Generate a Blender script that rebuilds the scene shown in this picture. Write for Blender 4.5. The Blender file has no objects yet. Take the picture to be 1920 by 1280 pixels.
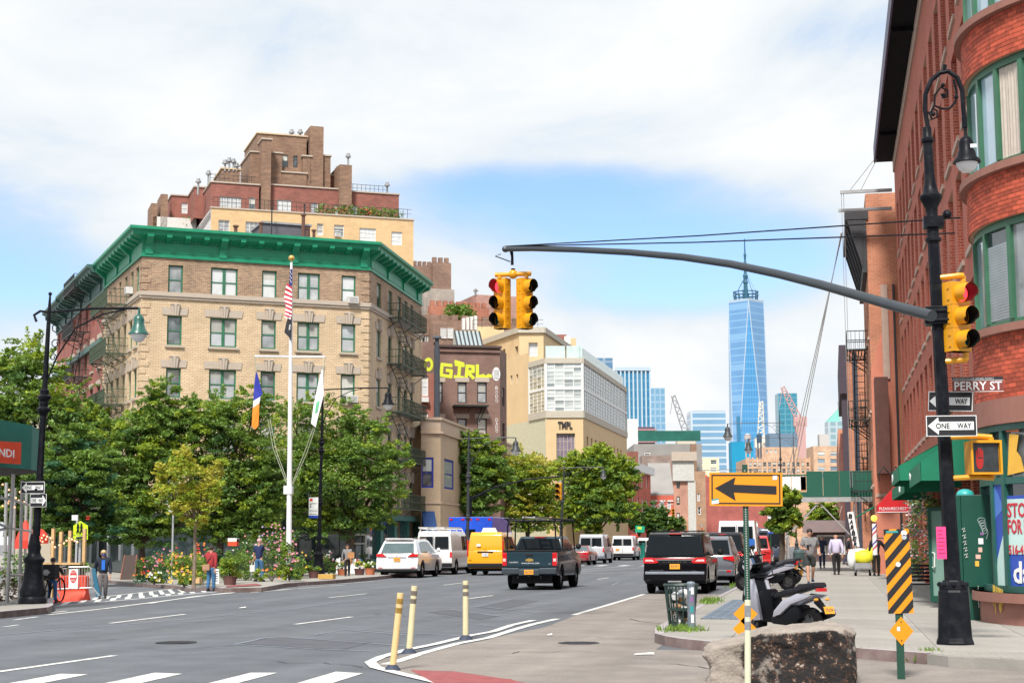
import bpy,bmesh,math,random
from mathutils import Vector as V,Matrix
from math import sin,cos,tan,atan,pi,radians as R,floor
random.seed(7);RU=random.uniform;RC=random.choice
S=bpy.context.scene
COL=S.collection
# camera
F=2980.0
CAMP=V((0,0,1.65))
cam=bpy.data.cameras.new('camera');co=bpy.data.objects.new('camera',cam);COL.objects.link(co)
cam.sensor_width=36;cam.lens=36*F/1920;cam.clip_start=.1;cam.clip_end=9000
ROT=Matrix.Rotation(R(11.28),3,'Z') @ Matrix.Rotation(R(90+7.18),3,'X') @ Matrix.Rotation(R(-.24),3,'Z')
co.matrix_world=Matrix.Translation(CAMP) @ ROT.to_4x4()
S.camera=co
# sun and sky
SUN_EL,SUN_AZ=52,184         # azimuth in degrees from +Y towards +X
su=bpy.data.lights.new('sun','SUN');su.energy=3.4;su.angle=R(10);su.color=(1,.95,.88)
so=bpy.data.objects.new('sun',su);COL.objects.link(so)
sd=V((sin(R(SUN_AZ))*cos(R(SUN_EL)),cos(R(SUN_AZ))*cos(R(SUN_EL)),sin(R(SUN_EL))))
so.rotation_euler=sd.to_track_quat('Z','Y').to_euler();so.location=sd*50
S.view_settings.view_transform='Standard';S.view_settings.look='None'
S.view_settings.exposure=0.75;S.view_settings.gamma=1
W=bpy.data.worlds.new('World');S.world=W;W.use_nodes=True
S.cycles.max_bounces=6;S.cycles.diffuse_bounces=3;S.cycles.glossy_bounces=3;S.cycles.transmission_bounces=4
S.cycles.transparent_max_bounces=8;S.cycles.volume_bounces=0
S.cycles.use_denoising=True

def ray(px,py):
    return (ROT @ V(((px-960)/F,-(py-640)/F,-1))).normalized()
def ground_z(x,y=0):
    return -.08*min(2.5,max(0,-x-21.5))
def G(px,py,dz=0):
    r=ray(px,py);z=dz
    for _ in range(12):
        p=CAMP + r*((z-CAMP.z)/r.z);z=ground_z(p.x)*.5+.5*(z-dz)+dz
    return V((p.x,p.y,ground_z(p.x)+dz))
def AT(px,py,Y):
    r=ray(px,py);return CAMP + r*(Y/r.y)
def proj(p):
    q=ROT.transposed() @ (V(p)-CAMP);return 960+F*q.x/-q.z,640-F*q.y/-q.z

def N(t,typ,loc=None,**kw):
    n=t.nodes.new(typ)
    for k,v in kw.items():
        if k.startswith('i_'):
            n.inputs[k[2:].replace('_',' ')].default_value=v
        else: setattr(n,k,v)
    return n
def sky():
    t=W.node_tree;t.nodes.clear();L=t.links.new
    out=N(t,'ShaderNodeOutputWorld');bg=N(t,'ShaderNodeBackground');bg.inputs[1].default_value=.15
    sk=N(t,'ShaderNodeTexSky',sky_type='NISHITA');sk.sun_disc=False
    sk.sun_elevation=R(SUN_EL);sk.sun_rotation=R(SUN_AZ)
    sk.air_density=1.0;sk.dust_density=.6;sk.ozone_density=2.0
    tc=N(t,'ShaderNodeTexCoord');mp=N(t,'ShaderNodeMapping');mp.inputs['Scale'].default_value=(1,1,2.1)
    L(tc.outputs['Generated'],mp.inputs[0])
    nz=N(t,'ShaderNodeTexNoise');nz.inputs['Scale'].default_value=4.2;nz.inputs['Detail'].default_value=12;nz.inputs['Roughness'].default_value=.58;nz.inputs['Distortion'].default_value=.35
    L(mp.outputs[0],nz.inputs[0])
    # breaks in the cloud: (px, py, half-width, half-height, depth) of the blue gaps of this part of the sky
    acc=None
    def madd(a,b,op='ADD'):
        m=N(t,'ShaderNodeMath',operation=op);L(a,m.inputs[0])
        if isinstance(b,(int,float)): m.inputs[1].default_value=b
        else: L(b,m.inputs[1])
        return m.outputs[0]
    for px,py,w,h,a in [(1010,345,330,42,.34),(1200,420,260,60,.40),(1330,500,260,70,.42),(860,400,170,50,.22),(60,510,170,70,.24),(130,560,140,40,.14),(1560,60,230,80,.18),
                            (1240,560,200,40,.22),(350,290,170,60,.10),(1500,480,150,90,.22),(60,290,150,60,.08),(1900,150,400,160,.12),(-500,400,300,100,.25),(2600,300,400,150,.25)]:
        c=ray(px,py);ri=c.cross(V((0,0,1))).normalized();up=ri.cross(c)
        su_=N(t,'ShaderNodeVectorMath',operation='SUBTRACT');L(tc.outputs['Generated'],su_.inputs[0]);su_.inputs[1].default_value=c
        ds=[]
        for ax,s in ((ri,w),(up,h)):
            d=N(t,'ShaderNodeVectorMath',operation='DOT_PRODUCT');L(su_.outputs[0],d.inputs[0]);d.inputs[1].default_value=ax*(F/s)
            ds.append(madd(d.outputs['Value'],d.outputs['Value'],'MULTIPLY'))
        dd=N(t,'ShaderNodeVectorMath',operation='DOT_PRODUCT');L(tc.outputs['Generated'],dd.inputs[0]);dd.inputs[1].default_value=c
        front=madd(dd.outputs['Value'],0,'GREATER_THAN')
        e=madd(madd(madd(ds[0],ds[1]),-1,'MULTIPLY'),1,'MULTIPLY')
        ex=N(t,'ShaderNodeMath',operation='EXPONENT');L(e,ex.inputs[0])
        g=madd(madd(ex.outputs[0],a*.84,'MULTIPLY'),front,'MULTIPLY')
        acc=g if acc is None else madd(acc,g)
    dens=madd(madd(nz.outputs[0],acc,'SUBTRACT'),.06)
    rp=N(t,'ShaderNodeValToRGB');rp.color_ramp.elements[0].position=.10;rp.color_ramp.elements[1].position=.50
    rp.color_ramp.elements[0].color=(0,0,0,1);rp.color_ramp.interpolation='EASE'
    L(dens,rp.inputs[0])
    rp2=N(t,'ShaderNodeValToRGB');rp2.color_ramp.elements[0].position=.30;rp2.color_ramp.elements[1].position=.62
    rp2.color_ramp.elements[0].color=(2.75,3.2,3.55,1);rp2.color_ramp.elements[1].color=(3.95,4.0,4.05,1)
    L(dens,rp2.inputs[0])
    skb=N(t,'ShaderNodeMix',data_type='RGBA',blend_type='MULTIPLY');skb.inputs[0].default_value=1
    L(sk.outputs[0],skb.inputs[6]);skb.inputs[7].default_value=(.66,.72,.88,1)
    mx=N(t,'ShaderNodeMix',data_type='RGBA');L(rp.outputs[0],mx.inputs[0]);L(skb.outputs[2],mx.inputs[6]);L(rp2.outputs[0],mx.inputs[7])
    L(mx.outputs[2],bg.inputs[0]);L(bg.outputs[0],out.inputs[0])
sky()

# materials
_M={}
def mat(name,col,rough=.65,metal=0.,var=.12,ns=3.,bump=0.,bs=40.,emit=None,es=0.,coat=0.,rnd=0.,spec=.5,dirt=0.,dcol=(.05,.04,.035),ds=.8,trans=0.,island=0.):
    if name in _M: return _M[name]
    m=bpy.data.materials.new(name);m.use_nodes=True;t=m.node_tree;L=t.links.new
    b=t.nodes['Principled BSDF'];_M[name]=m
    b.inputs['Roughness'].default_value=rough;b.inputs['Metallic'].default_value=metal
    b.inputs['Coat Weight'].default_value=coat;b.inputs['Specular IOR Level'].default_value=spec
    tc=N(t,'ShaderNodeTexCoord')
    nz=N(t,'ShaderNodeTexNoise');nz.inputs['Scale'].default_value=ns;nz.inputs['Detail'].default_value=6;L(tc.outputs['Object'],nz.inputs[0])
    mr=N(t,'ShaderNodeMapRange');mr.inputs['From Min'].default_value=.25;mr.inputs['From Max'].default_value=.75
    mr.inputs['To Min'].default_value=1-var;mr.inputs['To Max'].default_value=1+var;L(nz.outputs[0],mr.inputs[0])
    v=mr.outputs[0]
    if rnd or island:
        oi=N(t,'ShaderNodeObjectInfo') if rnd else N(t,'ShaderNodeNewGeometry')
        m2=N(t,'ShaderNodeMapRange');a=rnd or island;m2.inputs['To Min'].default_value=1-a;m2.inputs['To Max'].default_value=1+a
        L(oi.outputs['Random' if rnd else 'Random Per Island'],m2.inputs[0])
        mm=N(t,'ShaderNodeMath',operation='MULTIPLY');L(v,mm.inputs[0]);L(m2.outputs[0],mm.inputs[1]);v=mm.outputs[0]
    vm=N(t,'ShaderNodeVectorMath',operation='SCALE');vm.inputs[0].default_value=col[:3];L(v,vm.inputs['Scale'])
    c=vm.outputs[0]
    if dirt:
        n2=N(t,'ShaderNodeTexNoise');n2.inputs['Scale'].default_value=ds;n2.inputs['Detail'].default_value=8;n2.inputs['Roughness'].default_value=.65;L(tc.outputs['Object'],n2.inputs[0])
        r2=N(t,'ShaderNodeMapRange');r2.inputs['From Min'].default_value=.48;r2.inputs['From Max'].default_value=.72;r2.inputs['To Max'].default_value=dirt;L(n2.outputs[0],r2.inputs[0])
        mx=N(t,'ShaderNodeMix',data_type='RGBA');L(r2.outputs[0],mx.inputs[0]);L(c,mx.inputs[6]);mx.inputs[7].default_value=(*dcol,1);c=mx.outputs[2]
    L(c,b.inputs['Base Color'])
    if bump:
        n3=N(t,'ShaderNodeTexNoise');n3.inputs['Scale'].default_value=bs;n3.inputs['Detail'].default_value=5;L(tc.outputs['Object'],n3.inputs[0])
        bp=N(t,'ShaderNodeBump');bp.inputs['Strength'].default_value=bump;bp.inputs['Distance'].default_value=.02;L(n3.outputs[0],bp.inputs['Height']);L(bp.outputs[0],b.inputs['Normal'])
    if emit: b.inputs['Emission Color'].default_value=(*emit,1);b.inputs['Emission Strength'].default_value=es
    if trans: b.inputs['Transmission Weight'].default_value=trans
    m.diffuse_color=(*col[:3],1)
    return m
def mat_brick(name,c1,c2,mort,bw=.21,rh=.07,ms=.012,dirt=.3,dcol=(.07,.05,.04),squash=1,var=.25):
    if name in _M: return _M[name]
    m=bpy.data.materials.new(name);m.use_nodes=True;t=m.node_tree;L=t.links.new;_M[name]=m
    b=t.nodes['Principled BSDF'];b.inputs['Roughness'].default_value=.85
    tc=N(t,'ShaderNodeTexCoord');sp=N(t,'ShaderNodeSeparateXYZ');cb=N(t,'ShaderNodeCombineXYZ');L(tc.outputs['Object'],sp.inputs[0])
    ad=N(t,'ShaderNodeMath',operation='ADD');L(sp.outputs[0],ad.inputs[0]);L(sp.outputs[1],ad.inputs[1])
    L(ad.outputs[0],cb.inputs[0]);L(sp.outputs[2],cb.inputs[1])
    br=N(t,'ShaderNodeTexBrick');L(cb.outputs[0],br.inputs[0]);br.inputs['Scale'].default_value=1
    br.inputs['Brick Width'].default_value=bw;br.inputs['Row Height'].default_value=rh;br.inputs['Mortar Size'].default_value=ms
    br.inputs['Mortar Smooth'].default_value=.3;br.inputs['Bias'].default_value=0
    br.inputs['Color1'].default_value=(*c1,1);br.inputs['Color2'].default_value=(*c2,1);br.inputs['Mortar'].default_value=(*mort,1)
    nz=N(t,'ShaderNodeTexNoise');nz.inputs['Scale'].default_value=.5;nz.inputs['Detail'].default_value=8;nz.inputs['Roughness'].default_value=.6;L(tc.outputs['Object'],nz.inputs[0])
    mr=N(t,'ShaderNodeMapRange');mr.inputs['From Min'].default_value=.3;mr.inputs['From Max'].default_value=.7;mr.inputs['To Min'].default_value=1-var;mr.inputs['To Max'].default_value=1+var;L(nz.outputs[0],mr.inputs[0])
    vm=N(t,'ShaderNodeVectorMath',operation='SCALE');L(br.outputs[0],vm.inputs[0]);L(mr.outputs[0],vm.inputs['Scale'])
    n2=N(t,'ShaderNodeTexNoise');n2.inputs['Scale'].default_value=1.3;n2.inputs['Detail'].default_value=10;n2.inputs['Roughness'].default_value=.7;L(tc.outputs['Object'],n2.inputs[0])
    r2=N(t,'ShaderNodeMapRange');r2.inputs['From Min'].default_value=.5;r2.inputs['From Max'].default_value=.75;r2.inputs['To Max'].default_value=dirt;L(n2.outputs[0],r2.inputs[0])
    mx=N(t,'ShaderNodeMix',data_type='RGBA');L(r2.outputs[0],mx.inputs[0]);L(vm.outputs[0],mx.inputs[6]);mx.inputs[7].default_value=(*dcol,1)
    L(mx.outputs[2],b.inputs['Base Color'])
    bp=N(t,'ShaderNodeBump');bp.inputs['Strength'].default_value=.5;bp.inputs['Distance'].default_value=.01;bp.invert=True;L(br.outputs['Fac'],bp.inputs['Height']);L(bp.outputs[0],b.inputs['Normal'])
    return m
def mat_glass(name,dark=(.03,.045,.05),light=(.45,.48,.5),bias=.5,rough=.06,spec=.8,lo=.12):
    """window pane: glossy over a dark room or pale curtain, chosen per window"""
    if name in _M: return _M[name]
    m=bpy.data.materials.new(name);m.use_nodes=True;t=m.node_tree;L=t.links.new;_M[name]=m
    b=t.nodes['Principled BSDF'];b.inputs['Roughness'].default_value=rough;b.inputs['Specular IOR Level'].default_value=spec
    b.inputs['Coat Weight'].default_value=.6;b.inputs['Coat Roughness'].default_value=.02
    oi=N(t,'ShaderNodeObjectInfo');mr=N(t,'ShaderNodeMapRange');L(oi.outputs['Random'],mr.inputs[0])
    mr.inputs['From Min'].default_value=bias-.25;mr.inputs['From Max'].default_value=bias+.25
    tc=N(t,'ShaderNodeTexCoord');nz=N(t,'ShaderNodeTexNoise');nz.inputs['Scale'].default_value=1.7;nz.inputs['Detail'].default_value=3;L(tc.outputs['Object'],nz.inputs[0])
    ad=N(t,'ShaderNodeMath',operation='MULTIPLY_ADD');L(nz.outputs[0],ad.inputs[0]);ad.inputs[1].default_value=.9;ad.inputs[2].default_value=-.45
    a2=N(t,'ShaderNodeMath',operation='ADD',use_clamp=True);L(mr.outputs[0],a2.inputs[0]);L(ad.outputs[0],a2.inputs[1])
    mx=N(t,'ShaderNodeMix',data_type='RGBA');L(a2.outputs[0],mx.inputs[0]);mx.inputs[6].default_value=(*dark,1);mx.inputs[7].default_value=(*light,1)
    L(mx.outputs[2],b.inputs['Base Color'])
    return m

# mesh tools
class MB:
    def __init__(s): s.v=[];s.f=[];s.m=[];s.mats=[]
    def mi(s,m):
        if m not in s.mats: s.mats.append(m)
        return s.mats.index(m)
    def add(s,vs,fs,m,M=None):
        o=len(s.v);k=s.mi(m)
        for p in vs:
            p=V(p);s.v.append(M @ p if M else p)
        for f in fs: s.f.append([o+i for i in f]);s.m.append(k)
        return s
    def box(s,x0,x1,y0,y1,z0,z1,m,M=None):
        return s.add([(x0,y0,z0),(x1,y0,z0),(x1,y1,z0),(x0,y1,z0),(x0,y0,z1),(x1,y0,z1),(x1,y1,z1),(x0,y1,z1)],
                     [(0,3,2,1),(4,5,6,7),(0,1,5,4),(1,2,6,5),(2,3,7,6),(3,0,4,7)],m,M)
    def cbox(s,c,d,m,M=None):
        return s.box(c[0]-d[0]/2,c[0]+d[0]/2,c[1]-d[1]/2,c[1]+d[1]/2,c[2]-d[2]/2,c[2]+d[2]/2,m,M)
    def quad(s,a,b,c,d,m,M=None): return s.add([a,b,c,d],[(0,1,2,3)],m,M)
    def prism(s,poly,axis,a0,a1,m,M=None):
        """extrude a 2-D polygon along axis 0/1/2"""
        n=len(poly)
        def P(p,a):
            return {0: (a,p[0],p[1]),1: (p[0],a,p[1]),2: (p[0],p[1],a)}[axis]
        vs=[P(p,a0) for p in poly]+[P(p,a1) for p in poly]
        fs=[tuple(range(n)),tuple(range(2*n-1,n-1,-1))]+[(i,i+n,(i+1) % n+n,(i+1) % n) for i in range(n)]
        return s.add(vs,fs,m,M)
    def tube(s,pts,r,m,n=8,M=None,cap=True):
        pts=[V(p) for p in pts];k=len(pts)
        rs=r if isinstance(r,(list,tuple)) else [r]*k
        vs=[];up=V((0,0,1));pu=None
        for i,p in enumerate(pts):
            t=(pts[min(i+1,k-1)]-pts[max(i-1,0)]).normalized()
            if pu is None:
                a=up if abs(t.z) < .9 else V((1,0,0));pu=t.cross(a).normalized()
            pu=(pu - t*pu.dot(t)).normalized();w=t.cross(pu)
            for j in range(n):
                a=2*pi*j/n;vs.append(p+(pu*cos(a)+w*sin(a))*rs[i])
        fs=[(i*n+j,i*n+(j+1) % n,(i+1)*n+(j+1) % n,(i+1)*n+j) for i in range(k-1) for j in range(n)]
        if cap: fs += [tuple(range(n-1,-1,-1)),tuple((k-1)*n+j for j in range(n))]
        return s.add(vs,fs,m,M)
    def lathe(s,prof,m,n=16,M=None,c=(0,0)):
        """prof: (r, z) bottom to top"""
        vs=[(c[0]+r*cos(2*pi*j/n),c[1]+r*sin(2*pi*j/n),z) for r,z in prof for j in range(n)];k=len(prof)
        fs=[(i*n+j,i*n+(j+1) % n,(i+1)*n+(j+1) % n,(i+1)*n+j) for i in range(k-1) for j in range(n)]
        fs += [tuple(range(n-1,-1,-1)),tuple((k-1)*n+j for j in range(n))]
        return s.add(vs,fs,m,M)
    def ball(s,c,r,m,n=10,k=6,M=None):
        rr=r if isinstance(r,(tuple,list)) else (r,r,r)
        vs=[];fs=[]
        for i in range(k+1):
            a=-pi/2+pi*i/k
            for j in range(n): vs.append((c[0]+rr[0]*cos(a)*cos(2*pi*j/n),c[1]+rr[1]*cos(a)*sin(2*pi*j/n),c[2]+rr[2]*sin(a)))
        fs=[(i*n+j,i*n+(j+1) % n,(i+1)*n+(j+1) % n,(i+1)*n+j) for i in range(k) for j in range(n)]
        return s.add(vs,fs,m,M)
    def mesh(s,name,smooth=False,bevel=0,merge=False):
        me=bpy.data.meshes.new(name);me.from_pydata([tuple(p) for p in s.v],[],s.f)
        for m in s.mats: me.materials.append(m)
        me.polygons.foreach_set('material_index',s.m)
        if merge or bevel:
            b=bmesh.new();b.from_mesh(me);bmesh.ops.remove_doubles(b,verts=b.verts,dist=.0005)
            bmesh.ops.recalc_face_normals(b,faces=b.faces)
            if bevel:
                es=[e for e in b.edges if len(e.link_faces) == 2 and e.calc_face_angle(0) > R(20)]
                bmesh.ops.bevel(b,geom=es,offset=bevel,segments=2,profile=.6,affect='EDGES',clamp_overlap=True)
            b.to_mesh(me);b.free()
        if smooth:
            me.polygons.foreach_set('use_smooth',[True]*len(me.polygons))
            me.set_sharp_from_angle(angle=R(38))
        me.update();return me
def empty(name,loc=(0,0,0),rz=0):
    o=bpy.data.objects.new(name,None);COL.objects.link(o);o.location=loc;o.rotation_euler=(0,0,rz);o.empty_display_size=.2;return o
def link(name,me,parent=None,M=None):
    o=bpy.data.objects.new(name,me);COL.objects.link(o)
    if parent is not None: o.parent=parent
    if M is not None: o.matrix_basis=M
    return o
def part(name,mb,parent=None,M=None,smooth=False,bevel=0,merge=False):
    return link(name,mb.mesh(name,smooth,bevel,merge),parent,M)
def tag(o,label,cat,group=None,kind=None):
    if label: o['label']=label
    if cat: o['category']=cat
    if group: o['group']=group
    if kind: o['kind']=kind
    return o
def dup(root,loc=None,rz=None,label=None,group=None):
    def cp(o,par):
        c=o.copy();COL.objects.link(c)
        if par: c.parent=par
        for k in list(KIDS.get(o.name,[])) or [x for x in o.children]: cp(k,c)
        return c
    r=cp(root,None)
    if loc is not None: r.location=loc
    if rz is not None: r.rotation_euler=(0,0,rz)
    if label: r['label']=label
    if group: r['group']=group
    return r
KIDS={}
def text_mesh(s,m,w=None,h=None,ext=.004,bold=.0,name='lettering',squeeze=True):
    """flat lettering in the local xz plane facing -y, lower left at the origin"""
    cu=bpy.data.curves.new('t','FONT');cu.body=s;cu.size=1;cu.extrude=ext;cu.offset=bold;cu.resolution_u=2
    cu.align_x='LEFT'
    o=bpy.data.objects.new('t',cu);COL.objects.link(o)
    dg=bpy.context.evaluated_depsgraph_get();me=bpy.data.meshes.new_from_object(o.evaluated_get(dg))
    bpy.data.objects.remove(o);me.name=name
    xs=[v.co.x for v in me.vertices];ys=[v.co.y for v in me.vertices]
    x0,x1,y0,y1=min(xs),max(xs),min(ys),max(ys)
    sy=h/(y1-y0) if h else w/(x1-x0);sx=w/(x1-x0) if w else sy
    for v in me.vertices: v.co=V(((v.co.x-x0)*sx,-v.co.z,(v.co.y-y0)*sy))
    me.materials.clear();me.materials.append(m);me.update();return me
def T(x,y=0,z=0): return Matrix.Translation((x,y,z))
def RZ(a): return Matrix.Rotation(a,4,'Z')
def RX(a): return Matrix.Rotation(a,4,'X')
def RY(a): return Matrix.Rotation(a,4,'Y')

class Fac:
    """a vertical facade plane: origin P, heading (degrees from +Y to +X) of its left-to-right direction seen from outside.
    local x runs along it,local y goes into the building,z is up"""
    def __init__(s,P,hd):
        s.P=V((P[0],P[1],0));s.d=V((sin(R(hd)),cos(R(hd)),0));s.inw=V((-s.d.y,s.d.x,0))
        s.M=Matrix(((s.d.x,s.inw.x,0,s.P.x),(s.d.y,s.inw.y,0,s.P.y),(0,0,1,0),(0,0,0,1)))
    def hit(s,px,py,off=0):
        r=ray(px,py);t=((s.P+s.inw*off-CAMP).dot(s.inw))/r.dot(s.inw);return CAMP+r*t
    def u(s,px,py=800,off=0): return (s.hit(px,py,off)-s.P).dot(s.d)
    def z(s,px,py,off=0): return s.hit(px,py,off).z
    def at(s,u): return s.P+s.d*u
def holes_wall(mb,L,z0,z1,holes,m,depth=.25,rev=None,x0=0):
    """wall in local xz with rectangular openings (u0,u1,z0,z1) and their reveals"""
    hs=[(max(a,x0+.02),min(b,L-.02),max(c,z0+.02),min(d,z1-.02)) for a,b,c,d in holes]
    hs=[h for h in hs if h[1]-h[0] > .1 and h[3]-h[2] > .1]
    xs=sorted(set([x0,L]+[h[0] for h in hs]+[h[1] for h in hs]));zs=sorted(set([z0,z1]+[h[2] for h in hs]+[h[3] for h in hs]))
    for i in range(len(xs)-1):
        run=None
        for j in range(len(zs)-1):
            cx,cz=(xs[i]+xs[i+1])/2,(zs[j]+zs[j+1])/2
            if not any(h[0] < cx < h[1] and h[2] < cz < h[3] for h in hs):
                mb.quad((xs[i],0,zs[j]),(xs[i+1],0,zs[j]),(xs[i+1],0,zs[j+1]),(xs[i],0,zs[j+1]),m)
    rv=rev or m
    for a,b,c,d in hs:
        mb.quad((a,0,c),(a,0,d),(a,depth,d),(a,depth,c),rv);mb.quad((b,0,c),(b,depth,c),(b,depth,d),(b,0,d),rv)
        mb.quad((a,0,d),(b,0,d),(b,depth,d),(a,depth,d),rv);mb.quad((a,0,c),(a,depth,c),(b,depth,c),(b,0,c),rv)
    return hs
_WC={}
def window(root,Mf,u,z,w,h,frame,glass,style='sash',inset=.12,t=.07,name='window'):
    key=(round(w,2),round(h,2),frame.name,glass.name,style,t)
    if key not in _WC:
        f=MB();g=MB();y0,y1=0,.07
        f.box(0,t,y0,y1,0,h,frame);f.box(w-t,w,y0,y1,0,h,frame);f.box(t,w-t,y0,y1,0,t,frame);f.box(t,w-t,y0,y1,h-t,h,frame)
        if style in ('sash','double'):
            f.box(t,w-t,y0+.008,y1,h*.5-.03,h*.5+.03,frame)
        if style == 'double': f.box(w/2-t*.9,w/2+t*.9,y0-.01,y1+.01,t,h-t,frame)
        if isinstance(style,tuple):
            nx,nz=style
            for i in range(1,nx): f.box(w*i/nx-.022,w*i/nx+.022,y0+.01,y1,t,h-t,frame)
            for i in range(1,nz): f.box(t,w-t,y0+.016,y1-.006,h*i/nz-.022,h*i/nz+.022,frame)
        g.quad((t*.5,.045,t*.5),(w-t*.5,.045,t*.5),(w-t*.5,.045,h-t*.5),(t*.5,.045,h-t*.5),glass)
        _WC[key]=(f.mesh('window'),g.mesh('pane'))
    fm,gm=_WC[key]
    o=link(name,fm,root,T(*(-root.location)) @ Mf @ T(u,inset,z))
    link('pane',gm,o)
    if style in ('sash','double','plain') and random.random() < .5 and w < 3:
        f=RC((.3,.45,.5,.75));k2=('b',round(w,2),round(h,2),f)
        if k2 not in _WC: b=MB();b.quad((t,.040,h*(1-f)),(w-t,.040,h*(1-f)),(w-t,.040,h-t),(t,.040,h-t),mat('window_blind',(.50,.50,.46),.5,rnd=.3));_WC[k2]=b.mesh('blind')
        link('blind',_WC[k2],o)
    return o
def bpart(name,mb,root,Mf,**k): return part(name,mb,root,T(*(-root.location)) @ Mf,**k)
def blink(name,me,root,Mf): return link(name,me,root,T(*(-root.location)) @ Mf)

def sheet(name,poly,z,m,parent=None):
    """flat ground sheet following the ground's slope"""
    b=bmesh.new();vs=[b.verts.new((p[0],p[1],0)) for p in poly];b.faces.new(vs)
    for x in (-21.5,-24):
        bmesh.ops.bisect_plane(b,geom=b.verts[:]+b.edges[:]+b.faces[:],plane_co=(x,0,0),plane_no=(1,0,0),dist=1e-4)
    bmesh.ops.triangulate(b,faces=b.faces[:])
    for v in b.verts: v.co.z=ground_z(v.co.x)+z
    bmesh.ops.recalc_face_normals(b,faces=b.faces)
    if b.faces and sum(f.normal.z for f in b.faces) < 0: bmesh.ops.reverse_faces(b,faces=b.faces[:])
    me=bpy.data.meshes.new(name);b.to_mesh(me);b.free();me.materials.append(m)
    return link(name,me,parent)
def PXY(*pts,dz=0): return [G(x,y,dz) for x,y in pts]
# ================================================================ GROUND
ASPH=mat('asphalt',(.105,.115,.132),.9,var=.18,ns=1.2,bump=.6,bs=60,dirt=.5,dcol=(.155,.158,.165),ds=.22)
def streaks(m,sc,amt):
    """long wheel-track streaks and fine aggregate speckle"""
    t=m.node_tree;L=t.links.new;b=t.nodes['Principled BSDF'];old=b.inputs['Base Color'].links[0].from_socket;tc=N(t,'ShaderNodeTexCoord')
    v=old
    for s_,a in (((.9,.03,1),amt),((25,25,25),amt*.8),((110,110,110),amt)):
        mp=N(t,'ShaderNodeMapping');mp.inputs['Scale'].default_value=tuple(q*sc for q in s_);L(tc.outputs['Object'],mp.inputs[0]);n=N(t,'ShaderNodeTexNoise');n.inputs['Scale'].default_value=1;n.inputs['Detail'].default_value=4;L(mp.outputs[0],n.inputs[0])
        r=N(t,'ShaderNodeMapRange');r.inputs['From Min'].default_value=.3;r.inputs['From Max'].default_value=.7;r.inputs['To Min'].default_value=1-a;r.inputs['To Max'].default_value=1+a;L(n.outputs[0],r.inputs[0]);x=N(t,'ShaderNodeVectorMath',operation='SCALE');L(v,x.inputs[0]);L(r.outputs[0],x.inputs['Scale']);v=x.outputs[0]
    L(v,b.inputs['Base Color'])
streaks(ASPH,1,.16)
ASPH2=mat('asphalt_patch',(.085,.09,.105),.9,var=.15,ns=2,bump=.5,bs=60)
TAN=mat('tan_paving',(.225,.20,.18),.9,var=.16,ns=1.6,bump=.5,bs=60,dirt=.7,dcol=(.14,.125,.12),ds=.6);streaks(TAN,1,.14)
WHITE=mat('road_paint',(.64,.64,.62),.8,var=.14,ns=6,dirt=.9,dcol=(.22,.22,.23),ds=3)
CONC=mat('sidewalk_concrete',(.31,.295,.27),.9,var=.10,ns=1.5,bump=.25,bs=50,rnd=.06,dirt=.45,dcol=(.25,.235,.215),ds=.9)
CONCB=mat('sidewalk_base',(.27,.26,.24),.9,var=.12,bump=.3)
KERB=mat('kerb_steel',(.15,.105,.10),.6,var=.3,ns=4,rnd=.2,dirt=.5,dcol=(.3,.27,.25),ds=3)
KERBT=mat('kerb_top',(.33,.30,.31),.7,var=.15,ns=4,rnd=.1)
RED=mat('tactile_red',(.25,.065,.07),.85,var=.2,ns=5,dirt=.5,dcol=(.2,.14,.13),ds=4)
GRASS=mat('weed_green',(.13,.22,.03),.8,var=.3,ns=20,island=.4)
gr=sheet('ground',[(-1500,-150),(1500,-150),(1500,5000),(-1500,5000)],-.03,mat('city_ground',(.16,.16,.17),.9,var=.2,ns=.02));tag(gr,'grey city ground beyond the street',None,kind='structure')
road=sheet('road',[(-90,-10),(12,-10),(12,420),(-90,420)],0,ASPH);tag(road,'grey asphalt avenue',None,kind='structure')
def paint(name,poly,z=.004,m=WHITE,parent=road):
    return sheet(name,[(p[0],p[1]) for p in poly],z,m,parent)
# tan paved corner area between the avenue and the right sidewalk
tanp=PXY((1215,1113),(1115,1140),(1020,1176),(962,1187),(900,1202),(820,1216),(740,1230),(700,1238),(705,1250),(780,1272),(900,1300),(1100,1345),(1500,1400),(2300,1330))
pl=sheet('painted_plaza',[(p.x,p.y) for p in tanp]+[(12,24),(3,24.5),(-2.7,24.7),(-3.0,50.5)],.004,TAN);tag(pl,'brownish paved corner area inside the white line',None,kind='structure')
def strip(px,w,z=.010,m=WHITE,name='road_line',dash=None):
    """a painted line of width w along ground pixels"""
    pts=[G(*p) for p in px] if len(px[0]) == 2 and not isinstance(px[0],V) else px
    L=[];Rr=[]
    for i,p in enumerate(pts):
        t=(pts[min(i+1,len(pts)-1)]-pts[max(i-1,0)]);t.z=0;t.normalize();n=V((-t.y,t.x,0))
        L.append(p+n*w/2);Rr.append(p-n*w/2)
    for i in range(len(pts)-1):
        paint(name,[L[i],Rr[i],Rr[i+1],L[i+1]],z,m)
# double edge line of the painted corner
strip([(1207,1114),(1150,1131),(1075,1153)],.14)
strip([(1045,1160),(1000,1170),(965,1180),(915,1196),(860,1206),(800,1222),(745,1240),(722,1246)],.16)
strip([(1000,1163),(960,1172),(925,1184),(880,1192),(815,1208),(760,1219),(715,1232),(694,1242),(705,1252),(745,1262),(800,1275),(870,1292)],.16,z=.014)
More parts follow.
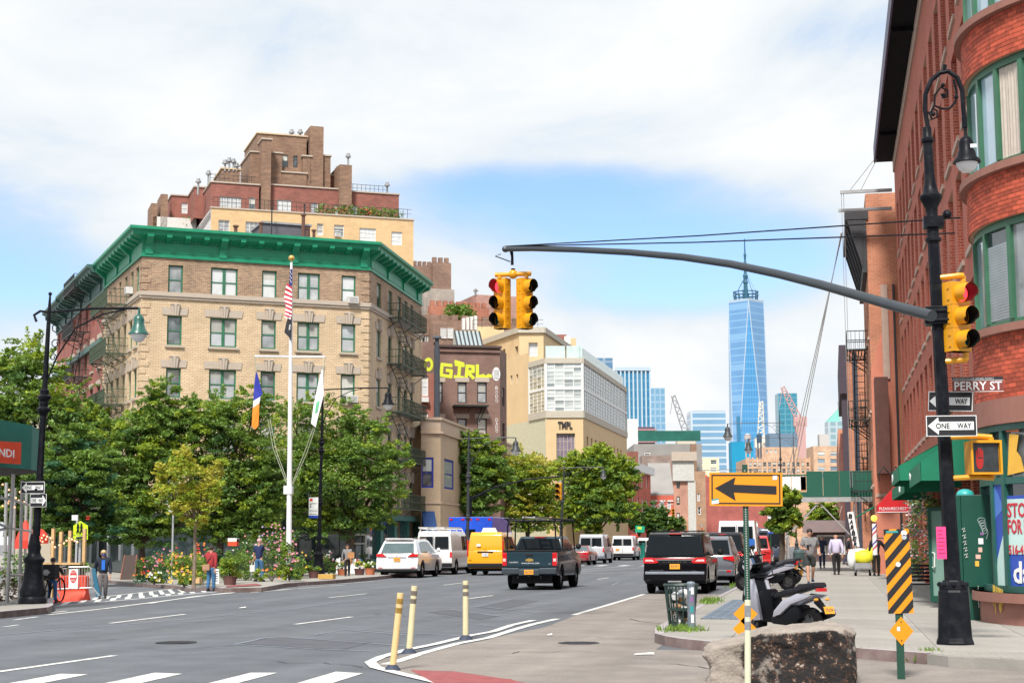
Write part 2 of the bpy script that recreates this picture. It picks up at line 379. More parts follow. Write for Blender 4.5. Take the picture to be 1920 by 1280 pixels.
# tactile mat at the crossing, with its raised domes
tm=PXY((772,1257),(850,1259),(960,1275),(1060,1300),(1010,1340),(830,1290))
mt=sheet('tactile_mat',[(p.x,p.y) for p in tm],.012,RED,pl)
dm=MB()
for i in range(60):
    for j in range(24):
        a=tm[0].lerp(tm[5],j/24+.01);b=tm[2].lerp(tm[4],j/24+.01);p=a.lerp(b,i/60)
        dm.lathe([(.022,.012),(.013,.02)],RED,6,c=(p.x,p.y))
tag(part('tactile_dome',dm,pl),None,None,kind='stuff')
# near crossing bars
for q in [((-60,1265),(-10,1266)),((113,1263),(165,1264)),((290,1261),(342,1263)),((470,1261),(520,1261)),((630,1259),(681,1262))]:
    a,b=G(*q[0]),G(*q[1]);d=V((0.03,-1,0))*3.4
    paint('crossing_bar',[a,b,b+d,a+d],.006)
# lane dashes
for a,b,w in [((206,1168),(347,1151),.12),((553,1170),(660,1156),.12),((-60,1267),(215,1228.5),.13),((616,1120),(687,1112.5),.11),((877,1122),(924,1116),.12),((832,1096.5),(868,1092),.1),((1120,1085.5),(1141,1082.5),.11),
                ((470,1143),(560,1131),.0),((5,1175),(35,1171),.08)]:
    if w: strip([a,b],w,.006,name='lane_dash')
x0=G(1130,1084).x
for k in range(8): strip([V((x0,95+k*12,0)),V((x0,98+k*12,0))],.12,.006,name='lane_dash')
# the bus lane line and parking line on the far side
strip([(0,1152),(38,1149)],.12,.006);strip([(25,1162),(70,1156)],.10,.006);strip([(85,1149),(126,1145)],.12,.006)
strip([(92,1152),(200,1140),(300,1127),(400,1114),(520,1101),(600,1095),(700,1086)],.14,.006)
strip([(280,1131),(370,1117),(430,1112),(462,1106),(468,1103)],.12,.010)
for q in [((470,1111),(560,1103)),((520,1106),(650,1096)),((560,1099),(700,1090)),((1085,1068),(1190,1060)),((1090,1071),(1200,1064))]:
    strip([q[0],q[1]],.10,.010)
strip([(1090,1074),(1208,1073)],.25,.006)
for k in range(9):
    x=-17.5+k*1.55;paint('crossing_bar',[V((x,108,0)),V((x+.5,108,0)),V((x+.5,112,0)),V((x,112,0))],.006)
# side street crossing
A,B_,C_,D=G(100,1137),G(455,1103),G(400,1093),G(205,1107)
s0,s1=G(104,1136),G(460,1104);t0,t1=G(150,1123),G(400,1095)
strip([s0,s1],.12,.006);strip([t0,t1],.12,.006)
for k in range(14):
    a=s0.lerp(s1,(k+.15)/14);b=s0.lerp(s1,(k+.55)/14);c=t0.lerp(t1,(k+.55)/14);d=t0.lerp(t1,(k+.15)/14)
    paint('crossing_bar',[a.lerp(d,.04),b.lerp(c,.04),c.lerp(b,.04),d.lerp(a,.04)],.007)
strip([(200,1095),(330,1092)],.3,.006)
# darker repair patches and their sealed seams
streaks(CONC,1,.08);LT=mat('seam_sealer',(.23,.26,.32),.7,var=.2,ns=5)
for q in [[(800,1147),(845,1142),(935,1155),(900,1161)],[(890,1138),(960,1123),(1010,1126),(940,1143)],[(440,1206),(520,1194),(700,1203),(640,1218)]]:
    P_=PXY(*q);paint('asphalt_patch',P_,.004,ASPH2)
for q in [[(440,1208),(500,1195),(535,1194),(760,1211)],[(440,1208),(600,1217),(700,1221)],[(590,1190),(655,1179),(860,1192)],[(800,1147),(843,1142),(945,1156)],[(890,1138),(960,1123),(1075,1130)],[(905,1137),(1010,1149)],
          [(1147,1097),(1160,1091),(1205,1086)],[(1147,1097),(1205,1104)],[(640,1180),(760,1190)],[(895,1171),(960,1176)],[(0,1190),(300,1165),(560,1140),(700,1120)]]:
    strip([tuple(p) for p in q],.05,.009,LT,'seam')
mh=MB();mh.lathe([(.34,.004),(.34,.009),(.30,.010),(.30,.006)],mat('manhole_iron',(.05,.05,.055),.6,.4,var=.3,ns=12),24);[mh.box(-.25,.25,-.27+k*.07,-.25+k*.07,.006,.012,_M['manhole_iron']) for k in range(8)];mhm=mh.mesh('manhole_cover')
for x,y,l in ((330,1204,'iron manhole cover in the near left lanes'),(1010,1098,'iron manhole cover beside the pickup truck'),(1085,1205,'iron manhole cover in the tan paving')): q=link('manhole_cover',mhm);q.location=G(x,y,.004);tag(q,l,'manhole cover')
CR=mat('crack_dark',(.035,.035,.04),.9)
rr=random.Random(5)
for x,y,a,n in ((250,1215,-.1,9),(520,1240,.15,8),(860,1150,-.2,7),(1120,1195,.1,9),(960,1225,-.15,8),(700,1150,.05,10),(1250,1245,.2,8),(60,1200,-.05,8),(1180,1160,.3,6)):
    q=[(x,y)]
    for k in range(n): q.append((q[-1][0]+rr.uniform(14,26),q[-1][1]+a*8+rr.uniform(-2.2,2.2)))
    strip(q,.026,.0115,CR,'crack')
# right sidewalk
kp=[V((-3.15,400,0)),V((-3.15,60,0)),G(1390,1095,.15),G(1307,1136,.15),G(1262,1159,.15),G(1238,1171,.15),G(1229,1178,.15),G(1229,1187,.15),G(1248,1192,.15),G(1280,1197,.15),G(1340,1203,.15),G(1500,1210,.15),G(1609,1214.5,.15),G(1738,1224,.15)]
ramp=[G(1778,1236,.10),G(1828,1241,.08),G(1920,1246,.08),G(2150,1262,.08)]
sw=MB();base=[(p.x,p.y) for p in kp+ramp]+[(14,14.0),(14,400)]
sw.prism(base[::-1],2,-.01,.142,CONCB)
side=part('sidewalk',sw);tag(side,'pale concrete sidewalk along the brick building',None,kind='structure')
def inside(p,poly):
    c=False;n=len(poly)
    for i in range(n):
        a,b=poly[i],poly[(i+1) % n]
        if (a[1] > p[1]) != (b[1] > p[1]) and p[0] < (b[0]-a[0])*(p[1]-a[1])/(b[1]-a[1])+a[0]: c=not c
    return c
fl=MB();fl.box(.006,1.494,.006,1.494,.03,.05,CONC);flm=fl.mesh('paving_slab')
SX=MB()
for i in range(-3,5):
    for j in range(-8,90):
        x,y=-.1+i*1.5,24.2+j*1.5
        cs=[(x,y),(x+1.5,y),(x+1.5,y+1.5),(x,y+1.5)]
        ok=all(inside((c[0]+(c[0]-x-.75)*.2,c[1]+(c[1]-y-.75)*.2),base) for c in cs)
        if not ok:
            # trimmed edge slab: clip the square to the sidewalk outline
            if any(inside(c,base) for c in cs) and j < 60:
                pts=[]
                for a in range(13):
                    for b in range(13):
                        q=(x+.06+a*.115,y+.06+b*.115)
                        if inside((q[0]-.12,q[1]),base) and inside((q[0],q[1]-.12),base) and inside(q,base): SX.box(q[0]-.06,q[0]+.0565,q[1]-.06,q[1]+.0565,.13,.149,CONC)
            continue
        link('paving_slab',flm,side,T(x,y,.10))
tag(part('edge_paving',SX,side),None,None,kind='stuff')
def kerb(pts,root,h=.15,w=.16,seg=2.2,zf=None):
    for i in range(len(pts)-1):
        a,b=pts[i].copy(),pts[i+1].copy();a.z=b.z=0;L=(b-a).length;n=max(1,min(40,round(L/seg)))
        for k in range(n):
            p,q=a.lerp(b,k/n),a.lerp(b,(k+1)/n);d=(q-p).normalized();nn=V((-d.y,d.x,0))
            g0,g1=ground_z(p.x),ground_z(q.x);q=q-d*.006
            p=p-nn*.02;q=q-nn*.02;m=MB();v=[p+V((0,0,g0-.02)),q+V((0,0,g1-.02)),q+nn*w+V((0,0,g1-.02)),p+nn*w+V((0,0,g0-.02)),p+nn*.012+V((0,0,g0+h+.004)),q+nn*.012+V((0,0,g1+h+.004)),q+nn*w+V((0,0,g1+h+.004)),p+nn*w+V((0,0,g0+h+.004))]
            m.add(v,[(0,1,5,4),(1,2,6,5),(2,3,7,6),(3,0,4,7)],KERB);m.add(v[4:],[(0,1,2,3)],KERBT)
            part('kerb_stone',m,root,merge=True)
kerb([p for p in kp[1:]],side)
# subway style grating in the sidewalk by the bin
g0,g1,g2,g3=G(1310,1164,.15),G(1396,1164,.15),G(1392,1129,.15),G(1347,1129,.15)
gm=MB();GRM=mat('grating_steel',(.22,.27,.33),.5,.6,var=.2)
DK=mat('dark_void',(.012,.013,.015),.9)
gm.box(-2.55,-1.75,31.4,41.5,.146,.154,DK)
for k in range(70): gm.box(-2.55,-1.75,31.4+k*.145,31.4+k*.145+.06,.155,.168,GRM)
for k in range(5): gm.box(-2.55+k*.19,-2.52+k*.19,31.4,41.5,.154,.166,GRM)
tag(part('pavement_grating',gm),'blue grey steel grating in the sidewalk beside the litter bin','grating')
# left: plaza corner and near left corner
d2=V((sin(R(-34.7)),cos(R(-34.7)),0))
LB=[G(245,1092,.15),G(330,1097,.15),G(410,1102,.13),G(418,1104,.12),G(490,1101,.15),G(535,1093,.15),G(625,1087,.15),G(702,1080.5,.15),V((-21.3,90,0)),V((-21.3,400,0))]
LB[0].z=0
SPAV=mat('plaza_paving',(.30,.285,.26),.9,var=.12,ns=1,bump=.3,rnd=.1,dirt=.4,dcol=(.2,.19,.17))
lb=MB();poly=[(p.x,p.y) for p in LB]+[(-120,400),(-120,190)]+[tuple((LB[0]+d2*70)[:2])]
def slab(name,poly,h,m,label):
    o=sheet(name,poly,h,m);tag(o,label,None,kind='structure');return o
plz=slab('plaza_pavement',poly,.15,SPAV,'grey paved plaza corner behind the flower beds')
kerb([LB[0]+d2*70]+LB,plz,w=.18)
sl=MB();sl.box(.01,1.49,.01,1.49,.0,.02,SPAV);slm=sl.mesh('paving_slab')
for i in range(9):
    for j in range(14):
        x,y=-34+i*1.5,54.5+j*1.5
        if all(inside(c,poly) for c in [(x-.2,y-.2),(x+1.7,y-.2),(x+1.7,y+1.7),(x-.2,y+1.7)]) and abs(ground_z(x)-ground_z(x+1.5)) < .001:
            link('paving_slab',slm,plz,T(x,y,.14+ground_z(x)))
rm=PXY((424,1098),(480,1093.5),(492,1097),(424,1100.5),dz=.16)
sheet('tactile_mat',[(p.x,p.y) for p in rm],.172,RED,plz)
LC=[V((-16.2,20,0)),G(-60,1150,.15),G(52,1140,.15),G(74,1138,.15),G(84,1134,.15),G(84,1126,.15),G(76,1110,.15)]
poly2=[(p.x,p.y) for p in LC]+[tuple((LC[-1]+d2*60)[:2]),(-90,60),(-60,20)]
nlc=slab('left_sidewalk',poly2,.15,SPAV,'dark paved sidewalk corner under the scaffold')
kerb((LC+[LC[-1]+d2*60])[::-1][::-1],nlc,w=-.18)
sd2=slab('side_street',[tuple(p[:2]) for p in (LC[-1]+V((1,0,0)),LC[-1]+d2*70,LB[0]+d2*70,LB[0])],.002,mat('side_asphalt',(.15,.155,.165),.9,var=.12,ns=1,bump=.3),'grey side street behind the crossing')
# litter, weeds
lit=mat('litter_white',(.75,.75,.74),.7)
for i,(px,py,w,h,lab) in enumerate([(1188,1226,.30,.03,'thin white plastic strip lying on the tan paving'),(1025,1190,.09,.04,'small white paper scrap on the tan paving near the white line'),(447,1139,.18,.05,'white paper scrap on the asphalt beside the lane dash')]):
    m=MB();m.add([(0,0,0),(w,.02,.01),(w*.95,h*2,.03),(w*.1,h*2.2,.012)],[(0,1,2,3)],lit);m.add([(0,0,-.004),(w,.02,.0),(w*.95,h*2,.02),(w*.1,h*2.2,.002)],[(3,2,1,0)],lit)
    o=part('paper_scrap',m);o.location=G(px,py,.02);tag(o,lab,'litter')
def weeds(px,py,n,sx,sy,label,z=.15):
    p=G(px,py,z);m=MB()
    for _ in range(n):
        x,y=random.gauss(0,sx/2),random.gauss(0,sy/2);h=RU(.04,.13);a=RU(0,pi);c,s=.02*cos(a),.02*sin(a);l=RU(-.05,.05)
        m.add([(x-c,y-s,0),(x+c,y+s,0),(x+l,y+l*.5,h)],[(0,1,2)],GRASS)
    o=part('weeds',m);o.location=p;tag(o,label,'weeds',kind='stuff')
weeds(1277,1181,260,.35,.5,'green weeds growing at the foot of the litter bin')
weeds(1332,1126,200,.25,1.5,'green weeds growing along the kerb by the parked cars')
weeds(1745,1228,160,.14,.3,'green weeds at the kerb near the big black pole',.08)
weeds(1810,1240,220,.5,.12,'green weeds in the gap where the kerb drops',.04)
weeds(1330,1130,120,.2,.8,'low weeds between kerb and grating');weeds(1378,1098,120,.2,2.5,'green weeds along the kerb beside the grey car')
# ================================================================ BUILDINGS
GLD=mat_glass('pane_mixed',bias=.45);GLC=mat_glass('pane_curtained',light=(.62,.64,.65),bias=.25);GLK=mat_glass('pane_dark',bias=.95)
GREEN=mat('green_trim',(.006,.25,.13),.45,var=.18,ns=2,dirt=.3,dcol=(.02,.12,.08),ds=2)
WGREEN=mat('window_green',(.03,.15,.08),.5,var=.2)
BROWNB=mat_brick('brown_brick',(.36,.23,.14),(.20,.125,.08),(.44,.34,.25),dirt=.45,bw=.24,rh=.09,dcol=(.12,.08,.06))
BEIGEB=mat_brick('beige_brick',(.72,.55,.36),(.60,.44,.28),(.42,.33,.23),dirt=.22,dcol=(.3,.2,.13),bw=.3,rh=.1,ms=.016,var=.15)
REDB=mat_brick('red_brick',(.36,.075,.05),(.28,.06,.04),(.42,.26,.20),dirt=.2)
STONE=mat('pale_stone',(.47,.40,.33),.8,var=.15,ns=2,bump=.2,dirt=.4,dcol=(.2,.17,.15),ds=2)
IRON=mat('black_iron',(.02,.024,.024),.55,var=.3,ns=4)
IRONG=mat('green_iron',(.05,.075,.045),.6,var=.3,ns=4)
ROOF=mat('roof_felt',(.16,.15,.15),.9)
GREYM=mat('grey_metal',(.33,.34,.35),.5,.3,var=.15)
ACM=mat('air_conditioner_white',(.62,.62,.6),.6,var=.1)
WHT=mat('white_frame',(.72,.72,.70),.5,var=.06)
BLKF=mat('black_frame',(.03,.03,.032),.5)
def bld(name,loc,label,cat='building',group=None):
    return tag(empty(name,(loc[0],loc[1],0)),label,cat,group)
def ac(root,Mf,u,z):
    m=MB();m.box(0,.62,-.35,.05,0,.40,ACM);m.box(.05,.57,-.356,-.35,.05,.35,mat('ac_grille',(.3,.3,.3),.7))
    for k in range(6): m.box(.06,.56,-.364,-.357,.07+k*.047,.085+k*.047,ACM)
    bpart('air_conditioner',m,root,Mf @ T(u,0,z))
def fire_escape(root,Mf,u0,u1,zs,D=1.0,m=IRONG,ladder=True,rail=.9):
    for i,z in enumerate(zs):
        b=MB()
        for k in range(int(D/.14)): b.box(u0,u1,-D+k*.14,-D+k*.14+.05,z,z+.03,m)
        b.box(u0,u0+.05,-D,0,z-.06,z+.02,m);b.box(u1-.05,u1,-D,0,z-.06,z+.02,m);b.box(u0,u1,-D,-D+.05,z-.07,z+.02,m)
        for u in (u0+.1,(u0+u1)/2,u1-.1): b.tube([(u,-D+.05,z-.02),(u,0,z-.7)],.025,m,4)
        o=bpart('fire_escape',b,root,Mf)
        r=MB()
        for h in (rail,rail*.5): r.box(u0,u1,-D,-D+.03,z+h-.02,z+h+.02,m);r.box(u0,u0+.03,-D,0,z+h-.02,z+h+.02,m);r.box(u1-.03,u1,-D,0,z+h-.02,z+h+.02,m)
        n=int((u1-u0)/.17)
        for k in range(n+1):
            u=u0+(u1-u0)*k/n;r.box(u-.012,u+.012,-D+.003,-D+.027,z+.03,z+rail-.02,m)
        for k in range(5):
            y=-D+D*k/5
            for uu in (u0+.015,u1-.015): r.box(uu-.01,uu+.01,y,y+.02,z+.03,z+rail-.02,m)
        link('railing',r.mesh('railing'),o)
        if ladder and i < len(zs)-1:
            l=MB();a,c=(u0+.3,-D+.35,z+.03),(u1-.6,-D+.35,zs[i+1]+.03)
            if zs[i+1] > z or True:
                for s in (0,.5): l.tube([V(a)+V((0,s,0)),V(c)+V((0,s,0))],.03,m,4)
                for k in range(1,12):
                    p=V(a).lerp(V(c),k/12);l.box(p.x-.06,p.x+.06,p.y,p.y+.5,p.z-.012,p.z+.012,m)
                link('stair',l.mesh('stair'),o)
def lintel(root,Mf,u,z,w,big=True):
    """pale flared stone lintel with a carved keystone"""
    m=MB();c=u+w/2
    m.prism([(u-.28,z+.04),(u+w+.28,z+.04),(u+w+.34,z+.46),(u-.34,z+.46)],1,-.05,.02,STONE)
    o=bpart('lintel',m,root,Mf)
    k=MB()
    for i,(a,b) in enumerate([(-.22,-.09),(-.07,.07),(.09,.22)]):
        k.prism([(c+a*.75,z+.0),(c+b*.75,z+.0),(c+b*1.15,z+.62),(c+a*1.15,z+.62)],1,-.17-(.04 if i == 1 else 0),-.04,STONE)
    k.box(c-.27,c+.27,-.2,-.04,z+.62,z+.70,STONE)
    link('keystone',k.mesh('keystone'),o)
def cornice(root,segs,m,zt,zb,proj,label=None):
    """segs: list of (Fac, u0, u1); profile from wall top zb to zt"""
    H=zt-zb
    prof=[(-.02,0),(-.10,0),(-.10,H*.10),(-.05,H*.12),(-.05,H*.55),(-.14,H*.60),(-proj*.75,H*.72),(-proj*.8,H*.84),(-proj,H*.90),(-proj,H),(-.02,H)]
    for n,(fc,u0,u1,m0,m1) in enumerate(segs):
        b=MB();vs=[];k=len(prof)
        for end,u,mi in ((0,u0,m0),(1,u1,m1)):
            for y,z in prof: vs.append((u+(y*mi if end == 0 else -y*mi),y,zb+z))
        b.add(vs,[(i,i+k,(i+1) % k+k,(i+1) % k) for i in range(k)]+[tuple(range(k)),tuple(range(2*k-1,k-1,-1))],m)
        o=bpart('cornice',b,root,fc.M,merge=True)
        br=MB();nb=max(3,int(round((u1-u0)/1.05)))
        for i in range(nb):
            u=u0+.35+(u1-u0-.7)*i/(nb-1);big=i % 4 == 0;hh=.42 if big else .22
            q=MB();w=.19 if big else .15
            q.prism([(-.05,zb+H*.72-hh*H*.9),(-.16,zb+H*.70-hh*H*.75),(-proj*.8,zb+H*.66),(-proj*.82,zb+H*.79),(-.05,zb+H*.79)],0,u-w,u+w,m)
            if big: q.box(u-w-.04,u+w+.04,-.15,-.04,zb+H*.1,zb+H*.58,m)
            link('bracket',q.mesh('bracket'),o)
        d=MB();x=u0+.1
        while x < u1-.1: d.box(x,x+.08,-.17,-.04,zb+H*.54,zb+H*.60,m);x += .17
        tag(link('dentil',d.mesh('dentil'),o),None,None,kind='stuff')
        pn=MB();x=u0+.35;st=(u1-u0-.7)/(nb-1)*4
        while x+st < u1+.2:
            pn.box(x+.35,x+st-.35,-.075,-.048,zb+H*.16,zb+H*.20,m);pn.box(x+.35,x+st-.35,-.075,-.048,zb+H*.46,zb+H*.50,m);x += st
        if pn.v: link('frieze_moulding',pn.mesh('frieze_moulding'),o)
# 1. beige corner building
r_=ray(690,800);PR=CAMP+r_*(95/(-(ROT.transposed() @ r_).z));PR.z=0
_f=Fac(PR,56.6);uL=_f.u(259,800);P0=_f.at(uL)
FB=Fac(P0,56.6);LF=FB.u(690);FR=Fac(FB.at(LF),-2.3);LR=FR.u(789.5,800)
zt=FB.z(690,457);zf=FB.z(690,507);zband=FB.z(690,575)
BH=FB.z(310,551)
root=bld('corner_apartment_building',P0,'beige and brown brick corner apartment building with a wide green cornice')
wl=[(FB.u(a),FB.u(b),st) for a,b,st in [(309,337,'sash'),(390,441,'double'),(487,515,'sash'),(555,597,'double'),(638,665,'sash')]]
ztop=FB.z(311,496);zs0=ztop-(FB.z(311,496)-FB.z(311,551));whh=ztop-zs0
z2t=FB.z(308,591);stp=FB.z(308,591)-FB.z(306,689);wh2=FB.z(308,591)-FB.z(308,646)
rows=[(ztop-whh,whh)]+[(z2t-wh2-k*stp,wh2) for k in range(5)]
zs_=rows[4][0]-.5
def beige_face(fc,L,wins,sides=None):
    hol=[(a,b,z,z+h) for a,b,st in wins for z,h in rows[:-1]]
    up=MB();holes_wall(up,L,zband,zf,[h for h in hol if h[2] > zband],BROWNB);bpart('upper_wall',up,root,fc.M)
    lo=MB();holes_wall(lo,L,zs_,zband,[h for h in hol if h[2] < zband],BEIGEB);bpart('lower_wall',lo,root,fc.M)
    for a,b,st in wins:
        for i,(z,h) in enumerate(rows[:-1]):
            window(root,fc.M,a,z,b-a,h,WGREEN,GLC if i == 0 else GLD,st,.1,.09)
            s=MB();s.box(a-.12,b+.12,-.12,.1,z-.14,z-.002,STONE);bpart('sill',s,root,fc.M)
            if 0 < i: lintel(root,fc.M,a,z+h,b-a)
    bd=MB();bd.box(-.04,L+.04,-.16,-.003,zband-.02,zband+.22,STONE);bd.box(-.02,L+.02,-.10,-.003,zband-.16,zband-.022,STONE);bpart('band_course',bd,root,fc.M)
    q=MB();z=zs_+.3;k=0
    while z < zf-.3:
        for e,s in ((0,1),(L,-1)):
            w=.5 if k % 2 else .32;x0,x1=(e+.01,e+w) if s > 0 else (e-w,e-.01)
            q.box(x0,x1,-.035,-.002,z,z+.30,BEIGEB if z < zband-.4 else BROWNB)
        z += .42;k += 1
        if zband-.5 < z < zband+.25: z=zband+.3
    tag(bpart('quoin',q,root,fc.M),None,None,kind='stuff')
beige_face(FB,LF,wl)
wr=[(FR.u(a,800),FR.u(b,800)) for a,b in [(705,713),(727,734),(745,751),(757,763),(768.5,774)]]
beige_face(FR,LR,[(a,b,'sash') for a,b in wr])
FL0=Fac(P0,180-34.7)  # runs towards the corner from the far end
_l=Fac(P0,-34.7);uE=abs(_l.u(190,800));FLf=Fac(P0+_l.d*uE,180-34.7)
def lu(px): return uE-(_l.hit(px,800)-P0).dot(_l.d)
wL=[(lu(a),lu(b),'sash') for a,b in [(247.5,253.5),(238,243),(227,231.5),(216,220),(206,209.5),(197.5,200.5)]]
wL=[(min(a,b),max(a,b),s) for a,b,s in wL]
beige_face(FLf,uE,wL)
cornice(root,[(FB,0,LF,1,tan(R(29.5))),(FR,0,LR,tan(R(29.5)),0),(FLf,0,uE,0,1)],GREEN,zt,zf,.85)
rf=MB();hull=[P0,FB.at(LF),FR.at(LR),FLf.at(0)]
rf.add([(p.x-P0.x,p.y-P0.y,zt-.15) for p in hull],[(0,1,2,3)],ROOF);part('roof',rf,root)
# back walls closing the building
bk=MB()
for a,b in ((FR.at(LR),FLf.at(0)),): bk.quad((a.x-P0.x,a.y-P0.y,0),(b.x-P0.x,b.y-P0.y,0),(b.x-P0.x,b.y-P0.y,zt),(a.x-P0.x,a.y-P0.y,zt),BROWNB)
part('rear_wall',bk,root)
# street level shop fronts
SHOP=mat('shop_teal',(.05,.18,.16),.5,var=.2);SHOPD=mat('shop_dark',(.035,.05,.05),.5,var=.3)
for fc,L,mm in ((FB,LF,SHOPD),(FR,LR,SHOP),(FLf,uE,SHOPD)):
    n=max(2,int(L/3.6));w=L/n;b=MB();hs=[]
    for i in range(n): hs.append((i*w+.35,(i+1)*w-.35,.55,3.5))
    holes_wall(b,L,0,zs_,hs,mm,.35);bpart('shopfront',b,root,fc.M)
    c=MB();c.box(-.1,L+.1,-.35,-.003,zs_-.35,zs_-.02,mm);bpart('shop_cornice',c,root,fc.M)
    for a,b_,c_,d_ in hs: window(root,fc.M,a,c_,b_-a,d_-c_,mm,GLK,(3,1),.2,.1,name='shop_window')
# fire escapes
zfe=[r[0]-.12 for r in rows[:-1]]
fire_escape(root,FR.M,wr[1][0]-.4,wr[4][1]-.2,zfe,1.0)
fire_escape(root,FLf.M,wL[4][0]-.6 if wL[4][0] < wL[2][0] else wL[2][0]-.6,wL[2][1]+.8,zfe,1.3)
for i,(k,r) in enumerate([(4,0),(4,2)]): ac(root,FB.M,wl[k][0]+.35,rows[r][0]+.02)
ac(root,FLf.M,wL[1][0]-.1,rows[0][0]+.4)
# roof bulkhead and vents
hb=Fac(FB.at(0)+FB.inw*3.5,56.6)
b=MB();u0,u1=hb.u(487),hb.u(577);z1=hb.z(530,421);b.box(u0,u1,0,3,zt-.1,z1,mat('bulkhead_grey',(.11,.11,.13),.8));b.box(u0-.1,u1+.1,-.1,3.1,z1+.002,z1+.12,GREYM);bpart('roof_bulkhead',b,root,hb.M)
for px,t,r in [(505,392,.05),(565.5,386,.05),(564,405,.14),(438,426,.14),(485,420,.12),(584,434,.12),(572,430,.1)]:
    b=MB();u=hb.u(px,430);z=hb.z(px,t);b.lathe([(r*.8,zt-.2),(r*.8,z-.1),(r*1.3,z-.1),(r*1.3,z)],IRON if r < .1 else mat('rust',(.14,.07,.05),.9),6,c=(u,-.6));bpart('vent_pipe',b,root,hb.M)

# 2. red rowhouses down the side street
RB2=mat_brick('dark_red_brick',(.34,.09,.07),(.27,.07,.055),(.3,.16,.13),dirt=.2)
CORG=mat('dark_green_cornice',(.045,.12,.10),.5,var=.2)
P=FLf.at(0);prev=P
for i,(pxe,top,lab) in enumerate([(128,512,'dark red brick rowhouse with a dark green cornice next to the beige corner building'),(102,560,'red brick rowhouse with green cornice at the far end of the side street row')]):
    u1=abs((_l.hit(pxe,800)-prev).dot(_l.d));E=prev+_l.d*u1
    rt=bld('rowhouse',prev,lab,'rowhouse','red brick rowhouses on the side street');fc=Fac(E,180-34.7)
    ztp=zf-.1-i*.15;nw=max(3,int(u1/2.6));hs=[]
    for k in range(nw):
        u=(k+.5)*u1/nw-.55
        for r in range(6): hs.append((u,u+1.1,3.9+r*3.05,3.9+r*3.05+1.9))
    b=MB();holes_wall(b,u1,3.2,ztp,hs,RB2);bpart('wall',b,rt,fc.M)
    b=MB();holes_wall(b,u1,0,3.2,[((k+.15)*u1/nw,(k+.85)*u1/nw,.4,2.8) for k in range(nw)],SHOPD);bpart('shopfront',b,rt,fc.M)
    for k in range(nw): window(rt,fc.M,(k+.15)*u1/nw,.4,u1/nw*.7,2.4,SHOPD,GLK,(2,1))
    for h in hs:
        if h[3] < ztp: window(rt,fc.M,h[0],h[2],1.1,1.9,WGREEN,GLK,'sash');s=MB();s.box(h[0]-.15,h[1]+.15,-.1,.02,h[3]+.01,h[3]+.3,STONE);s.box(h[0]-.1,h[1]+.1,-.1,.1,h[2]-.12,h[2]-.002,STONE);bpart('lintel',s,rt,fc.M)
    for z in (ztp-3.4,ztp-9.5):
        b=MB();b.box(-.02,u1+.02,-.25,-.003,z,z+.35,CORG if z > ztp-4 else STONE);bpart('band_course',b,rt,fc.M)
    cornice(rt,[(fc,0,u1,0,0)],CORG,ztp+1.7,ztp,1.2)
    b=MB();b.box(0,u1,.01,12,ztp-.1,ztp+1.2,RB2);bpart('roof',b,rt,fc.M)
    b=MB();b.box(0,u1,.4,12,0,ztp-.1,RB2);bpart('inner_wall',b,rt,fc.M)
    if i == 0: fire_escape(rt,fc.M,u1*.28,u1*.62,[3.7+r*3.05 for r in range(1,6)],1.2,IRON)
    prev=E
rt=bld('apartment_block',prev,'plain tan apartment block beyond the red rowhouses');fc=Fac(prev+_l.d*26,180-34.7)
b=MB();holes_wall(b,26,0,14.5,[(2+k*4,3.3+k*4,3+r*3,4.8+r*3) for k in range(6) for r in range(4)],mat('tan_render',(.48,.42,.32),.85,var=.1));b.box(0,26,.5,14,0,14.4,_M['tan_render']);bpart('wall',b,rt,fc.M)
for k in range(6):
    for r in range(4): window(rt,fc.M,2+k*4,3+r*3,1.3,1.8,WHT,GLK,'sash')

# 3. tall setback block behind
TANB=mat_brick('tan_brick',(.68,.47,.25),(.60,.41,.21),(.52,.38,.22),dirt=.12,dcol=(.35,.24,.15),bw=.4,rh=.14,var=.1)
DKB=mat_brick('tower_brown_brick',(.27,.16,.10),(.19,.11,.075),(.27,.19,.14),dirt=.35,bw=.45,rh=.16)
MRB=mat_brick('tower_red_brick',(.30,.10,.075),(.22,.075,.055),(.26,.15,.12),dirt=.2,bw=.4,rh=.14)
r_=ray(775,700);PT=CAMP+r_*(175/(-(ROT.transposed() @ r_).z))
_f=Fac(PT,60);P3=_f.at(_f.u(390,700));F3=Fac(P3,60)
r3=bld('setback_apartment_tower',P3,'tall tan brick apartment tower with stepped brown brick penthouse behind the corner building')
def U(px,py=450,off=0): return F3.u(px,py,off)
def Z(px,py,off=0): return F3.z(px,py,off)
L3=U(775,500);zA=Z(640,405)
wins=[(409,430,412,434,(2,3)),(460,492,415,438,(4,3)),(522,548,418,430,(4,3)),(594,606,419,441,'sash'),(626,645,421,444,'sash'),(674,705,427,452,(4,3)),(734,754,434,459,(2,3))]
hs=[]
for a,b_,t,bo,st in wins:
    for k in range(5):
        z0,z1=Z(a,bo),Z(a,t);hs.append((U(a),U(b_),z0-k*3.6,z1-k*3.6,st))
b=MB();holes_wall(b,L3,0,zA,[h[:4] for h in hs],TANB,.2);bpart('wall',b,r3,F3.M)
for h in hs: window(r3,F3.M,h[0],h[2],h[1]-h[0],h[3]-h[2],WHT,GLC,h[4],.1,.06)
ac(r3,F3.M,U(627),Z(627,444))
b=MB();b.box(-.1,L3+.1,-.1,.35,zA,zA+.15,STONE);b.box(0,L3,.3,30,zA-1.2,zA-.15,ROOF);bpart('parapet',b,r3,F3.M)
b=MB();b.quad((0,0,0),(0,30,0),(0,30,zA),(0,0,zA),mat('white_render',(.62,.6,.57),.9));b.quad((L3,0,0),(L3,0,zA),(L3,30,zA),(L3,30,0),TANB);bpart('side_wall',b,r3,F3.M)
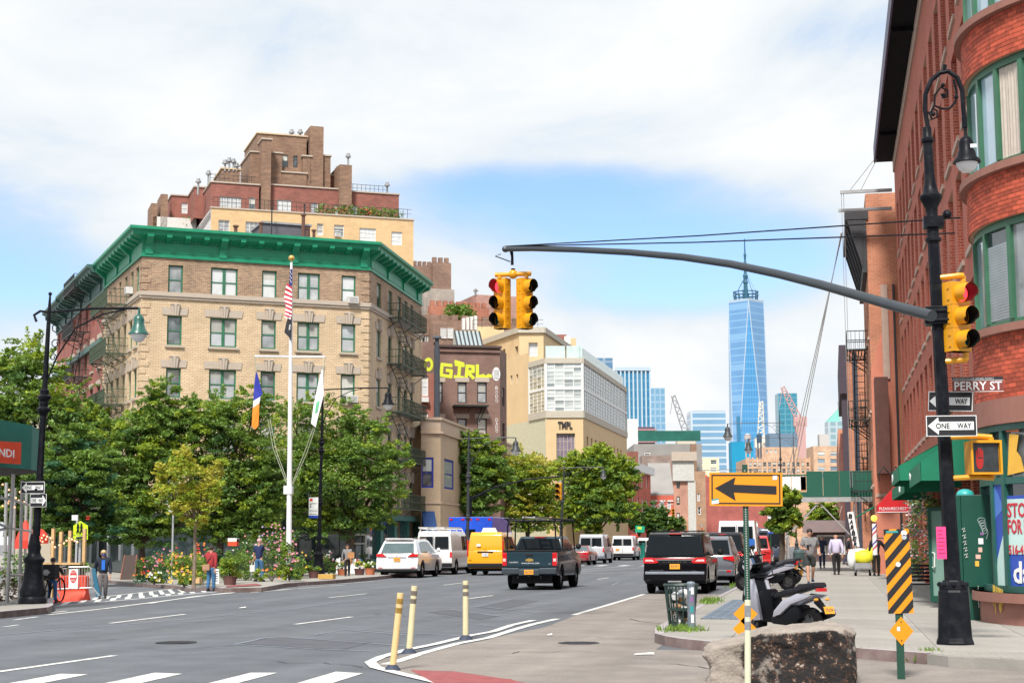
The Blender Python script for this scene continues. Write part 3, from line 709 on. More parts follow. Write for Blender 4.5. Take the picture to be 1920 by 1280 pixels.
b=MB();zw=Z(325,362,10);b.box(U(287,400,12),0,12,24,0,Z(330,408,12),_M['white_render']);bpart('rear_wing',b,r3,F3.M)
def blk(name,pl,pr,pt,pb,off,dep,m,capm=STONE,wn=()):
    """brick block standing behind the facade line by off metres; wn: windows in pixels (l, r, t, b, style)"""
    u0,u1=F3.u(pl,pt,off),F3.u(pr,pt,off);z1=F3.z((pl+pr)/2,pt,off);z0=F3.z((pl+pr)/2,pb,off)
    b=MB();Mx=F3.M @ T(u0,off,0);w=[]
    for a,c,t,bo,st in wn: w.append((F3.u(a,t,off)-u0,F3.u(c,t,off)-u0,F3.z(a,bo,off),F3.z(a,t,off),st))
    holes_wall(b,u1-u0,z0,z1,[q[:4] for q in w],m,.2)
    b.quad((0,0,z0),(0,dep,z0),(0,dep,z1),(0,0,z1),m);b.quad((u1-u0,0,z0),(u1-u0,0,z1),(u1-u0,dep,z1),(u1-u0,dep,z0),m)
    b.quad((0,0,z1),(u1-u0,0,z1),(u1-u0,dep,z1),(0,dep,z1),ROOF);b.quad((0,dep,z0),(u1-u0,dep,z0),(u1-u0,dep,z1),(0,dep,z1),m)
    o=bpart(name,b,r3,Mx)
    if capm:
        c=MB();c.box(-.12,u1-u0+.12,-.12,.2,z1+.003,z1+.16,capm);c.box(-.12,.2,.2,dep,z1+.003,z1+.16,capm);c.box(u1-u0-.2,u1-u0+.12,.2,dep,z1+.003,z1+.16,capm);link('coping',c.mesh('coping'),o)
    for q in w: window(r3,Mx,q[0],q[2],q[1]-q[0],q[3]-q[2],WHT if q[4] != 'dark' else BLKF,GLC if q[4] != 'dark' else GLK,q[4] if q[4] != 'dark' else 'plain',.08,.05)
    return o
blk('penthouse_wing',396,486,345,400,3,14,MRB,wn=[(412,453,368,392,(6,3)),(467,479,370,394,'sash')])
blk('penthouse_wing',508,645,352,410,3.4,14,MRB,wn=[(520,546,374,400,(4,3)),(583,596,380,402,'sash'),(627,640,384,406,'sash')])
blk('penthouse_wing',660,748,363,418,4,13,MRB,wn=[(659,670,386,402,'sash')])
blk('penthouse_wing',322,366,368,420,14,9,MRB,wn=[(340,352,380,400,'sash')])
blk('penthouse_wing',365,396,352,410,9,9,MRB)
blk('penthouse_tower',483,575,254,360,5,9,DKB,mat('tan_stone',(.55,.42,.26),.8),wn=[(528,540,290,313,'dark'),(550,558,292,314,'dark'),(511,522,346,351,'dark'),(561,574,347,352,'dark')])
blk('penthouse_tower',470,487,286,360,4.6,7,DKB);blk('buttress',492,509,262,400,2.6,3,DKB)
blk('buttress',509,529,288,360,4.3,1,DKB);blk('buttress',529,575,325,360,4.2,1,DKB)
blk('chimney',582,607,237,360,4.4,3.5,DKB,None);blk('chimney',568,584,294,360,4.4,4,DKB);blk('chimney',607,620,293,360,4.8,4,DKB)
blk('chimney',637,660,309,402,2.8,5,DKB,None);blk('chimney',617,637,330,360,6,5,MRB);blk('chimney',416,450,318,345,6,6,DKB,_M['tan_stone'])
blk('chimney',302,315,364,425,12,4,DKB,None);blk('chimney',284,295,381,425,12,4,DKB,None)
for px,t,bt in [(372,335,362),(391,320,345),(422,300,318),(430,296,318),(438,298,318),(444,306,318),(490,252,262),(547,243,254),(563,243,254),(653,288,309),(633,312,330),(640,312,330),(726,342,362)]:
    b=MB();u=F3.u(px,t,6);z1,z0=F3.z(px,t,6),F3.z(px,bt,6)
    b.lathe([(.12,z0-.2),(.12,z1-.5),(.32,z1-.45),(.32,z1-.25),(.2,z1-.2),(.2,z1)],GREYM,8,c=(u,6));bpart('flue',b,r3,F3.M)
def railing(root,Mf,u0,u1,z,h,y,m=IRON,step=.5):
    b=MB();b.box(u0,u1,y-.02,y+.02,z+h-.04,z+h,m);b.box(u0,u1,y-.015,y+.015,z+h*.5,z+h*.5+.03,m);x=u0
    while x <= u1+.01: b.box(x-.02,x+.02,y-.018,y+.018,z,z+h-.041,m);x += step
    bpart('railing',b,root,Mf)
railing(r3,F3.M,.2,L3-.2,zA+.15,1.1,.1);railing(r3,F3.M,U(400),U(486),F3.z(440,345,3)+.1,.9,3.2);railing(r3,F3.M,U(660),U(745),F3.z(700,363,4)+.1,.9,4.2)
LEAF={}
def leafmat(name,c,var=.35,tl=.25):
    m=mat(name,c,.55,var=.12,ns=.6,island=var);b=m.node_tree.nodes['Principled BSDF']
    b.inputs['Subsurface Weight'].default_value=0
    t=m.node_tree;tr=N(t,'ShaderNodeBsdfTranslucent');tr.inputs[0].default_value=(c[0]*1.5,c[1]*1.3,c[2]*.9,1);ms=N(t,'ShaderNodeMixShader');ms.inputs[0].default_value=tl+.1
    o=[n for n in t.nodes if n.type == 'OUTPUT_MATERIAL'][0];t.links.new(b.outputs[0],ms.inputs[1]);t.links.new(tr.outputs[0],ms.inputs[2]);t.links.new(ms.outputs[0],o.inputs[0]);return m
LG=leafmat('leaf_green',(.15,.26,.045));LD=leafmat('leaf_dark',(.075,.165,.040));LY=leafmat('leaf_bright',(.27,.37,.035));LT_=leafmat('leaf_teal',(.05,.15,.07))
LYY=leafmat('leaf_yellow',(.40,.40,.05));FLO={k: mat('petal_'+k,v,.6,island=.3) for k,v in dict(red=(.6,.04,.03),pink=(.62,.25,.33),orange=(.7,.22,.03),yellow=(.75,.5,.05),white=(.75,.75,.7),lilac=(.42,.34,.55)).items()}
def leaves(mb,c,r,n,s,m,flat=.0):
    rx,ry,rz=(r,r,r) if not isinstance(r,tuple) else r
    for _ in range(n):
        while True:
            x,y,z=RU(-1,1),RU(-1,1),RU(-1,1);d=x*x+y*y+z*z
            if d < 1 and random.random() < .35+.65*d: break
        p=V((c[0]+x*rx,c[1]+y*ry,c[2]+z*rz));a=V((random.gauss(0,1),random.gauss(0,1),random.gauss(0,.6))).normalized()
        b=a.cross(V((random.gauss(0,1),random.gauss(0,1),random.gauss(0,1)))).normalized();k=s*RU(.6,1.3)
        o=len(mb.v);mb.v += [p-a*k,p+b*k*.45,p+a*k,p-b*k*.45];mb.f.append([o,o+1,o+2,o+3]);mb.m.append(mb.mi(m))
for px,off,mm in [(610,.4,LG),(640,.3,FLO['orange']),(665,.3,LG),(690,.3,FLO['red']),(700,.3,FLO['yellow']),(725,.3,LG),(355,12,LG),(742,.3,LD)]:
    b=MB();leaves(b,(F3.u(px,395,off),off+.4,zA+.7),(1.0,.5,.7),90,.22,LG)
    if mm not in (LG,LD): leaves(b,(F3.u(px,395,off),off+.2,zA+.8),(.8,.4,.5),30,.14,mm)
    bpart('terrace_plant',b,r3,F3.M)

# generic simple building
def simple(name,label,px,depth,hd,L,top_px,mats,wrows=None,deep=14,wmat=WHT,glass=GLD,cat='building',base=0,sidel=True,roof=ROOF,style='sash',cap=None,group=None):
    """box building whose front-left corner stands on pixel column px at a depth; top_px=(px,py)"""
    r_=ray(px,900);P=CAMP+r_*(depth/(-(ROT.transposed() @ r_).z));fc=Fac(P,hd)
    if L < 0: L=fc.u(-L,900)
    zt_=fc.z(*top_px);rt=bld(name,P,label,cat,group);m=mats
    hs=[]
    if wrows:
        n,nr,ww,wh,z0,dz=wrows
        for i in range(n):
            for k in range(nr):
                u=(i+.5)*L/n-ww/2;z=z0+k*dz
                if z+wh < zt_-.3: hs.append((u,u+ww,z,z+wh))
    b=MB();holes_wall(b,L,base,zt_,hs,m,.2);bpart('wall',b,rt,fc.M)
    b=MB();b.quad((L,0,base),(L,0,zt_),(L,deep,zt_),(L,deep,base),m);b.quad((0,0,base),(0,deep,base),(0,deep,zt_),(0,0,zt_),m);b.quad((0,deep,base),(L,deep,base),(L,deep,zt_),(0,deep,zt_),m);bpart('side_wall',b,rt,fc.M)
    b=MB();b.box(0.05,L-.05,.05,deep-.05,zt_-.4,zt_-.3,roof);bpart('roof',b,rt,fc.M)
    for h in hs: window(rt,fc.M,h[0],h[2],h[1]-h[0],h[3]-h[2],wmat,glass,style,.1,.07)
    if cap: b=MB();b.box(-.15,L+.15,-.3,.3,zt_+.003,zt_+.45,cap);bpart('cornice',b,rt,fc.M)
    return rt,fc,L,zt_
# 4. castle topped brown block
CSB=mat_brick('umber_brick',(.27,.17,.125),(.21,.13,.095),(.25,.18,.15),dirt=.2,bw=.5,rh=.2)
r4,f4,L4,z4=simple('crenellated_apartment_block','brown brick apartment block with crenellated terraces behind the corner building',775,215,58,-852,(800,590),CSB,(5,12,2.2,2.3,3,3.5),20,WHT,GLC,style=(4,3))
def b4(name,pl,pr,pt,pb,off,dep,m,cren=0,capm=None):
    u0,u1,z1,z0=f4.u(pl,pt,off),f4.u(pr,pt,off),f4.z(pl,pt,off),f4.z(pl,pb,off)
    b=MB();b.box(u0,u1,off,off+dep,z0,z1,m)
    if cren:
        for i in range(cren): x=u0+(u1-u0)*i/cren;b.box(x,x+(u1-u0)/cren*.6,off-.02,off+.6,z1+.003,z1+.7,m)
    bpart(name,b,r4,f4.M)
CSR=mat_brick('terracotta_brick',(.42,.16,.10),(.36,.13,.08),(.36,.2,.15),dirt=.1,bw=.5,rh=.2)
b4('tower_block',776,812,498,660,6,10,CSB,4);b4('tower_block',812,846,491,560,5,9,CSB,3);b4('tower_block',795,852,540,600,4.4,8,mat_brick('grey_brick',(.36,.32,.28),(.3,.27,.24),(.38,.34,.3),bw=.5,rh=.2))
b4('terrace_wall',808,917,572,640,3,12,CSR,9);b4('terrace_wall',808,1000,598,700,-1,14,CSB,10);b4('terrace_wall',812,1000,606,720,-2,1,CSB)
b4('upper_block',892,975,552,620,8,14,mat_brick('pink_brick',(.42,.24,.2),(.36,.2,.17),(.5,.38,.32),bw=.5,rh=.2))
b4('antenna',891.5,894,541,556,8,.4,GREYM);b4('antenna',889,897,543,546,8,.4,GREYM)
for px in (848,862,875): b=MB();leaves(b,(f4.u(px,590,1),1,f4.z(px,588,1)),(1.3,1.,1.4),150,.4,LG);bpart('terrace_plant',b,r4,f4.M)
for k in range(4): b4('vent_fin',868+k*7.5,872+k*7.5,596-k*1.5,618,-4,.5,WHT)
for pl,t in ((826,615),(839,615),(826,648),(839,648)):
    for q in (0,):
        z0,z1=f4.z(pl,t+19,-2.1),f4.z(pl,t,-2.1);window(r4,f4.M,f4.u(pl,t,-2.1),z0,f4.u(pl+11,t,-2.1)-f4.u(pl,t,-2.1),z1-z0,WHT,GLC,(4,3),-2.15)

# 5. painted brown brick house
GRB=mat_brick('dusky_brick',(.24,.13,.10),(.17,.095,.075),(.26,.18,.15),dirt=.3)
r5,f5,L5,z5=simple('painted_brick_house','dark brown brick house with yellow graffiti letters under the parapet',812,122,66,-938,(880,652),GRB,None,14)
bpx=[(815,833,'x'),(842,863,'x'),(895,913,'x')]
kids=[o for o in r5.children if o.name.startswith('wall')]
for o in kids: bpy.data.objects.remove(o)
hs=[]
for a,c in ((816,830),(858,875),(895,913)):
    for t,bt in ((716,755),(784,824),(852,892),(920,960)): hs.append((f5.u(a),f5.u(c),f5.z(a,bt),f5.z(a,t)))
b=MB();holes_wall(b,L5,0,z5,hs,GRB,.2);bpart('wall',b,r5,f5.M)
for h in hs:
    window(r5,f5.M,h[0],h[2],h[1]-h[0],h[3]-h[2],BLKF,GLC,'sash',.12,.08)
    s=MB();s.box(h[0]-.2,h[1]+.2,-.04,.02,h[3]+.01,h[3]+.35,STONE);bpart('lintel',s,r5,f5.M)
b=MB();b.box(-.05,L5+.05,-.15,-.003,z5-.35,z5-.1,GRB);b.box(-.1,L5+.1,-.3,.3,z5+.003,z5+.18,mat('parapet_dark',(.09,.06,.055),.8));bpart('parapet',b,r5,f5.M)
b=MB();b.box(f5.u(848),f5.u(912),-1,0,f5.z(850,763),f5.z(850,760),IRON)
for k in range(3): b.tube([(f5.u(850+k*28),-.9,f5.z(850,763)),(f5.u(850+k*28),0,f5.z(850,772))],.03,IRON,4)
b.tube([(f5.u(903),-.6,f5.z(903,762)),(f5.u(889),-.6,f5.z(889,792))],.05,IRON,4);b.tube([(f5.u(909),-.6,f5.z(909,762)),(f5.u(895),-.6,f5.z(895,792))],.05,IRON,4)
bpart('fire_escape',b,r5,f5.M)
YEL=mat('graffiti_yellow',(.62,.68,.04),.7,var=.08);WPT=mat('graffiti_white',(.75,.75,.75),.7)
def blk_letters(strokes,Mf,root,m,th):
    b=MB()
    for n_,st in enumerate(strokes):
        for i in range(len(st)-1):
            p,q=V((st[i][0],st[i][1],0)),V((st[i+1][0],st[i+1][1],0));d=(q-p).normalized();n=V((-d.y,d.x,0))*th/2;p=p-d*th*.35;q=q+d*th*.35
            y=-.012-.002*((i+n_) % 5);b.add([(p.x-n.x,y,p.y-n.y),(q.x-n.x,y,q.y-n.y),(q.x+n.x,y,q.y+n.y),(p.x+n.x,y,p.y+n.y)],[(0,1,2,3)],m)
    return bpart('painted_lettering',b,root,Mf)
def ps(l): return [[(f5.u(x,y),f5.z(x,y)) for x,y in s] for s in l]
blk_letters(ps([[(846,685),(829,683),(827,703),(845,706),(846,695),(838,694)],[(855,683),(869,685)],[(862,684),(860,707)],[(853,706),(868,708)],[(854,678),(868,682)],[(874,708),(876,686),(887,687),(887,696),(876,697),(887,708)],[(895,685),(895,707),(906,704),(910,708),(916,704),(920,705)]]),f5.M,r5,YEL,.26)
def oval(cx,cy,rx,ry,n=14): return [(f5.u(cx+rx*cos(2*pi*i/n),cy),f5.z(cx,cy+ry*sin(2*pi*i/n))) for i in range(n)]
b=MB();ov=oval(930.5,701,7.5,13);b.add([(x,-.01,z) for x,z in ov],[tuple(range(len(ov)-1,-1,-1))],WPT);bpart('painted_sign',b,r5,f5.M)
for j,s in enumerate(('NO','WAR','NO','WALL')):
    me=text_mesh(s,mat('paint_black',(.03,.03,.03),.8),w=(f5.u(936)-f5.u(926)),h=.16);blink('lettering',me,r5,f5.M @ T(f5.u(926),-.016,f5.z(930,697+j*4.5)))
for c0,y0,ch in [(931,730,'B'),(931,738,'O'),(931,746,'D'),(931,754,'O'),(931,790,'D'),(931,797,'A'),(931,804,'D'),(931,811,'O')]:
    me=text_mesh(ch,WPT,h=.26,w=.2);blink('lettering',me,r5,f5.M @ T(f5.u(c0-2),-.012,f5.z(c0,y0)))
b=MB();sk0=f5.u(858,650,3);sk1=f5.u(905,650,3);b.prism([(3,z5-.2),(5,z5-.2),(5,z5+1.9),(4.4,z5+1.9),(3,z5+.5)],0,sk0,sk1,mat('skylight_grey',(.3,.36,.38),.3))
for k in range(7): x=sk0+(sk1-sk0)*k/6;b.prism([(2.95,z5+.5),(4.35,z5+1.95),(4.4,z5+1.88),(3,z5+.43)],0,x-.06,x+.06,BLKF)
bpart('skylight',b,r5,f5.M)
# side face along the avenue
fs5=Fac(f5.at(L5),-2.3);ls=fs5.u(950,800);b=MB();holes_wall(b,ls,0,z5,[(ls*.35,ls*.7,f5.z(938,y1),f5.z(938,y0)) for y0,y1 in ((723,758),(790,824),(857,890))],GRB,.2);bpart('side_wall',b,r5,fs5.M)
for y0,y1 in ((723,758),(790,824),(857,890)): window(r5,fs5.M,ls*.35,f5.z(938,y1),ls*.35,f5.z(938,y0)-f5.z(938,y1),BLKF,GLK,'sash',.1)
# red party house with the yellow O
r5b,f5b,L5b,z5b=simple('red_brick_house','narrow red brick house with a painted yellow ring beside the corner building',788,118,66,-815,(800,641),REDB,None,10)
kids=[o for o in r5b.children if o.name.startswith('wall')]
for o in kids: bpy.data.objects.remove(o)
hs=[(f5b.u(790),f5b.u(803),f5b.z(795,bt),f5b.z(795,t)) for t,bt in ((704,742),(772,787),(835,870))]
b=MB();holes_wall(b,L5b,0,z5b-2.4,hs,REDB,.2);b.quad((0,0,z5b-2.4),(L5b,0,z5b-2.4),(L5b,0,z5b),(0,0,z5b),GRB);bpart('wall',b,r5b,f5b.M)
for h in hs: window(r5b,f5b.M,h[0],h[2],h[1]-h[0],h[3]-h[2],WHT,GLC,'sash',.12,.08)
b=MB();b.box(f5b.u(789),f5b.u(802),-.4,.05,f5b.z(795,754),f5b.z(795,745),ACM);bpart('air_conditioner',b,r5b,f5b.M)
b=MB();n=16;cx,cz=f5b.u(803.5,683),f5b.z(803,683)
for i in range(n):
    a0,a1=2*pi*i/n,2*pi*(i+1)/n;b.add([(cx+.36*cos(a),-.012,cz+.52*sin(a)) for a in (a0,a1)]+[(cx+.16*cos(a),-.012,cz+.26*sin(a)) for a in (a1,a0)],[(3,2,1,0)],YEL)
bpart('painted_lettering',b,r5b,f5b.M)
b=MB();b.lathe([(.22,0),(.22,z5b-.5),(.16,z5b-.5),(.16,z5b+.2),(.36,z5b+.25),(.3,z5b+.4),(.0,z5b+.5)],mat('flue_dark',(.05,.06,.075),.5),10,c=(f5b.u(818,700),-.3));o=bpart('flue_pipe',b,r5b,f5b.M)
# 6. low tan building at the corner beyond
LTB=mat_brick('buff_brick',(.60,.45,.30),(.54,.40,.26),(.5,.38,.27),dirt=.12,dcol=(.3,.22,.16),var=.1)
LTS=mat('buff_stone',(.55,.42,.31),.8,var=.08,dirt=.2,dcol=(.3,.24,.2))
r6,f6,L6,z6=simple('low_corner_building','low buff brick corner building with a blue framed window and blue awning',789.5,106,66,-826,(800,787),LTB,None,30)
for o in [o for o in r6.children if o.name.startswith('wall') or o.name.startswith('side')]: bpy.data.objects.remove(o)
BLUE=mat('royal_blue',(.02,.04,.36),.5)
hs=[(f6.u(789.8),f6.u(813),f6.z(800,914),f6.z(800,857))]
b=MB();holes_wall(b,L6,2.5,f6.z(800,812),hs,LTB,.2);bpart('wall',b,r6,f6.M)
window(r6,f6.M,hs[0][0],hs[0][2],hs[0][1]-hs[0][0],hs[0][3]-hs[0][2],BLUE,GLC,'sash',.05,.12)
f6s=Fac(f6.at(L6),-2.3);L6s=f6s.u(960,850)
b=MB();hz=[]
for k in range(5): hz.append((1.2+k*L6s/5,1.2+k*L6s/5+L6s/9,f6.z(800,914),f6.z(800,857)))
holes_wall(b,L6s,2.5,f6.z(800,812),hz,LTB,.2);bpart('wall',b,r6,f6s.M)
for h in hz: window(r6,f6s.M,h[0],h[2],h[1]-h[0],h[3]-h[2],BLUE,GLC,'sash',.05,.12)
for fc,LL in ((f6,L6),(f6s,L6s)):
    b=MB();za=f6.z(800,812);b.box(0,LL,0,.3,za,z6,LTS);b.box(-.05,LL+.05,-.18,-.002,za-.02,za+.12,LTS);b.box(-.05,LL+.05,-.12,.35,z6+.003,z6+.18,LTS);b.box(0,LL,-.08,-.003,f6.z(800,944),f6.z(800,940),LTS);bpart('parapet',b,r6,fc.M)
    b=MB();b.box(0,LL,.02,.3,0,2.5,LTS);bpart('base_wall',b,r6,fc.M)
b=MB();b.prism([(-1.3,2.2),(0,3.7),(0,2.2)],0,f6.u(791),f6.u(815),mat('awning_blue',(.015,.06,.20),.7));bpart('awning',b,r6,f6.M)
# 7. tan and glass corner building (TMPL)
TMB=mat('tan_panel_brick',(.64,.47,.27),.85,var=.07,ns=.6,dirt=.08,dcol=(.4,.3,.2));TMG=mat('grey_tan_band',(.47,.43,.36),.8,var=.06)
TMW=mat('tan_wall_pale',(.52,.50,.36),.85,var=.1)
GB=mat_glass('glass_block',dark=(.2,.24,.25),light=(.55,.6,.6),bias=.3,rough=.15)
GBO=mat_glass('glass_gold',dark=(.13,.14,.1),light=(.4,.4,.3),bias=.4)
r_=ray(1024,900);P7=CAMP+r_*(150/(-(ROT.transposed() @ r_).z));f7=Fac(P7,78);L7=f7.u(1094,850)
r7=bld('glass_corner_building',P7,'tan corner building with a glazed upper storey and a white rimmed roof')
f7s=Fac(f7.at(L7),0.5);L7s=f7s.u(1175,800)
_g=Fac(P7,148);uW=abs(_g.u(948,800));f7w=Fac(P7-_g.d*uW,148);L7w=uW
zz=lambda y: f7.z(1030,y)
zg0,zg1,zr,zc0,zmid=zz(770),zz(681),zz(671),zz(783),zz(728)
for fc,LL,nm in ((f7,L7,0),(f7s,L7s,1),(f7w,L7w,2)):
    gl0=0 if nm < 2 else f7w.u(992,700)
    b=MB()
    if nm == 0: hs=[(L7*.28,L7*.78,zz(905),zz(812))]
    elif nm == 1: hs=[(2+k*2.6,3+k*2.6,zz(905),zz(815)) for k in range(int((LL-3)/2.6))]
    else: hs=[]
    holes_wall(b,LL,0,zc0,hs,TMB if nm < 2 else TMW,.5)
    if nm == 2:
        ws=[(f7w.u(a),f7w.u(a+4),f7w.z(a,bt),f7w.z(a,t)) for a,t,bt in ((957,704,720),(968,702,718))]
        ws=[w_ for w_ in ws if w_[1] < gl0]
        holes_wall(b,gl0,zc0,zr+1,ws,TMB,.3)
        for w_ in ws: window(r7,fc.M,w_[0],w_[2],w_[1]-w_[0],w_[3]-w_[2],TMG,GLC,'plain',.15,.05)
    bpart('wall',b,r7,fc.M)
    for h in hs:
        window(r7,fc.M,h[0],h[2],h[1]-h[0],h[3]-h[2],TMG,GLK if nm else mat_glass('glass_violet',dark=(.12,.08,.14),light=(.4,.35,.42),bias=.5),(5,6) if nm == 0 else 'plain',.25,.08)
    for za,zb_ in ((zc0,zg0),(zg1,zr)):
        b=MB();b.box(gl0,LL,-.12,.3,za,zb_,TMG);bpart('band_course',b,r7,fc.M)
    # glazed grid: every pane its own part
    W_=LL-gl0;nx=max(4,int(round(W_/1.15)));nz=6;g=MB();pm=MB();
    for (za,zb_) in ((zg0+.002,zmid-.12),(zmid+.12,zg1-.002)):
        dz=(zb_-za)/nz;dx=W_/nx
        q=MB();q.quad((.03,0,.03),(dx-.03,0,.03),(dx-.03,0,dz-.03),(.03,0,dz-.03),GB if nm != 2 else GBO)
        qm=q.mesh('pane')
        if nm < 2 and nx*nz > 150 and nm == 1:
            for i in range(nx):
                for k in range(nz): pm.add([(v.co.x+gl0+i*dx,.02,v.co.z+za+k*dz) for v in qm.vertices],[(0,1,2,3)],GB)
        else:
            for i in range(nx):
                for k in range(nz): blink('pane',qm,r7,fc.M @ T(gl0+i*dx,.02,za+k*dz))
        for i in range(nx+1): g.box(gl0+i*dx-.03,gl0+i*dx+.03,-.02,.05,za,zb_,WHT)
        for k in range(nz+1): g.box(gl0,LL,-.01,.04,za+k*dz-.025,za+k*dz+.025,WHT)
    if pm.v: tag(bpart('pane',pm,r7,fc.M),None,None,kind='stuff')
    g.box(gl0,LL,-.06,.06,zmid-.12,zmid+.12,WHT);g.box(gl0-.05,gl0+.15,-.08,.08,zg0,zg1,WHT);g.box(LL-.15,LL+.05,-.082,.078,zg0+.001,zg1-.001,WHT)
    bpart('glazing_bars',g,r7,fc.M)
    if nm < 2:
        b=MB();gr_=mat('balustrade_glass',(.5,.62,.6),.1);
        x=0
        while x < LL: b.box(x+.04,min(x+1.9,LL),.3,.33,zr,zr+1.2,gr_);x += 2
        bpart('balustrade',b,r7,fc.M)
me=text_mesh('TMPL',mat('letter_dark',(.03,.03,.035),.5),w=f7.u(1073)-f7.u(1046),h=zz(790)-zz(803.5),ext=.05,bold=.03);blink('lettering',me,r7,f7.M @ T(f7.u(1046),-.06,zz(803.5)))
b=MB();pts=[f7w.at(0),P7,f7.at(L7),f7s.at(L7s)];b.add([(p.x-P7.x,p.y-P7.y,zr-.02) for p in pts],[(0,1,2,3)],ROOF);part('roof',b,r7)
# setback storey behind
A8=CAMP+ray(975,900)*(168/(-(ROT.transposed() @ ray(975,900)).z));A8.z=0;d8=V((sin(R(148)),cos(R(148)),0));zt8=Fac(A8,78).z(980,624)
uw8=abs((Fac(A8,148).hit(862,640)-A8).dot(d8));f8=Fac(A8-d8*uw8,148);f8f=Fac(A8,78);L8f=f8f.u(1019,640);f8s=Fac(f8f.at(L8f),.5);L8=f8s.u(1076,650)
ww8=[(f8.u(a),f8.u(c),f8.z(a,bt),f8.z(a,t)) for a,c,t,bt in ((943,948,655,680),(966,972,650,678))];wf8=[(f8f.u(992),f8f.u(1009),f8f.z(1000,668),f8f.z(1000,642))];hs8=[(1.5+k*3,2.9+k*3,zt8-4.4,zt8-1.6) for k in range(int((L8-3)/3))]
for fc,LL,hh in ((f8,uw8,ww8),(f8f,L8f,wf8),(f8s,L8,hs8)):
    b=MB();holes_wall(b,LL,0,zt8,hh,TMB,.4);bpart('setback_wall',b,r7,fc.M)
    for h in hh: window(r7,fc.M,h[0],h[2],h[1]-h[0],h[3]-h[2],WHT if fc is f8f else TMG,GLC if fc is f8f else GLK,(3,3) if fc is f8f else 'plain',.3)
    b=MB();b.box(-.1,LL+.1,-.25,.2,zt8,zt8+.6,TMG);bpart('coping',b,r7,fc.M)
b=MB();pts=[f8.at(0),A8,f8f.at(L8f),f8s.at(L8)];b.add([(p.x-P7.x,p.y-P7.y,zt8-.03) for p in pts],[(0,1,2,3)],ROOF);part('roof',b,r7)
railing(r7,f8f.M,-5,L8f,zt8+.5,1.0,.5,IRON,1)
f9=Fac(P7+V((-8,34,0)),78)
def b9(pl,pr,pt,m,off=0,dep=12,name='upper_block'):
    b=MB();b.box(f9.u(pl,pt,off),f9.u(pr,pt,off),off,off+dep,5,f9.z((pl+pr)/2,pt,off),m);bpart(name,b,r7,f9.M)
b9(852,900,620,TMB,-6);b9(895,945,612,TMB,0);b9(1035,1080,634,TMB,4,14);b9(1038,1062,627,MRB,3,5);b9(1058,1070,630,ACM,2,3)
# 8. red brick corner building on the right
XF=3.2;FY=72.0;TC=V((6.25,31.3,0));TR=3.5
def cyl(px,py,rad=TR):
    r=ray(px,py);a=r.x**2+r.y**2;b=-2*(r.x*TC.x+r.y*TC.y);c=TC.x**2+TC.y**2-rad**2;dd=b*b-4*a*c
    t=(-b-math.sqrt(max(0,dd)))/(2*a);p=CAMP+r*t;return p,math.degrees(math.atan2(p.y-TC.y,p.x-TC.x)) % 360
S0=cyl(1889,2)[0].z;W1t=cyl(1915,92)[0].z;S1=cyl(1915,294)[0].z;W2t=cyl(1915,399)[0].z;S2=cyl(1915,603)[0].z;BT=cyl(1915,741)[0].z;BB=cyl(1915,790)[0].z;WB=cyl(1915,1108)[0].z;ST=cyl(1915,1112)[0].z;SB=cyl(1915,1130)[0].z
TCH=18.6
RB=mat_brick('orange_red_brick',(.46,.095,.055),(.36,.065,.042),(.48,.25,.18),dirt=.1,dcol=(.3,.08,.05),bw=.21,rh=.075,ms=.009,var=.12)
RBK=mat('brick_red',(.42,.075,.038),.8,var=.2,ns=14,rnd=.34,island=0,bump=.2,bs=80)
RBS=mat('brick_red_far',(.42,.075,.038),.8,var=.2,ns=14,island=.34)
MORT=mat('mortar_pale',(.50,.30,.20),.9)
BST=mat('brownstone',(.29,.13,.10),.8,var=.12,ns=3,bump=.2,dirt=.35,dcol=(.22,.13,.1),ds=3)
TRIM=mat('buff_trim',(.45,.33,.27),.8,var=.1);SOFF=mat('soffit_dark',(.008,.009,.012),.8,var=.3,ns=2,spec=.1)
r8=bld('corner_brick_building',(XF,40),'orange red brick corner building with rounded green windowed corner bay')
FA=Fac((XF,FY),180);LA=FY-33.2
b=MB();hs=[];fl=[(S2-.35,W2t-S2),(S1-.35,W1t-S1)];dzf=S1-S2
flr=[S2-.2+dzf*k for k in range(5)]
flr=[z for z in flr if z+1.9 < TCH-.6]
cols=[1.4+k*2.6 for k in range(14)]
for u in cols:
    for z in flr: hs.append((u,u+1.6,z-.15,z+2.1))
hs=[h for h in hs if h[1] < LA-.3]
holes_wall(b,LA,BT,TCH-.55,hs,RB,.42,rev=RB);bpart('wall',b,r8,FA.M)
b=MB();b.box(0,LA,-.03,.4,BB,BT-.003,BST);b.box(0,LA,-.06,.4,TCH-.55,TCH,TRIM);bpart('band_course',b,r8,FA.M)
for h in hs:
    window(r8,FA.M,h[0],h[2],1.6,2.25,BLKF,GLK,'sash',.38,.08)
    s=MB();s.box(h[0]-.05,h[1]+.05,-.06,.38,h[2]-.13,h[2]-.003,TRIM);bpart('sill',s,r8,FA.M)
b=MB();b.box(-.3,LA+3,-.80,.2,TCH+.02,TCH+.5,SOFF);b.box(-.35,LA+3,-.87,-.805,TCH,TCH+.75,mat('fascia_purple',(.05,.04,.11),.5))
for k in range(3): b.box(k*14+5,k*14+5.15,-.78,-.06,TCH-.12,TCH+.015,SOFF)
bpart('eave',b,r8,FA.M)
b=MB();b.quad((0,0,0),(0,12,0),(0,12,TCH),(0,0,TCH),RB);bpart('end_wall',b,r8,FA.M)
b=MB();b.box(0,LA+2,.2,12,TCH-.3,TCH-.05,ROOF);bpart('roof',b,r8,FA.M)
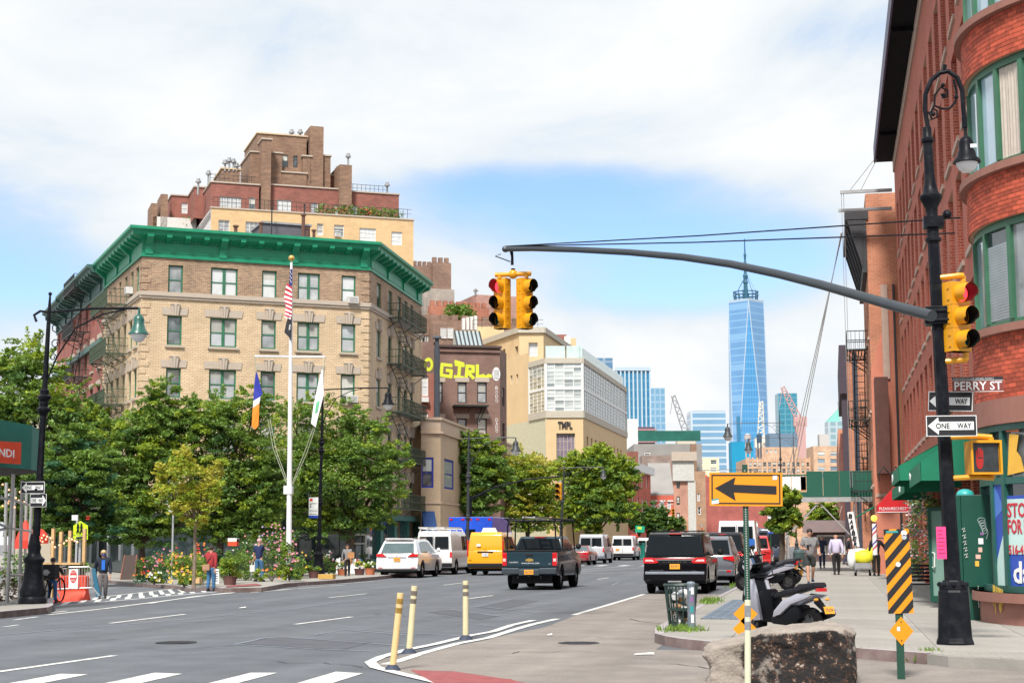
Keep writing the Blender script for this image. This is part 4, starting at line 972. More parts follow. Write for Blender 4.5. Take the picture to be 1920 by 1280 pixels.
# rounded bay: core, sill rings, bricks, curved windows
def ring(mb,a0,a1,rad,z0,z1,m,rin=None,n=None,cap=True):
    n=n or max(3,int((a1-a0)/4));rin=rin or rad-.25;vs=[]
    for i in range(n+1):
        a=R(a0+(a1-a0)*i/n)
        for rr,z in ((rad,z0),(rad,z1),(rin,z1),(rin,z0)): vs.append((TC.x+rr*cos(a),TC.y+rr*sin(a),z))
    fs=[(i*4+j,i*4+(j+1) % 4,(i+1)*4+(j+1) % 4,(i+1)*4+j) for i in range(n) for j in range(4)]+[(3,2,1,0),(n*4,n*4+1,n*4+2,n*4+3)]
    return mb.add(vs,fs,m)
A0,A1=150,300
W0t=W1t+dzf;ev=[(BT,S2-.14),(W2t,S1-.14),(W1t,S0-.14),(W0t,TCH-.1)]
b=MB()
for z0,z1 in ev: ring(b,A0,A1,TR-.012,z0+.01,z1,MORT)
o8=part('bay_wall',b,r8,T(*(-r8.location)),smooth=False)
da=math.degrees(.212/TR);cnt=0;stuffb=MB();rowi=0
def brickverts(a,w,z,h,proud):
    vs=[]
    for rr in (TR-.02,TR+proud):
        for aa in (a,a+w):
            for zz_ in (z,z+h): vs.append((TC.x+rr*cos(R(aa)),TC.y+rr*sin(R(aa)),zz_))
    return vs
BF=[(4,5,7,6),(0,4,6,2),(1,3,7,5),(0,1,5,4),(2,6,7,3)]
vis0=cyl(1828,700)[1]-1;vis1=cyl(1925,700)[1]+1
for bi,(z0,z1) in enumerate(ev):
    nr=int((z1-z0)/.079);rh=(z1-z0)/nr
    for k in range(nr):
        a=A0-(da/2 if k % 2 else 0)
        while a < A1:
            z=z0+k*rh+.005;w=da-math.degrees(.010/TR);h=rh-.010;pr=RU(0,.005)
            if bi < 2 and vis0 < a < vis1 and cnt < 299:
                m=MB();m.add(brickverts(0,w,0,h,pr),BF,RBK);me=m.mesh('brick')
                link('brick',me,o8,Matrix.Translation((TC.x,TC.y,z)) @ RZ(R(a)) @ T(-TC.x,-TC.y,0));cnt += 1
            else: stuffb.add(brickverts(a,w,z,h,pr),BF,RBS)
            a += da
tag(link('brick_coursing',stuffb.mesh('brick_coursing'),o8),None,None,kind='stuff')
for z0,z1,rr in [(S2-.14,S2,.13),(S1-.14,S1,.13),(S0-.14,S0,.13)]:
    b=MB();ring(b,A0,A1,TR+rr,z0,z1,BST,TR-.3,40);part('sill',b,r8,T(*(-r8.location)))
b=MB();ring(b,A0,A1,TR+.05,BB,BT-.003,BST,TR-.3,40);part('band_course',b,r8,T(*(-r8.location)))
CURT=mat('curtain_beige',(.50,.44,.38),.9,var=.1,ns=8);BLIND=mat('blind_pale',(.55,.62,.66),.5)
MGR=mat('bay_frame_green',(.04,.14,.08),.45,var=.15)
def bay_window(z0,z1,pxs,kinds,trans=True):
    b=MB();ring(b,A0,A1,TR-.10,z1-.13,z1,MGR,TR-.24,36);ring(b,A0,A1,TR-.10,z0,z0+.11,MGR,TR-.24,36)
    ang=sorted([cyl(p,400)[1] for p in pxs])
    while ang[-1] < A1-12: ang.append(ang[-1]+14)
    ang=[a for a in [A0+2,A0+16]+ang]
    for a in ang: ring(b,a-.9,a+.9,TR-.07,z0+.11,z1-.13,MGR,TR-.22,2)
    o=part('window',b,r8,T(*(-r8.location)))
    for i in range(len(ang)-1):
        a,c=ang[i]+.9,ang[i+1]-.9;k=kinds[i % len(kinds)] if i > 0 else 'g'
        rr=TR-.15;p,q=V((TC.x+rr*cos(R(a)),TC.y+rr*sin(R(a)),0)),V((TC.x+rr*cos(R(c)),TC.y+rr*sin(R(c)),0))
        m=MB();mt_={'g': mat_glass('bay_glass',(.10,.14,.16),(.38,.52,.62),.2),'c': GLK,'b': GLK,'d': GLK}[k]  # pale blue base colour of the clear panes paints in reflected sky
        m.quad(p+V((0,0,z0+.11)),q+V((0,0,z0+.11)),q+V((0,0,z1-.13)),p+V((0,0,z1-.13)),mt_);link('pane',m.mesh('pane'),o)
        out=V((cos(R((a+c)/2)),sin(R((a+c)/2)),0))
        if k == 'c':
            m=MB();n=24;pts=[p.lerp(q,i2/n)+out*(.012+.008*sin(i2*1.9)+.006*sin(i2*.7)) for i2 in range(n+1)]
            m.add([pt+V((0,0,z)) for pt in pts for z in (z0+.12,z1-.14)],[(i2*2,i2*2+2,i2*2+3,i2*2+1) for i2 in range(n)],CURT);link('curtain',m.mesh('curtain',smooth=True),o)
        if k == 'b':
            m=MB();n=26
            for i2 in range(n):
                z=z0+.15+(z1-z0-.55)*i2/n;m.quad(p+out*.015+V((0,0,z)),q+out*.015+V((0,0,z)),q+out*.03+V((0,0,z+.045)),p+out*.03+V((0,0,z+.045)),BLIND)
            link('blind',m.mesh('blind'),o)
bay_window(S0,W0t,[1800,1832,1866,1915],['g','g','g','g','g','c','g','g'])
bay_window(S1,W1t,[1806,1834,1869,1918],['g','g','g','g','c','g','g','c','g','g'])
bay_window(S2,W2t,[1814,1835,1882,1932],['g','g','g','b','d','d','g','c','g','g'])
# shop bay
b=MB();ring(b,A0,A1,TR+.18,ST-.01,ST+.0,BST,TR-.3);ring(b,A0,A1,TR+.2,SB,ST,BST,TR-.3,40);ring(b,A0,A1,TR+.06,0,SB,BST,TR-.3,40);part('base_wall',b,r8,T(*(-r8.location)))
SGR=mat('shop_green',(.02,.10,.08),.4,var=.15)
b=MB();ring(b,A0,A1,TR-.02,BB-.12,BB-.003,SGR,TR-.2,36);ring(b,A0,A1,TR-.02,ST+.003,ST+.12,SGR,TR-.2,36)
zt_=cyl(1915,905)[0].z;ring(b,A0,A1,TR-.03,zt_,zt_+.12,SGR,TR-.2,36)
ang=[cyl(p,900)[1] for p in (1856,1878,1935)];ang=[A0+4,A0+20]+sorted(ang)+[max(ang)+16,max(ang)+32,max(ang)+48]
for a in ang: ring(b,a-.8,a+.8,TR-.01,ST+.12,BB-.12,SGR,TR-.18,2)
ow=part('shop_window',b,r8,T(*(-r8.location)))
for i in range(len(ang)-1):
    for z0,z1 in ((ST+.12,zt_),(zt_+.12,BB-.12)):
        a,c=ang[i]+.8,ang[i+1]-.8;rr=TR-.11;p,q=V((TC.x+rr*cos(R(a)),TC.y+rr*sin(R(a)),0)),V((TC.x+rr*cos(R(c)),TC.y+rr*sin(R(c)),0))
        m=MB();m.quad(p+V((0,0,z0)),q+V((0,0,z0)),q+V((0,0,z1)),p+V((0,0,z1)),GLK);link('pane',m.mesh('pane'),ow)
def on_bay(a0,z0,W_,H_):
    """matrix of a flat sheet whose lower left corner sits in front of the shop glass at bay angle a0"""
    rr=TR-.05;p=V((TC.x+rr*cos(R(a0)),TC.y+rr*sin(R(a0)),z0));a=R(a0)+W_/rr/2;d=V((-sin(a),cos(a),0));iw=V((-d.y,d.x,0))
    return Matrix(((d.x,iw.x,0,p.x),(d.y,iw.y,0,p.y),(0,0,1,p.z),(0,0,0,1)))
pb=mat('poster_blue',(.03,.08,.42),.6,var=.15);pp=mat('poster_pale',(.50,.68,.66),.6,var=.06);pr_=mat('print_red',(.5,.03,.05),.6);pw=mat('print_white',(.8,.8,.8),.6);pk=mat('print_pink',(.75,.35,.38),.6)
ax,az=cyl(1878,1100)[1]+1.2,cyl(1905,1106)[0].z+.05
Mx=on_bay(ax,az,1.15,2);H=cyl(1905,928)[0].z-az
m=MB();m.box(0,1.25,0,.012,0,H,pb);m.box(.06,1.19,-.006,-.001,.58,H-.06,pp);po=part('poster',m,r8,T(*(-r8.location)) @ Mx)
for s,z,h,w,mm in [('STORE',.80+.72,.26,.85,pr_),('FOR RENT',.80+.36,.26,.98,pr_),('516-410-2200',.66+.05,.17,1.0,pr_),('1daO',.08,.40,1.15,pw)]:
    if 1: link('lettering',text_mesh(s,mm,w=w if s != '1daO' else 1.1,h=h,bold=.02),po,T(.14 if mm == pr_ else .06,-.012,z*H/2.0))
aa=cyl(1856,1000)[1]+1.2;Mx=on_bay(aa,az,.5,2);m=MB();m.box(0,.52,0,.012,0,H+.25,pb)
m.add([(.03,-.004,.02),(.5,-.004,.02),(.42,-.004,.95),(.12,-.004,.5)],[(0,1,2,3)],pp);m.add([(.05,-.004,1.2),(.48,-.004,1.4),(.3,-.004,H),(.05,-.004,1.9)],[(0,1,2,3)],mat('poster_blue2',(.08,.2,.6),.6));part('poster',m,r8,T(*(-r8.location)) @ Mx)
za=cyl(1900,900)[0].z+.1;Mx=on_bay(cyl(1883,850)[1],za,.5,1);m=MB()
m.add([(.0,-.004,.0),(.5,-.004,.05),(.42,-.004,.3),(.30,-.004,.42),(.38,-.004,.7),(.1,-.004,.74),(.05,-.004,.35)],[(0,1,2,3,4,5,6)],mat('sticker_orange',(.75,.42,.05),.6));m.add([(.0,-.004,.78),(.38,-.004,.75),(.5,-.004,.95),(.2,-.004,1.1),(.02,-.004,1.0)],[(0,1,2,3,4)],mat('sticker_rust',(.5,.13,.05),.6));part('window_sticker',m,r8,T(*(-r8.location)) @ Mx)
m=MB()
for i in range(9): a=i*2.4;m.tube([(.1+.05*sin(a),-.01,.05+i*.045),(.12+.05*sin(a+1.4),-.01,.08+i*.045)],.007,pw,4)
Mg=on_bay(cyl(1843,1150)[1]+2,.35,.3,1);Mg=Mg @ T(0,-.13,0);part('graffiti',m,r8,T(*(-r8.location)) @ Mg)
m=MB();yp=mat('paint_yellow_drip',(.6,.42,.06),.7)
for i in range(14): x=RU(0,.45);l=RU(.1,.5);m.box(x,x+.02,-.012,-.004,.75-l-x*.2,.75-x*.2,yp)
Mg=on_bay(cyl(1872,1150)[1],.1,.4,1) @ T(0,-.14,0);part('paint_drip',m,r8,T(*(-r8.location)) @ Mg)
# ground floor of the long side: piers, shop front, doors
b=MB();u=0;z1=BB-.003
pier=[0,4.2,8.4,12.6,16.8,21,25.2,29.4,33.4,37.6]
for p in pier: b=MB();b.box(p,p+.75,0,.5,0,z1,RB);bpart('pier',b,r8,FA.M)
for i,p in enumerate(pier[:-1]):
    w=pier[i+1]-p-.75
    window(r8,FA.M,p+.75,.15,w,z1-.2,SGR,GLK,(3,2),.35,.12)
# awnings
AWG=mat('awning_green',(.0,.17,.09),.7,var=.1);AWD=mat('awning_green_deep',(.005,.10,.06),.7)
def awning(root,Mf,u0,u1,zt,zb,D,m,val=.3,name='awning'):
    b=MB();b.prism([(-D,zb),(-D,zb+.02),(0,zt),(0,zt-.03)],0,u0,u1,m);b.box(u0,u1,-D-.01,-D+.01,zb-val,zb+.01,m)
    b.add([(u0,-D,zb-val),(u0,-D,zb),(u0,0,zt),(u0,0,zb-val)],[(0,1,2,3)],m);b.add([(u1,-D,zb-val),(u1,0,zb-val),(u1,0,zt),(u1,-D,zb)],[(0,1,2,3)],m)
    return bpart(name,b,root,Mf)
uA=lambda y: FY-y
ob=awning(r8,FA.M,uA(56),uA(46.4),4.35,3.35,1.15,AWG,.35);ob2=awning(r8,FA.M,uA(46.2),uA(41.5),4.35,3.5,1.5,AWG,.35);ob3=awning(r8,FA.M,uA(41.3),uA(36.2),4.35,3.35,1.25,AWG,.4)
for o,u,s in ((ob,uA(50),'GALLERY'),(ob2,uA(45.6),'SOHO'),(ob3,uA(40.8),'Bakery')):
    link('lettering',text_mesh(s,pw,h=.22,bold=.01),o,T(u,-1.17 if o is ob else (-1.525 if o is ob2 else -1.275),3.08 if o is not ob2 else 3.22))
# flowers climbing the piers
for y in (61,50.5):
    b=MB()
    for _ in range(40):
        yy=y+random.gauss(0,.8 if y > 55 else .4);z=RU(.3,3.1);c=(uA(yy),RU(-.35,.0),z);leaves(b,c,(.25,.22,.25),26,.07,RC([LT_,LG,LT_]))
        leaves(b,(c[0],c[1]-.12,c[2]),(.24,.2,.22),14,.05,RC([FLO['lilac'],FLO['white'],FLO['yellow'],FLO['white'],FLO['pink']]))
    o=part('climbing_flowers',b,None,FA.M);tag(o,'pale lilac and white flowers climbing the %s' % ('brick pier beyond the green awning' if y > 55 else 'brick pier beside the open green door'),'flowers')

# 9. neighbours down the right side
OB=mat_brick('orange_brick',(.50,.19,.10),(.42,.15,.08),(.45,.28,.2),dirt=.15,bw=.3,rh=.1)
SALM=mat('salmon_stucco',(.55,.20,.13),.85,var=.08,dirt=.15,dcol=(.35,.14,.1));BLKC=mat('black_cornice',(.03,.03,.035),.6,var=.2)
def rowr(name,label,xf,y0,y1,z1,m,cols=4,rows=4,cat='building',side=None,corn=None,zc=3.4):
    rt=bld(name,(xf,y0),label,cat);fc=Fac((xf,y1),180);L=y1-y0;hs=[]
    for i in range(cols):
        for k in range(rows): u=(i+.5)*L/cols-.5;z=4.2+k*zc;hs.append((u,u+1.0,z,z+1.9)) if z+1.9 < z1-.6 else 0
    b=MB();holes_wall(b,L,0,z1,hs,m,.25);bpart('wall',b,rt,fc.M)
    for h in hs: window(rt,fc.M,h[0],h[2],1,1.9,BLKF,GLD,'sash',.2);s=MB();s.box(h[0]-.1,h[1]+.1,-.08,.1,h[2]-.12,h[2]-.003,TRIM);bpart('sill',s,rt,fc.M)
    b=MB();b.quad((xf,y0,0),(xf+12,y0,0),(xf+12,y0,z1),(xf,y0,z1),side or m);part('end_wall',b,rt,T(*(-rt.location)));b=MB();b.quad((xf,y1,0),(xf,y1,z1),(xf+12,y1,z1),(xf+12,y1,0),m);part('side_wall',b,rt,T(*(-rt.location)))
    b=MB();b.box(xf+.05,xf+12,y0+.05,y1-.05,z1-.3,z1-.2,ROOF);part('roof',b,rt,T(*(-rt.location)))
    return rt,fc,L
b1,fb1,Lb1=rowr('brick_building','orange brick building with a black bracketed cornice beyond the corner building',1.95,74.2,84,17.6,OB)
b=MB();b.box(-.2,Lb1+.1,-.95,.1,16.4,16.9,BLKC);b.box(-.2,Lb1+.1,-.2,-.003,13.9,16.35,BLKC)
for k in range(6): b.prism([(-.85,16.35),(-.2,16.35),(-.2,14.1)],0,k*Lb1/5-.1,k*Lb1/5+.15,BLKC)
bpart('cornice',b,b1,fb1.M);fire_escape(b1,fb1.M,1.5,6,[4,7.4,10.8],1.0,IRON)
b=MB();b.quad((1.95,74.15,0),(3.19,74.15,0),(3.19,74.15,13.4),(1.95,74.15,9.4),SALM);b.box(2.06,2.64,72.6,74.1,4.6,8.9,mat('fin_brown',(.09,.035,.027),.7,var=.2));b.box(2.5,2.8,74.05,74.13,8.95,13.3,TRIM);b.box(3.02,3.12,74.0,74.1,.2,13.3,BLKF);b.box(2.0,3.1,74.1,74.13,3.6,3.75,TRIM);part('stucco_panel',b,b1,T(*(-b1.location)))
b2,fb2,Lb2=rowr('brick_building','dark sided orange brick building with fire escape past the black cornice',1.15,100,118,13.4,OB,side=OB)
b=MB();b.box(.72,1.14,99.4,118,10.6,13.6,mat('dark_shade_cladding',(.05,.035,.05),.7));b.box(.8,1.14,99.7,100,0,10.5,_M['dark_shade_cladding']);b.box(1.5,1.8,99.75,99.98,0,13.2,mat('dark_glass_strip',(.05,.06,.08),.2));part('shade_cladding',b,b2,T(*(-b2.location)))  # shadow on parapet and avenue facade built in as dark coloured boxes
fz=Fac((1.9,99.8),90);fire_escape(b2,fz.M,0,2.2,[3.5,6.6,9.7],.9,IRON)
for i,(y0,y1,h,m,lb) in enumerate([(120,150,9.5,MRB,'low red brick shops down the right side of the avenue'),(152,200,12,OB,'orange brick shops far down the right side'),(202,300,10,MRB,'red brick row at the far end of the right sidewalk')]):
    rowr('row_building',lb,.8,y0,y1,h,m,6,2)
# wires and booms on the roof edge
b=MB();za_=17.4
for y,x0,z in ((72.5,-.2,17.3),(73.2,-.3,16.6)): b.box(x0+1.0,3.1,y,y+.12,z,z+.14,GREYM)
for x in (.85,.95): b.tube([(x,72.6,17.3),(x,72.6,4)],.012,GREYM,4)
for k in range(3): b.tube([(.8+k*.03,73,15.6),(-2.2-k*.25,92+k,4.5)],.02,WHT,4)
for k in range(2): b.tube([(1.2+k*.5,72.6,17.4),(3.0,71,19.3+k*.2)],.015,GREYM,4)
o=part('scaffold_outrigger',b);tag(o,'steel outrigger beams and ropes hanging off the roof beside the black cornice','outrigger')

# 10. sidewalk shed on the right
SHG=mat('hoarding_green',(.005,.085,.055),.6,var=.12,ns=1.5);STL=mat('scaffold_steel',(.42,.42,.42),.45,.4,var=.15)
sh=tag(empty('sidewalk_shed',(0,84,.15)),'dark green sidewalk shed with white panels on steel posts over the right sidewalk','sidewalk shed')
b=MB()
for k in range(4): b.box(-1.15+k*.79,-1.15+(k+1)*.79-.02,-5,-4.9,3.6,4.85,SHG)
b.box(-1.2,2.0,-4.85,5,3.6,3.66,SHG);part('hoarding',b,sh)
for k in range(3): b=MB();b.box(-3.3+k*.72,-3.3+k*.72+.68,-5,-4.95,3.95,4.6,WHT);part('panel',b,sh)
b=MB();b.box(-3.4,-1.15,-5.02,-4.94,3.6,3.85,SHG);b.box(-3.4,-1.15,-5.02,-4.94,4.63,4.7,SHG);b.box(-1.18-.72*.35,-1.18,-5.0,-4.96,3.9,4.6,mat('plywood',(.4,.2,.09),.8));part('rail',b,sh)
b=MB();b.box(-3.4,2.0,-5.05,-4.8,3.36,3.59,STL);b.box(-3.4,-3.2,-4.8,5,3.36,3.59,STL);part('beam',b,sh)
for x,y in ((-2.35,-4.9),(-2.2,-4.0),(1.1,-4.9),(1.25,-4),(-2.35,4.5),(1.2,4.5)): b=MB();b.tube([(x,y,0),(x,y,3.36)],.05,STL,8);b.box(x-.12,x+.12,y-.12,y+.12,0,.02,STL);part('post',b,sh)
b=MB();b.tube([(-2.35,-4.9,1.5),(-.6,-4.9,3.3)],.035,STL,6);b.tube([(1.1,-4.9,1.5),(-.55,-4.9,3.3)],.035,STL,6);b.tube([(-2.35,-4.0,1.6),(-.7,-4,3.3)],.03,STL,6);part('brace',b,sh)

# ================================================================ TREES
BARK=mat('bark',(.075,.055,.042),.9,var=.3,ns=8,bump=.4);BARKL=mat('bark_pale',(.20,.15,.11),.9,var=.3,ns=8)
def tree(name,label,px,depth,base_z,blobs,mats,leaf=.11,n=22000,trunk=.16,bark=BARK,group=None,clump=.27,cat='tree',spread=1.0,trunkz=None):
    """blobs: (px, py, radius_px) of crown masses"""
    r_=ray(px,1050);t=depth/(-(ROT.transposed() @ r_).z);P=CAMP+r_*t;P.z=base_z
    rt=tag(empty(name,P),label,cat,group)
    cs=[]
    for bx,by,br in blobs:
        rr=ray(bx,by);q=CAMP+rr*(depth/(-(ROT.transposed() @ rr).z));R_=br*depth/F
        cs.append((q-P,R_))
    mb=MB();tot=sum(c[1]**2 for c in cs)
    for c,R_ in cs:
        c=c+V((0,RU(-.5,.5)*R_*spread,0));nc=max(7,int(56*(R_/1.5)**1.3));per=int(1.4*n*(R_**2/tot)/nc)
        for _ in range(nc):
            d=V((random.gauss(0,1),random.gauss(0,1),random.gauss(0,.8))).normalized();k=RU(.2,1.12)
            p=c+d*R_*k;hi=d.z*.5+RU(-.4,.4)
            m=mats[min(len(mats)-1,max(0,int((hi+.6)/1.2*len(mats))))]  # light painted into the crown: brighter leaf colours on upper clumps, darker below
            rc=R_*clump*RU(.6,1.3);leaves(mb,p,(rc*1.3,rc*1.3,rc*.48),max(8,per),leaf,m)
    for c,R_ in cs:
        for _ in range(int(9*R_)+4):
            d=V((random.gauss(0,1),random.gauss(0,1),random.gauss(.25,.8))).normalized();L_=RU(.25,.6)*R_;m=RC(mats[1:])
            for q in range(5): leaves(mb,c+d*(R_*.85+L_*q/4),(.17*(1.3-q*.2),.17,.10),12,leaf*.9,m)
    part('crown',mb,rt)
    t_=MB();cen=sum((c[0] for c in cs),V((0,0,0)))/len(cs);hz=trunkz or max(1.5,min(c[0].z-c[1]*.6 for c in cs))
    fork=V((RU(-.1,.1),0,hz));t_.tube([(0,0,-.1),(0,0,.15),(.03,0,hz*.5),fork,fork.lerp(cen,.5)+V((0,0,hz*.2))],[trunk*1.35,trunk*1.05,trunk,trunk*.85,trunk*.4],bark,8)
    for c,R_ in cs:
        mid=fork.lerp(c,.5)+V((RU(-.2,.2),RU(-.2,.2),.15));t_.tube([fork,mid,c],[trunk*.6,trunk*.38,trunk*.12],bark,6)
        for _ in range(5): d=V((random.gauss(0,1),random.gauss(0,1),random.gauss(.3,.6))).normalized();t_.tube([mid.lerp(c,RU(.2,.9)),c+d*R_*.85],[trunk*.2,trunk*.05],bark,4)
    part('trunk',t_,rt,smooth=True);return rt
GT='green street trees in front of the corner apartment building'
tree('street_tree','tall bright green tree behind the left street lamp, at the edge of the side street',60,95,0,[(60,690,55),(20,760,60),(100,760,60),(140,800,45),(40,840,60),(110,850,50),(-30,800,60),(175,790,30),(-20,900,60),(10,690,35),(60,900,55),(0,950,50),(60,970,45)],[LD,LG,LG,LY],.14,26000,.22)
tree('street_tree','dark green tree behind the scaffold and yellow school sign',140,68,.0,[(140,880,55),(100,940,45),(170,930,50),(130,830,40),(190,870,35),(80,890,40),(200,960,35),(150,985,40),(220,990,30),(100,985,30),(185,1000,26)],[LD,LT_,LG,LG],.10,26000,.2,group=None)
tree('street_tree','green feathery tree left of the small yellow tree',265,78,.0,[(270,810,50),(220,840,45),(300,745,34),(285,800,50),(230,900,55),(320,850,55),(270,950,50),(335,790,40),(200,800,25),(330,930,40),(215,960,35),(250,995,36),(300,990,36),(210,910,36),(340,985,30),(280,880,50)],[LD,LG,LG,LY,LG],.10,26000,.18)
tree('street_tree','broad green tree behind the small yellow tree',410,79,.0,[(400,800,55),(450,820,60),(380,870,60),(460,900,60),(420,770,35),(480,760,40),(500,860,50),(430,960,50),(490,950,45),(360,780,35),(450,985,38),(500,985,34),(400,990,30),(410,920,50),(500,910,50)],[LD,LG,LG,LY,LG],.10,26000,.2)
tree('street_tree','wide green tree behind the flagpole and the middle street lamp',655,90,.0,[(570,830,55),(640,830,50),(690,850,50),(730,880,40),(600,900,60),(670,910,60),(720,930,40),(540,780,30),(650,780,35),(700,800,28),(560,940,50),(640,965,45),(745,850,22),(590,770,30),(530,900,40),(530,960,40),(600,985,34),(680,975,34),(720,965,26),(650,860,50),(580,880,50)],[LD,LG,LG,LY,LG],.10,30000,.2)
tree('ornamental_tree','small yellow leaved tree behind the flower bed',364,61,.0,[(360,880,34),(325,920,26),(400,905,26),(350,935,30),(385,945,26),(365,970,22),(300,885,14),(415,870,12),(345,860,18),(330,960,14)],[LY,LYY,LY,LYY],.08,2300,.07,BARKL,clump=.45)
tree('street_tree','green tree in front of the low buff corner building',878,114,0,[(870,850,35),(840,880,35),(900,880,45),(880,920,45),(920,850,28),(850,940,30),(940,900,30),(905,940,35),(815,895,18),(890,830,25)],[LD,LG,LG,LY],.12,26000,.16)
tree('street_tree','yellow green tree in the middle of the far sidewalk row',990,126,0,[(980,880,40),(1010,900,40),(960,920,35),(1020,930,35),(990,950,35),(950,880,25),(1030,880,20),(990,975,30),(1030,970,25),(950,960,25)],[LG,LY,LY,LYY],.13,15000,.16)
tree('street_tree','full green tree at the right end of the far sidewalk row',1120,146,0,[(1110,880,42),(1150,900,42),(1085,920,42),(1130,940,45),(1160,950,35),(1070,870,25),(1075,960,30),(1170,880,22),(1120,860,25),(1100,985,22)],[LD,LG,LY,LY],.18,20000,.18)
tree('street_tree','small dark green tree far up the left sidewalk',1215,185,0,[(1215,965,22),(1240,975,22),(1200,980,20),(1265,985,16),(1225,990,20)],[LD,LG,LD],.22,7000,.12)
tree('street_tree','slender green tree beside the parking sign on the right sidewalk',1465,66,.15,[(1465,940,22),(1480,955,20),(1450,960,18),(1470,975,20),(1490,935,14),(1455,930,16),(1475,990,14),(1445,990,10),(1488,970,14),(1385+60,945,12)],[LG,LG,LY],.11,9000,.12,trunkz=2.1)
tree('street_tree','bright green trees far beyond the sidewalk shed',1545,165,0,[(1545,955,22),(1560,975,20),(1530,975,18),(1550,990,18)],[LG,LY],.2,5000,.12)

# ================================================================ FAR BUILDINGS
def fbox(name,label,pl,pr,pt,depth,m,hd=78.7,deep=None,win=None,wm=WHT,gm=None,cat='building',pb=None,group=None,extra=None,base=0):
    r_=ray(pl,950);P=CAMP+r_*(depth/(-(ROT.transposed() @ r_).z));fc=Fac(P,hd);L=fc.u(pr,950);z1=fc.z(pl,pt);deep=deep or L
    rt=bld(name,P,label,cat,group);hs=[]
    if win:
        for a,c,t,bt in win: hs.append((fc.u(a,t),fc.u(c,t),fc.z(a,bt),fc.z(a,t)))
    b=MB();holes_wall(b,L,base,z1,hs,m,.3);bpart('wall',b,rt,fc.M)
    b=MB();b.quad((0,0,base),(0,deep,base),(0,deep,z1),(0,0,z1),m);b.quad((L,0,base),(L,0,z1),(L,deep,z1),(L,deep,base),m);b.quad((0,deep,base),(L,deep,base),(L,deep,z1),(0,deep,z1),m);bpart('side_wall',b,rt,fc.M)
    b=MB();b.box(.02,L-.02,.02,deep,z1-.6,z1-.3,ROOF);bpart('roof',b,rt,fc.M)
    for h in hs: window(rt,fc.M,h[0],h[2],h[1]-h[0],h[3]-h[2],wm,gm or GLD,'sash' if h[1]-h[0] < 2.5 else (2,2),.1,.1)
    return rt,fc,L,z1
def grid(px0,px1,n,w,py0,py1,r,h):
    return [(px0+(px1-px0)*i/max(1,n-1),px0+(px1-px0)*i/max(1,n-1)+w,py0+(py1-py0)*k/max(1,r-1),py0+(py1-py0)*k/max(1,r-1)+h) for i in range(n) for k in range(r)]
GRB2=mat_brick('grey_brown_brick',(.30,.22,.19),(.24,.18,.155),(.36,.31,.28),dirt=.3,dcol=(.45,.42,.4),bw=.5,rh=.18)
PKB=mat_brick('pinkish_brick',(.48,.24,.17),(.42,.2,.14),(.5,.36,.3),bw=.4,rh=.15,dirt=.1)
RDB=mat_brick('bright_red_brick',(.55,.10,.055),(.48,.085,.045),(.5,.25,.2),bw=.4,rh=.15,dirt=.05)
SLT=mat('slate_grey',(.26,.25,.24),.85,var=.12,ns=.5)
fb,fc,L,z1=fbox('red_brick_rowhouse','red brick rowhouse with white window trim and white cornice on the left side',1221,1264,928,215,RDB,win=grid(1221.5,1251,3,7,940,968,2,14));
for h in grid(1221.5,1251,3,7,940,968,2,14): b=MB();b.box(fc.u(h[0]-2),fc.u(h[1]+2),-.1,.05,fc.z(h[0],h[2])+.02,fc.z(h[0],h[2]-2.5),WHT);bpart('lintel',b,fb,fc.M)
b=MB();b.prism([(0,z1),(0,z1+.2),(5,z1+4.6),(6,z1+4.6),(6,z1)],0,0,L,SLT);bpart('roof',b,fb,fc.M)
fr=Fac(fc.at(0)+V((0,0,0)),180-4);far0=fc.at(0);nr=V((-4.2,-46,0));fq=Fac(far0,0)
# its street side: white corniced red row receding on the left side
P=CAMP+ray(1222,900)*1;rr_=ray(1221,950);Pc=CAMP+rr_*(213/(-(ROT.transposed() @ rr_).z));fs_=Fac(Pc+V((-1.5,-42,0)),2.0);Ls=42
zz0=fs_.z(1221,892);rt=bld('red_brick_rowhouse',fs_.P,'red brick row with a white cornice just left of the bright red rowhouse','rowhouse');b=MB();hs=[(2+k*4,3.4+k*4,z,z+2.2) for k in range(10) for z in (5,8.6)];holes_wall(b,Ls,0,zz0,hs,RDB,.3);b.quad((0,0,0),(0,0,zz0),(0,0.001,zz0),(0,8,0),RDB);bpart('wall',b,rt,fs_.M)
for h in hs: window(rt,fs_.M,h[0],h[2],1.4,2.2,WHT,GLC,'sash',.1)
b=MB();b.box(-.2,Ls,-.6,.1,zz0,zz0+1.0,WHT);b.box(-.2,Ls,.1,8,zz0,zz0+.5,SLT);bpart('cornice',b,rt,fs_.M)
b=MB();b.quad((-8,0,0),(0,0,0),(0,0,zz0+3.5),(-8,0,zz0+3.5),MRB,T(0,0,0));bpart('end_wall',b,rt,Fac(fs_.P,80).M)
fbox('mansard_building','grey slate mansard roofed building behind the red rowhouses',1190,1318,832,300,SLT,deep=20,win=[(1208,1219,846,858),(1290,1300,870,882)])
fb,fc,L,z1=fbox('brick_warehouse','weathered grey brown blank brick wall building behind the red rowhouse',1205,1263,853,250,GRB2)
fb,fc,L,z1=fbox('brick_tenement','pink brick tenement with a grey bay and stone cornice',1263,1290,858,248,PKB,win=grid(1268.5,1268.5,1,6,868,961,4,16),wm=BLKF,gm=GLK)
b=MB();b.box(-.3,L+1.4,-.9,.2,z1-.5,z1+.9,STONE);b.box(-.1,L+1.0,-.5,.1,z1-3.6,z1-.52,mat('bay_grey',(.5,.5,.47),.7));b.box(L,L+1.2,-.3,1,0,z1-3.61,_M['bay_grey']);bpart('cornice',b,fb,fc.M)
fbox('brick_chimney_stack','dark brown chimney stack beside the mansard roof',1297,1308,832,296,DKB,cat='chimney')
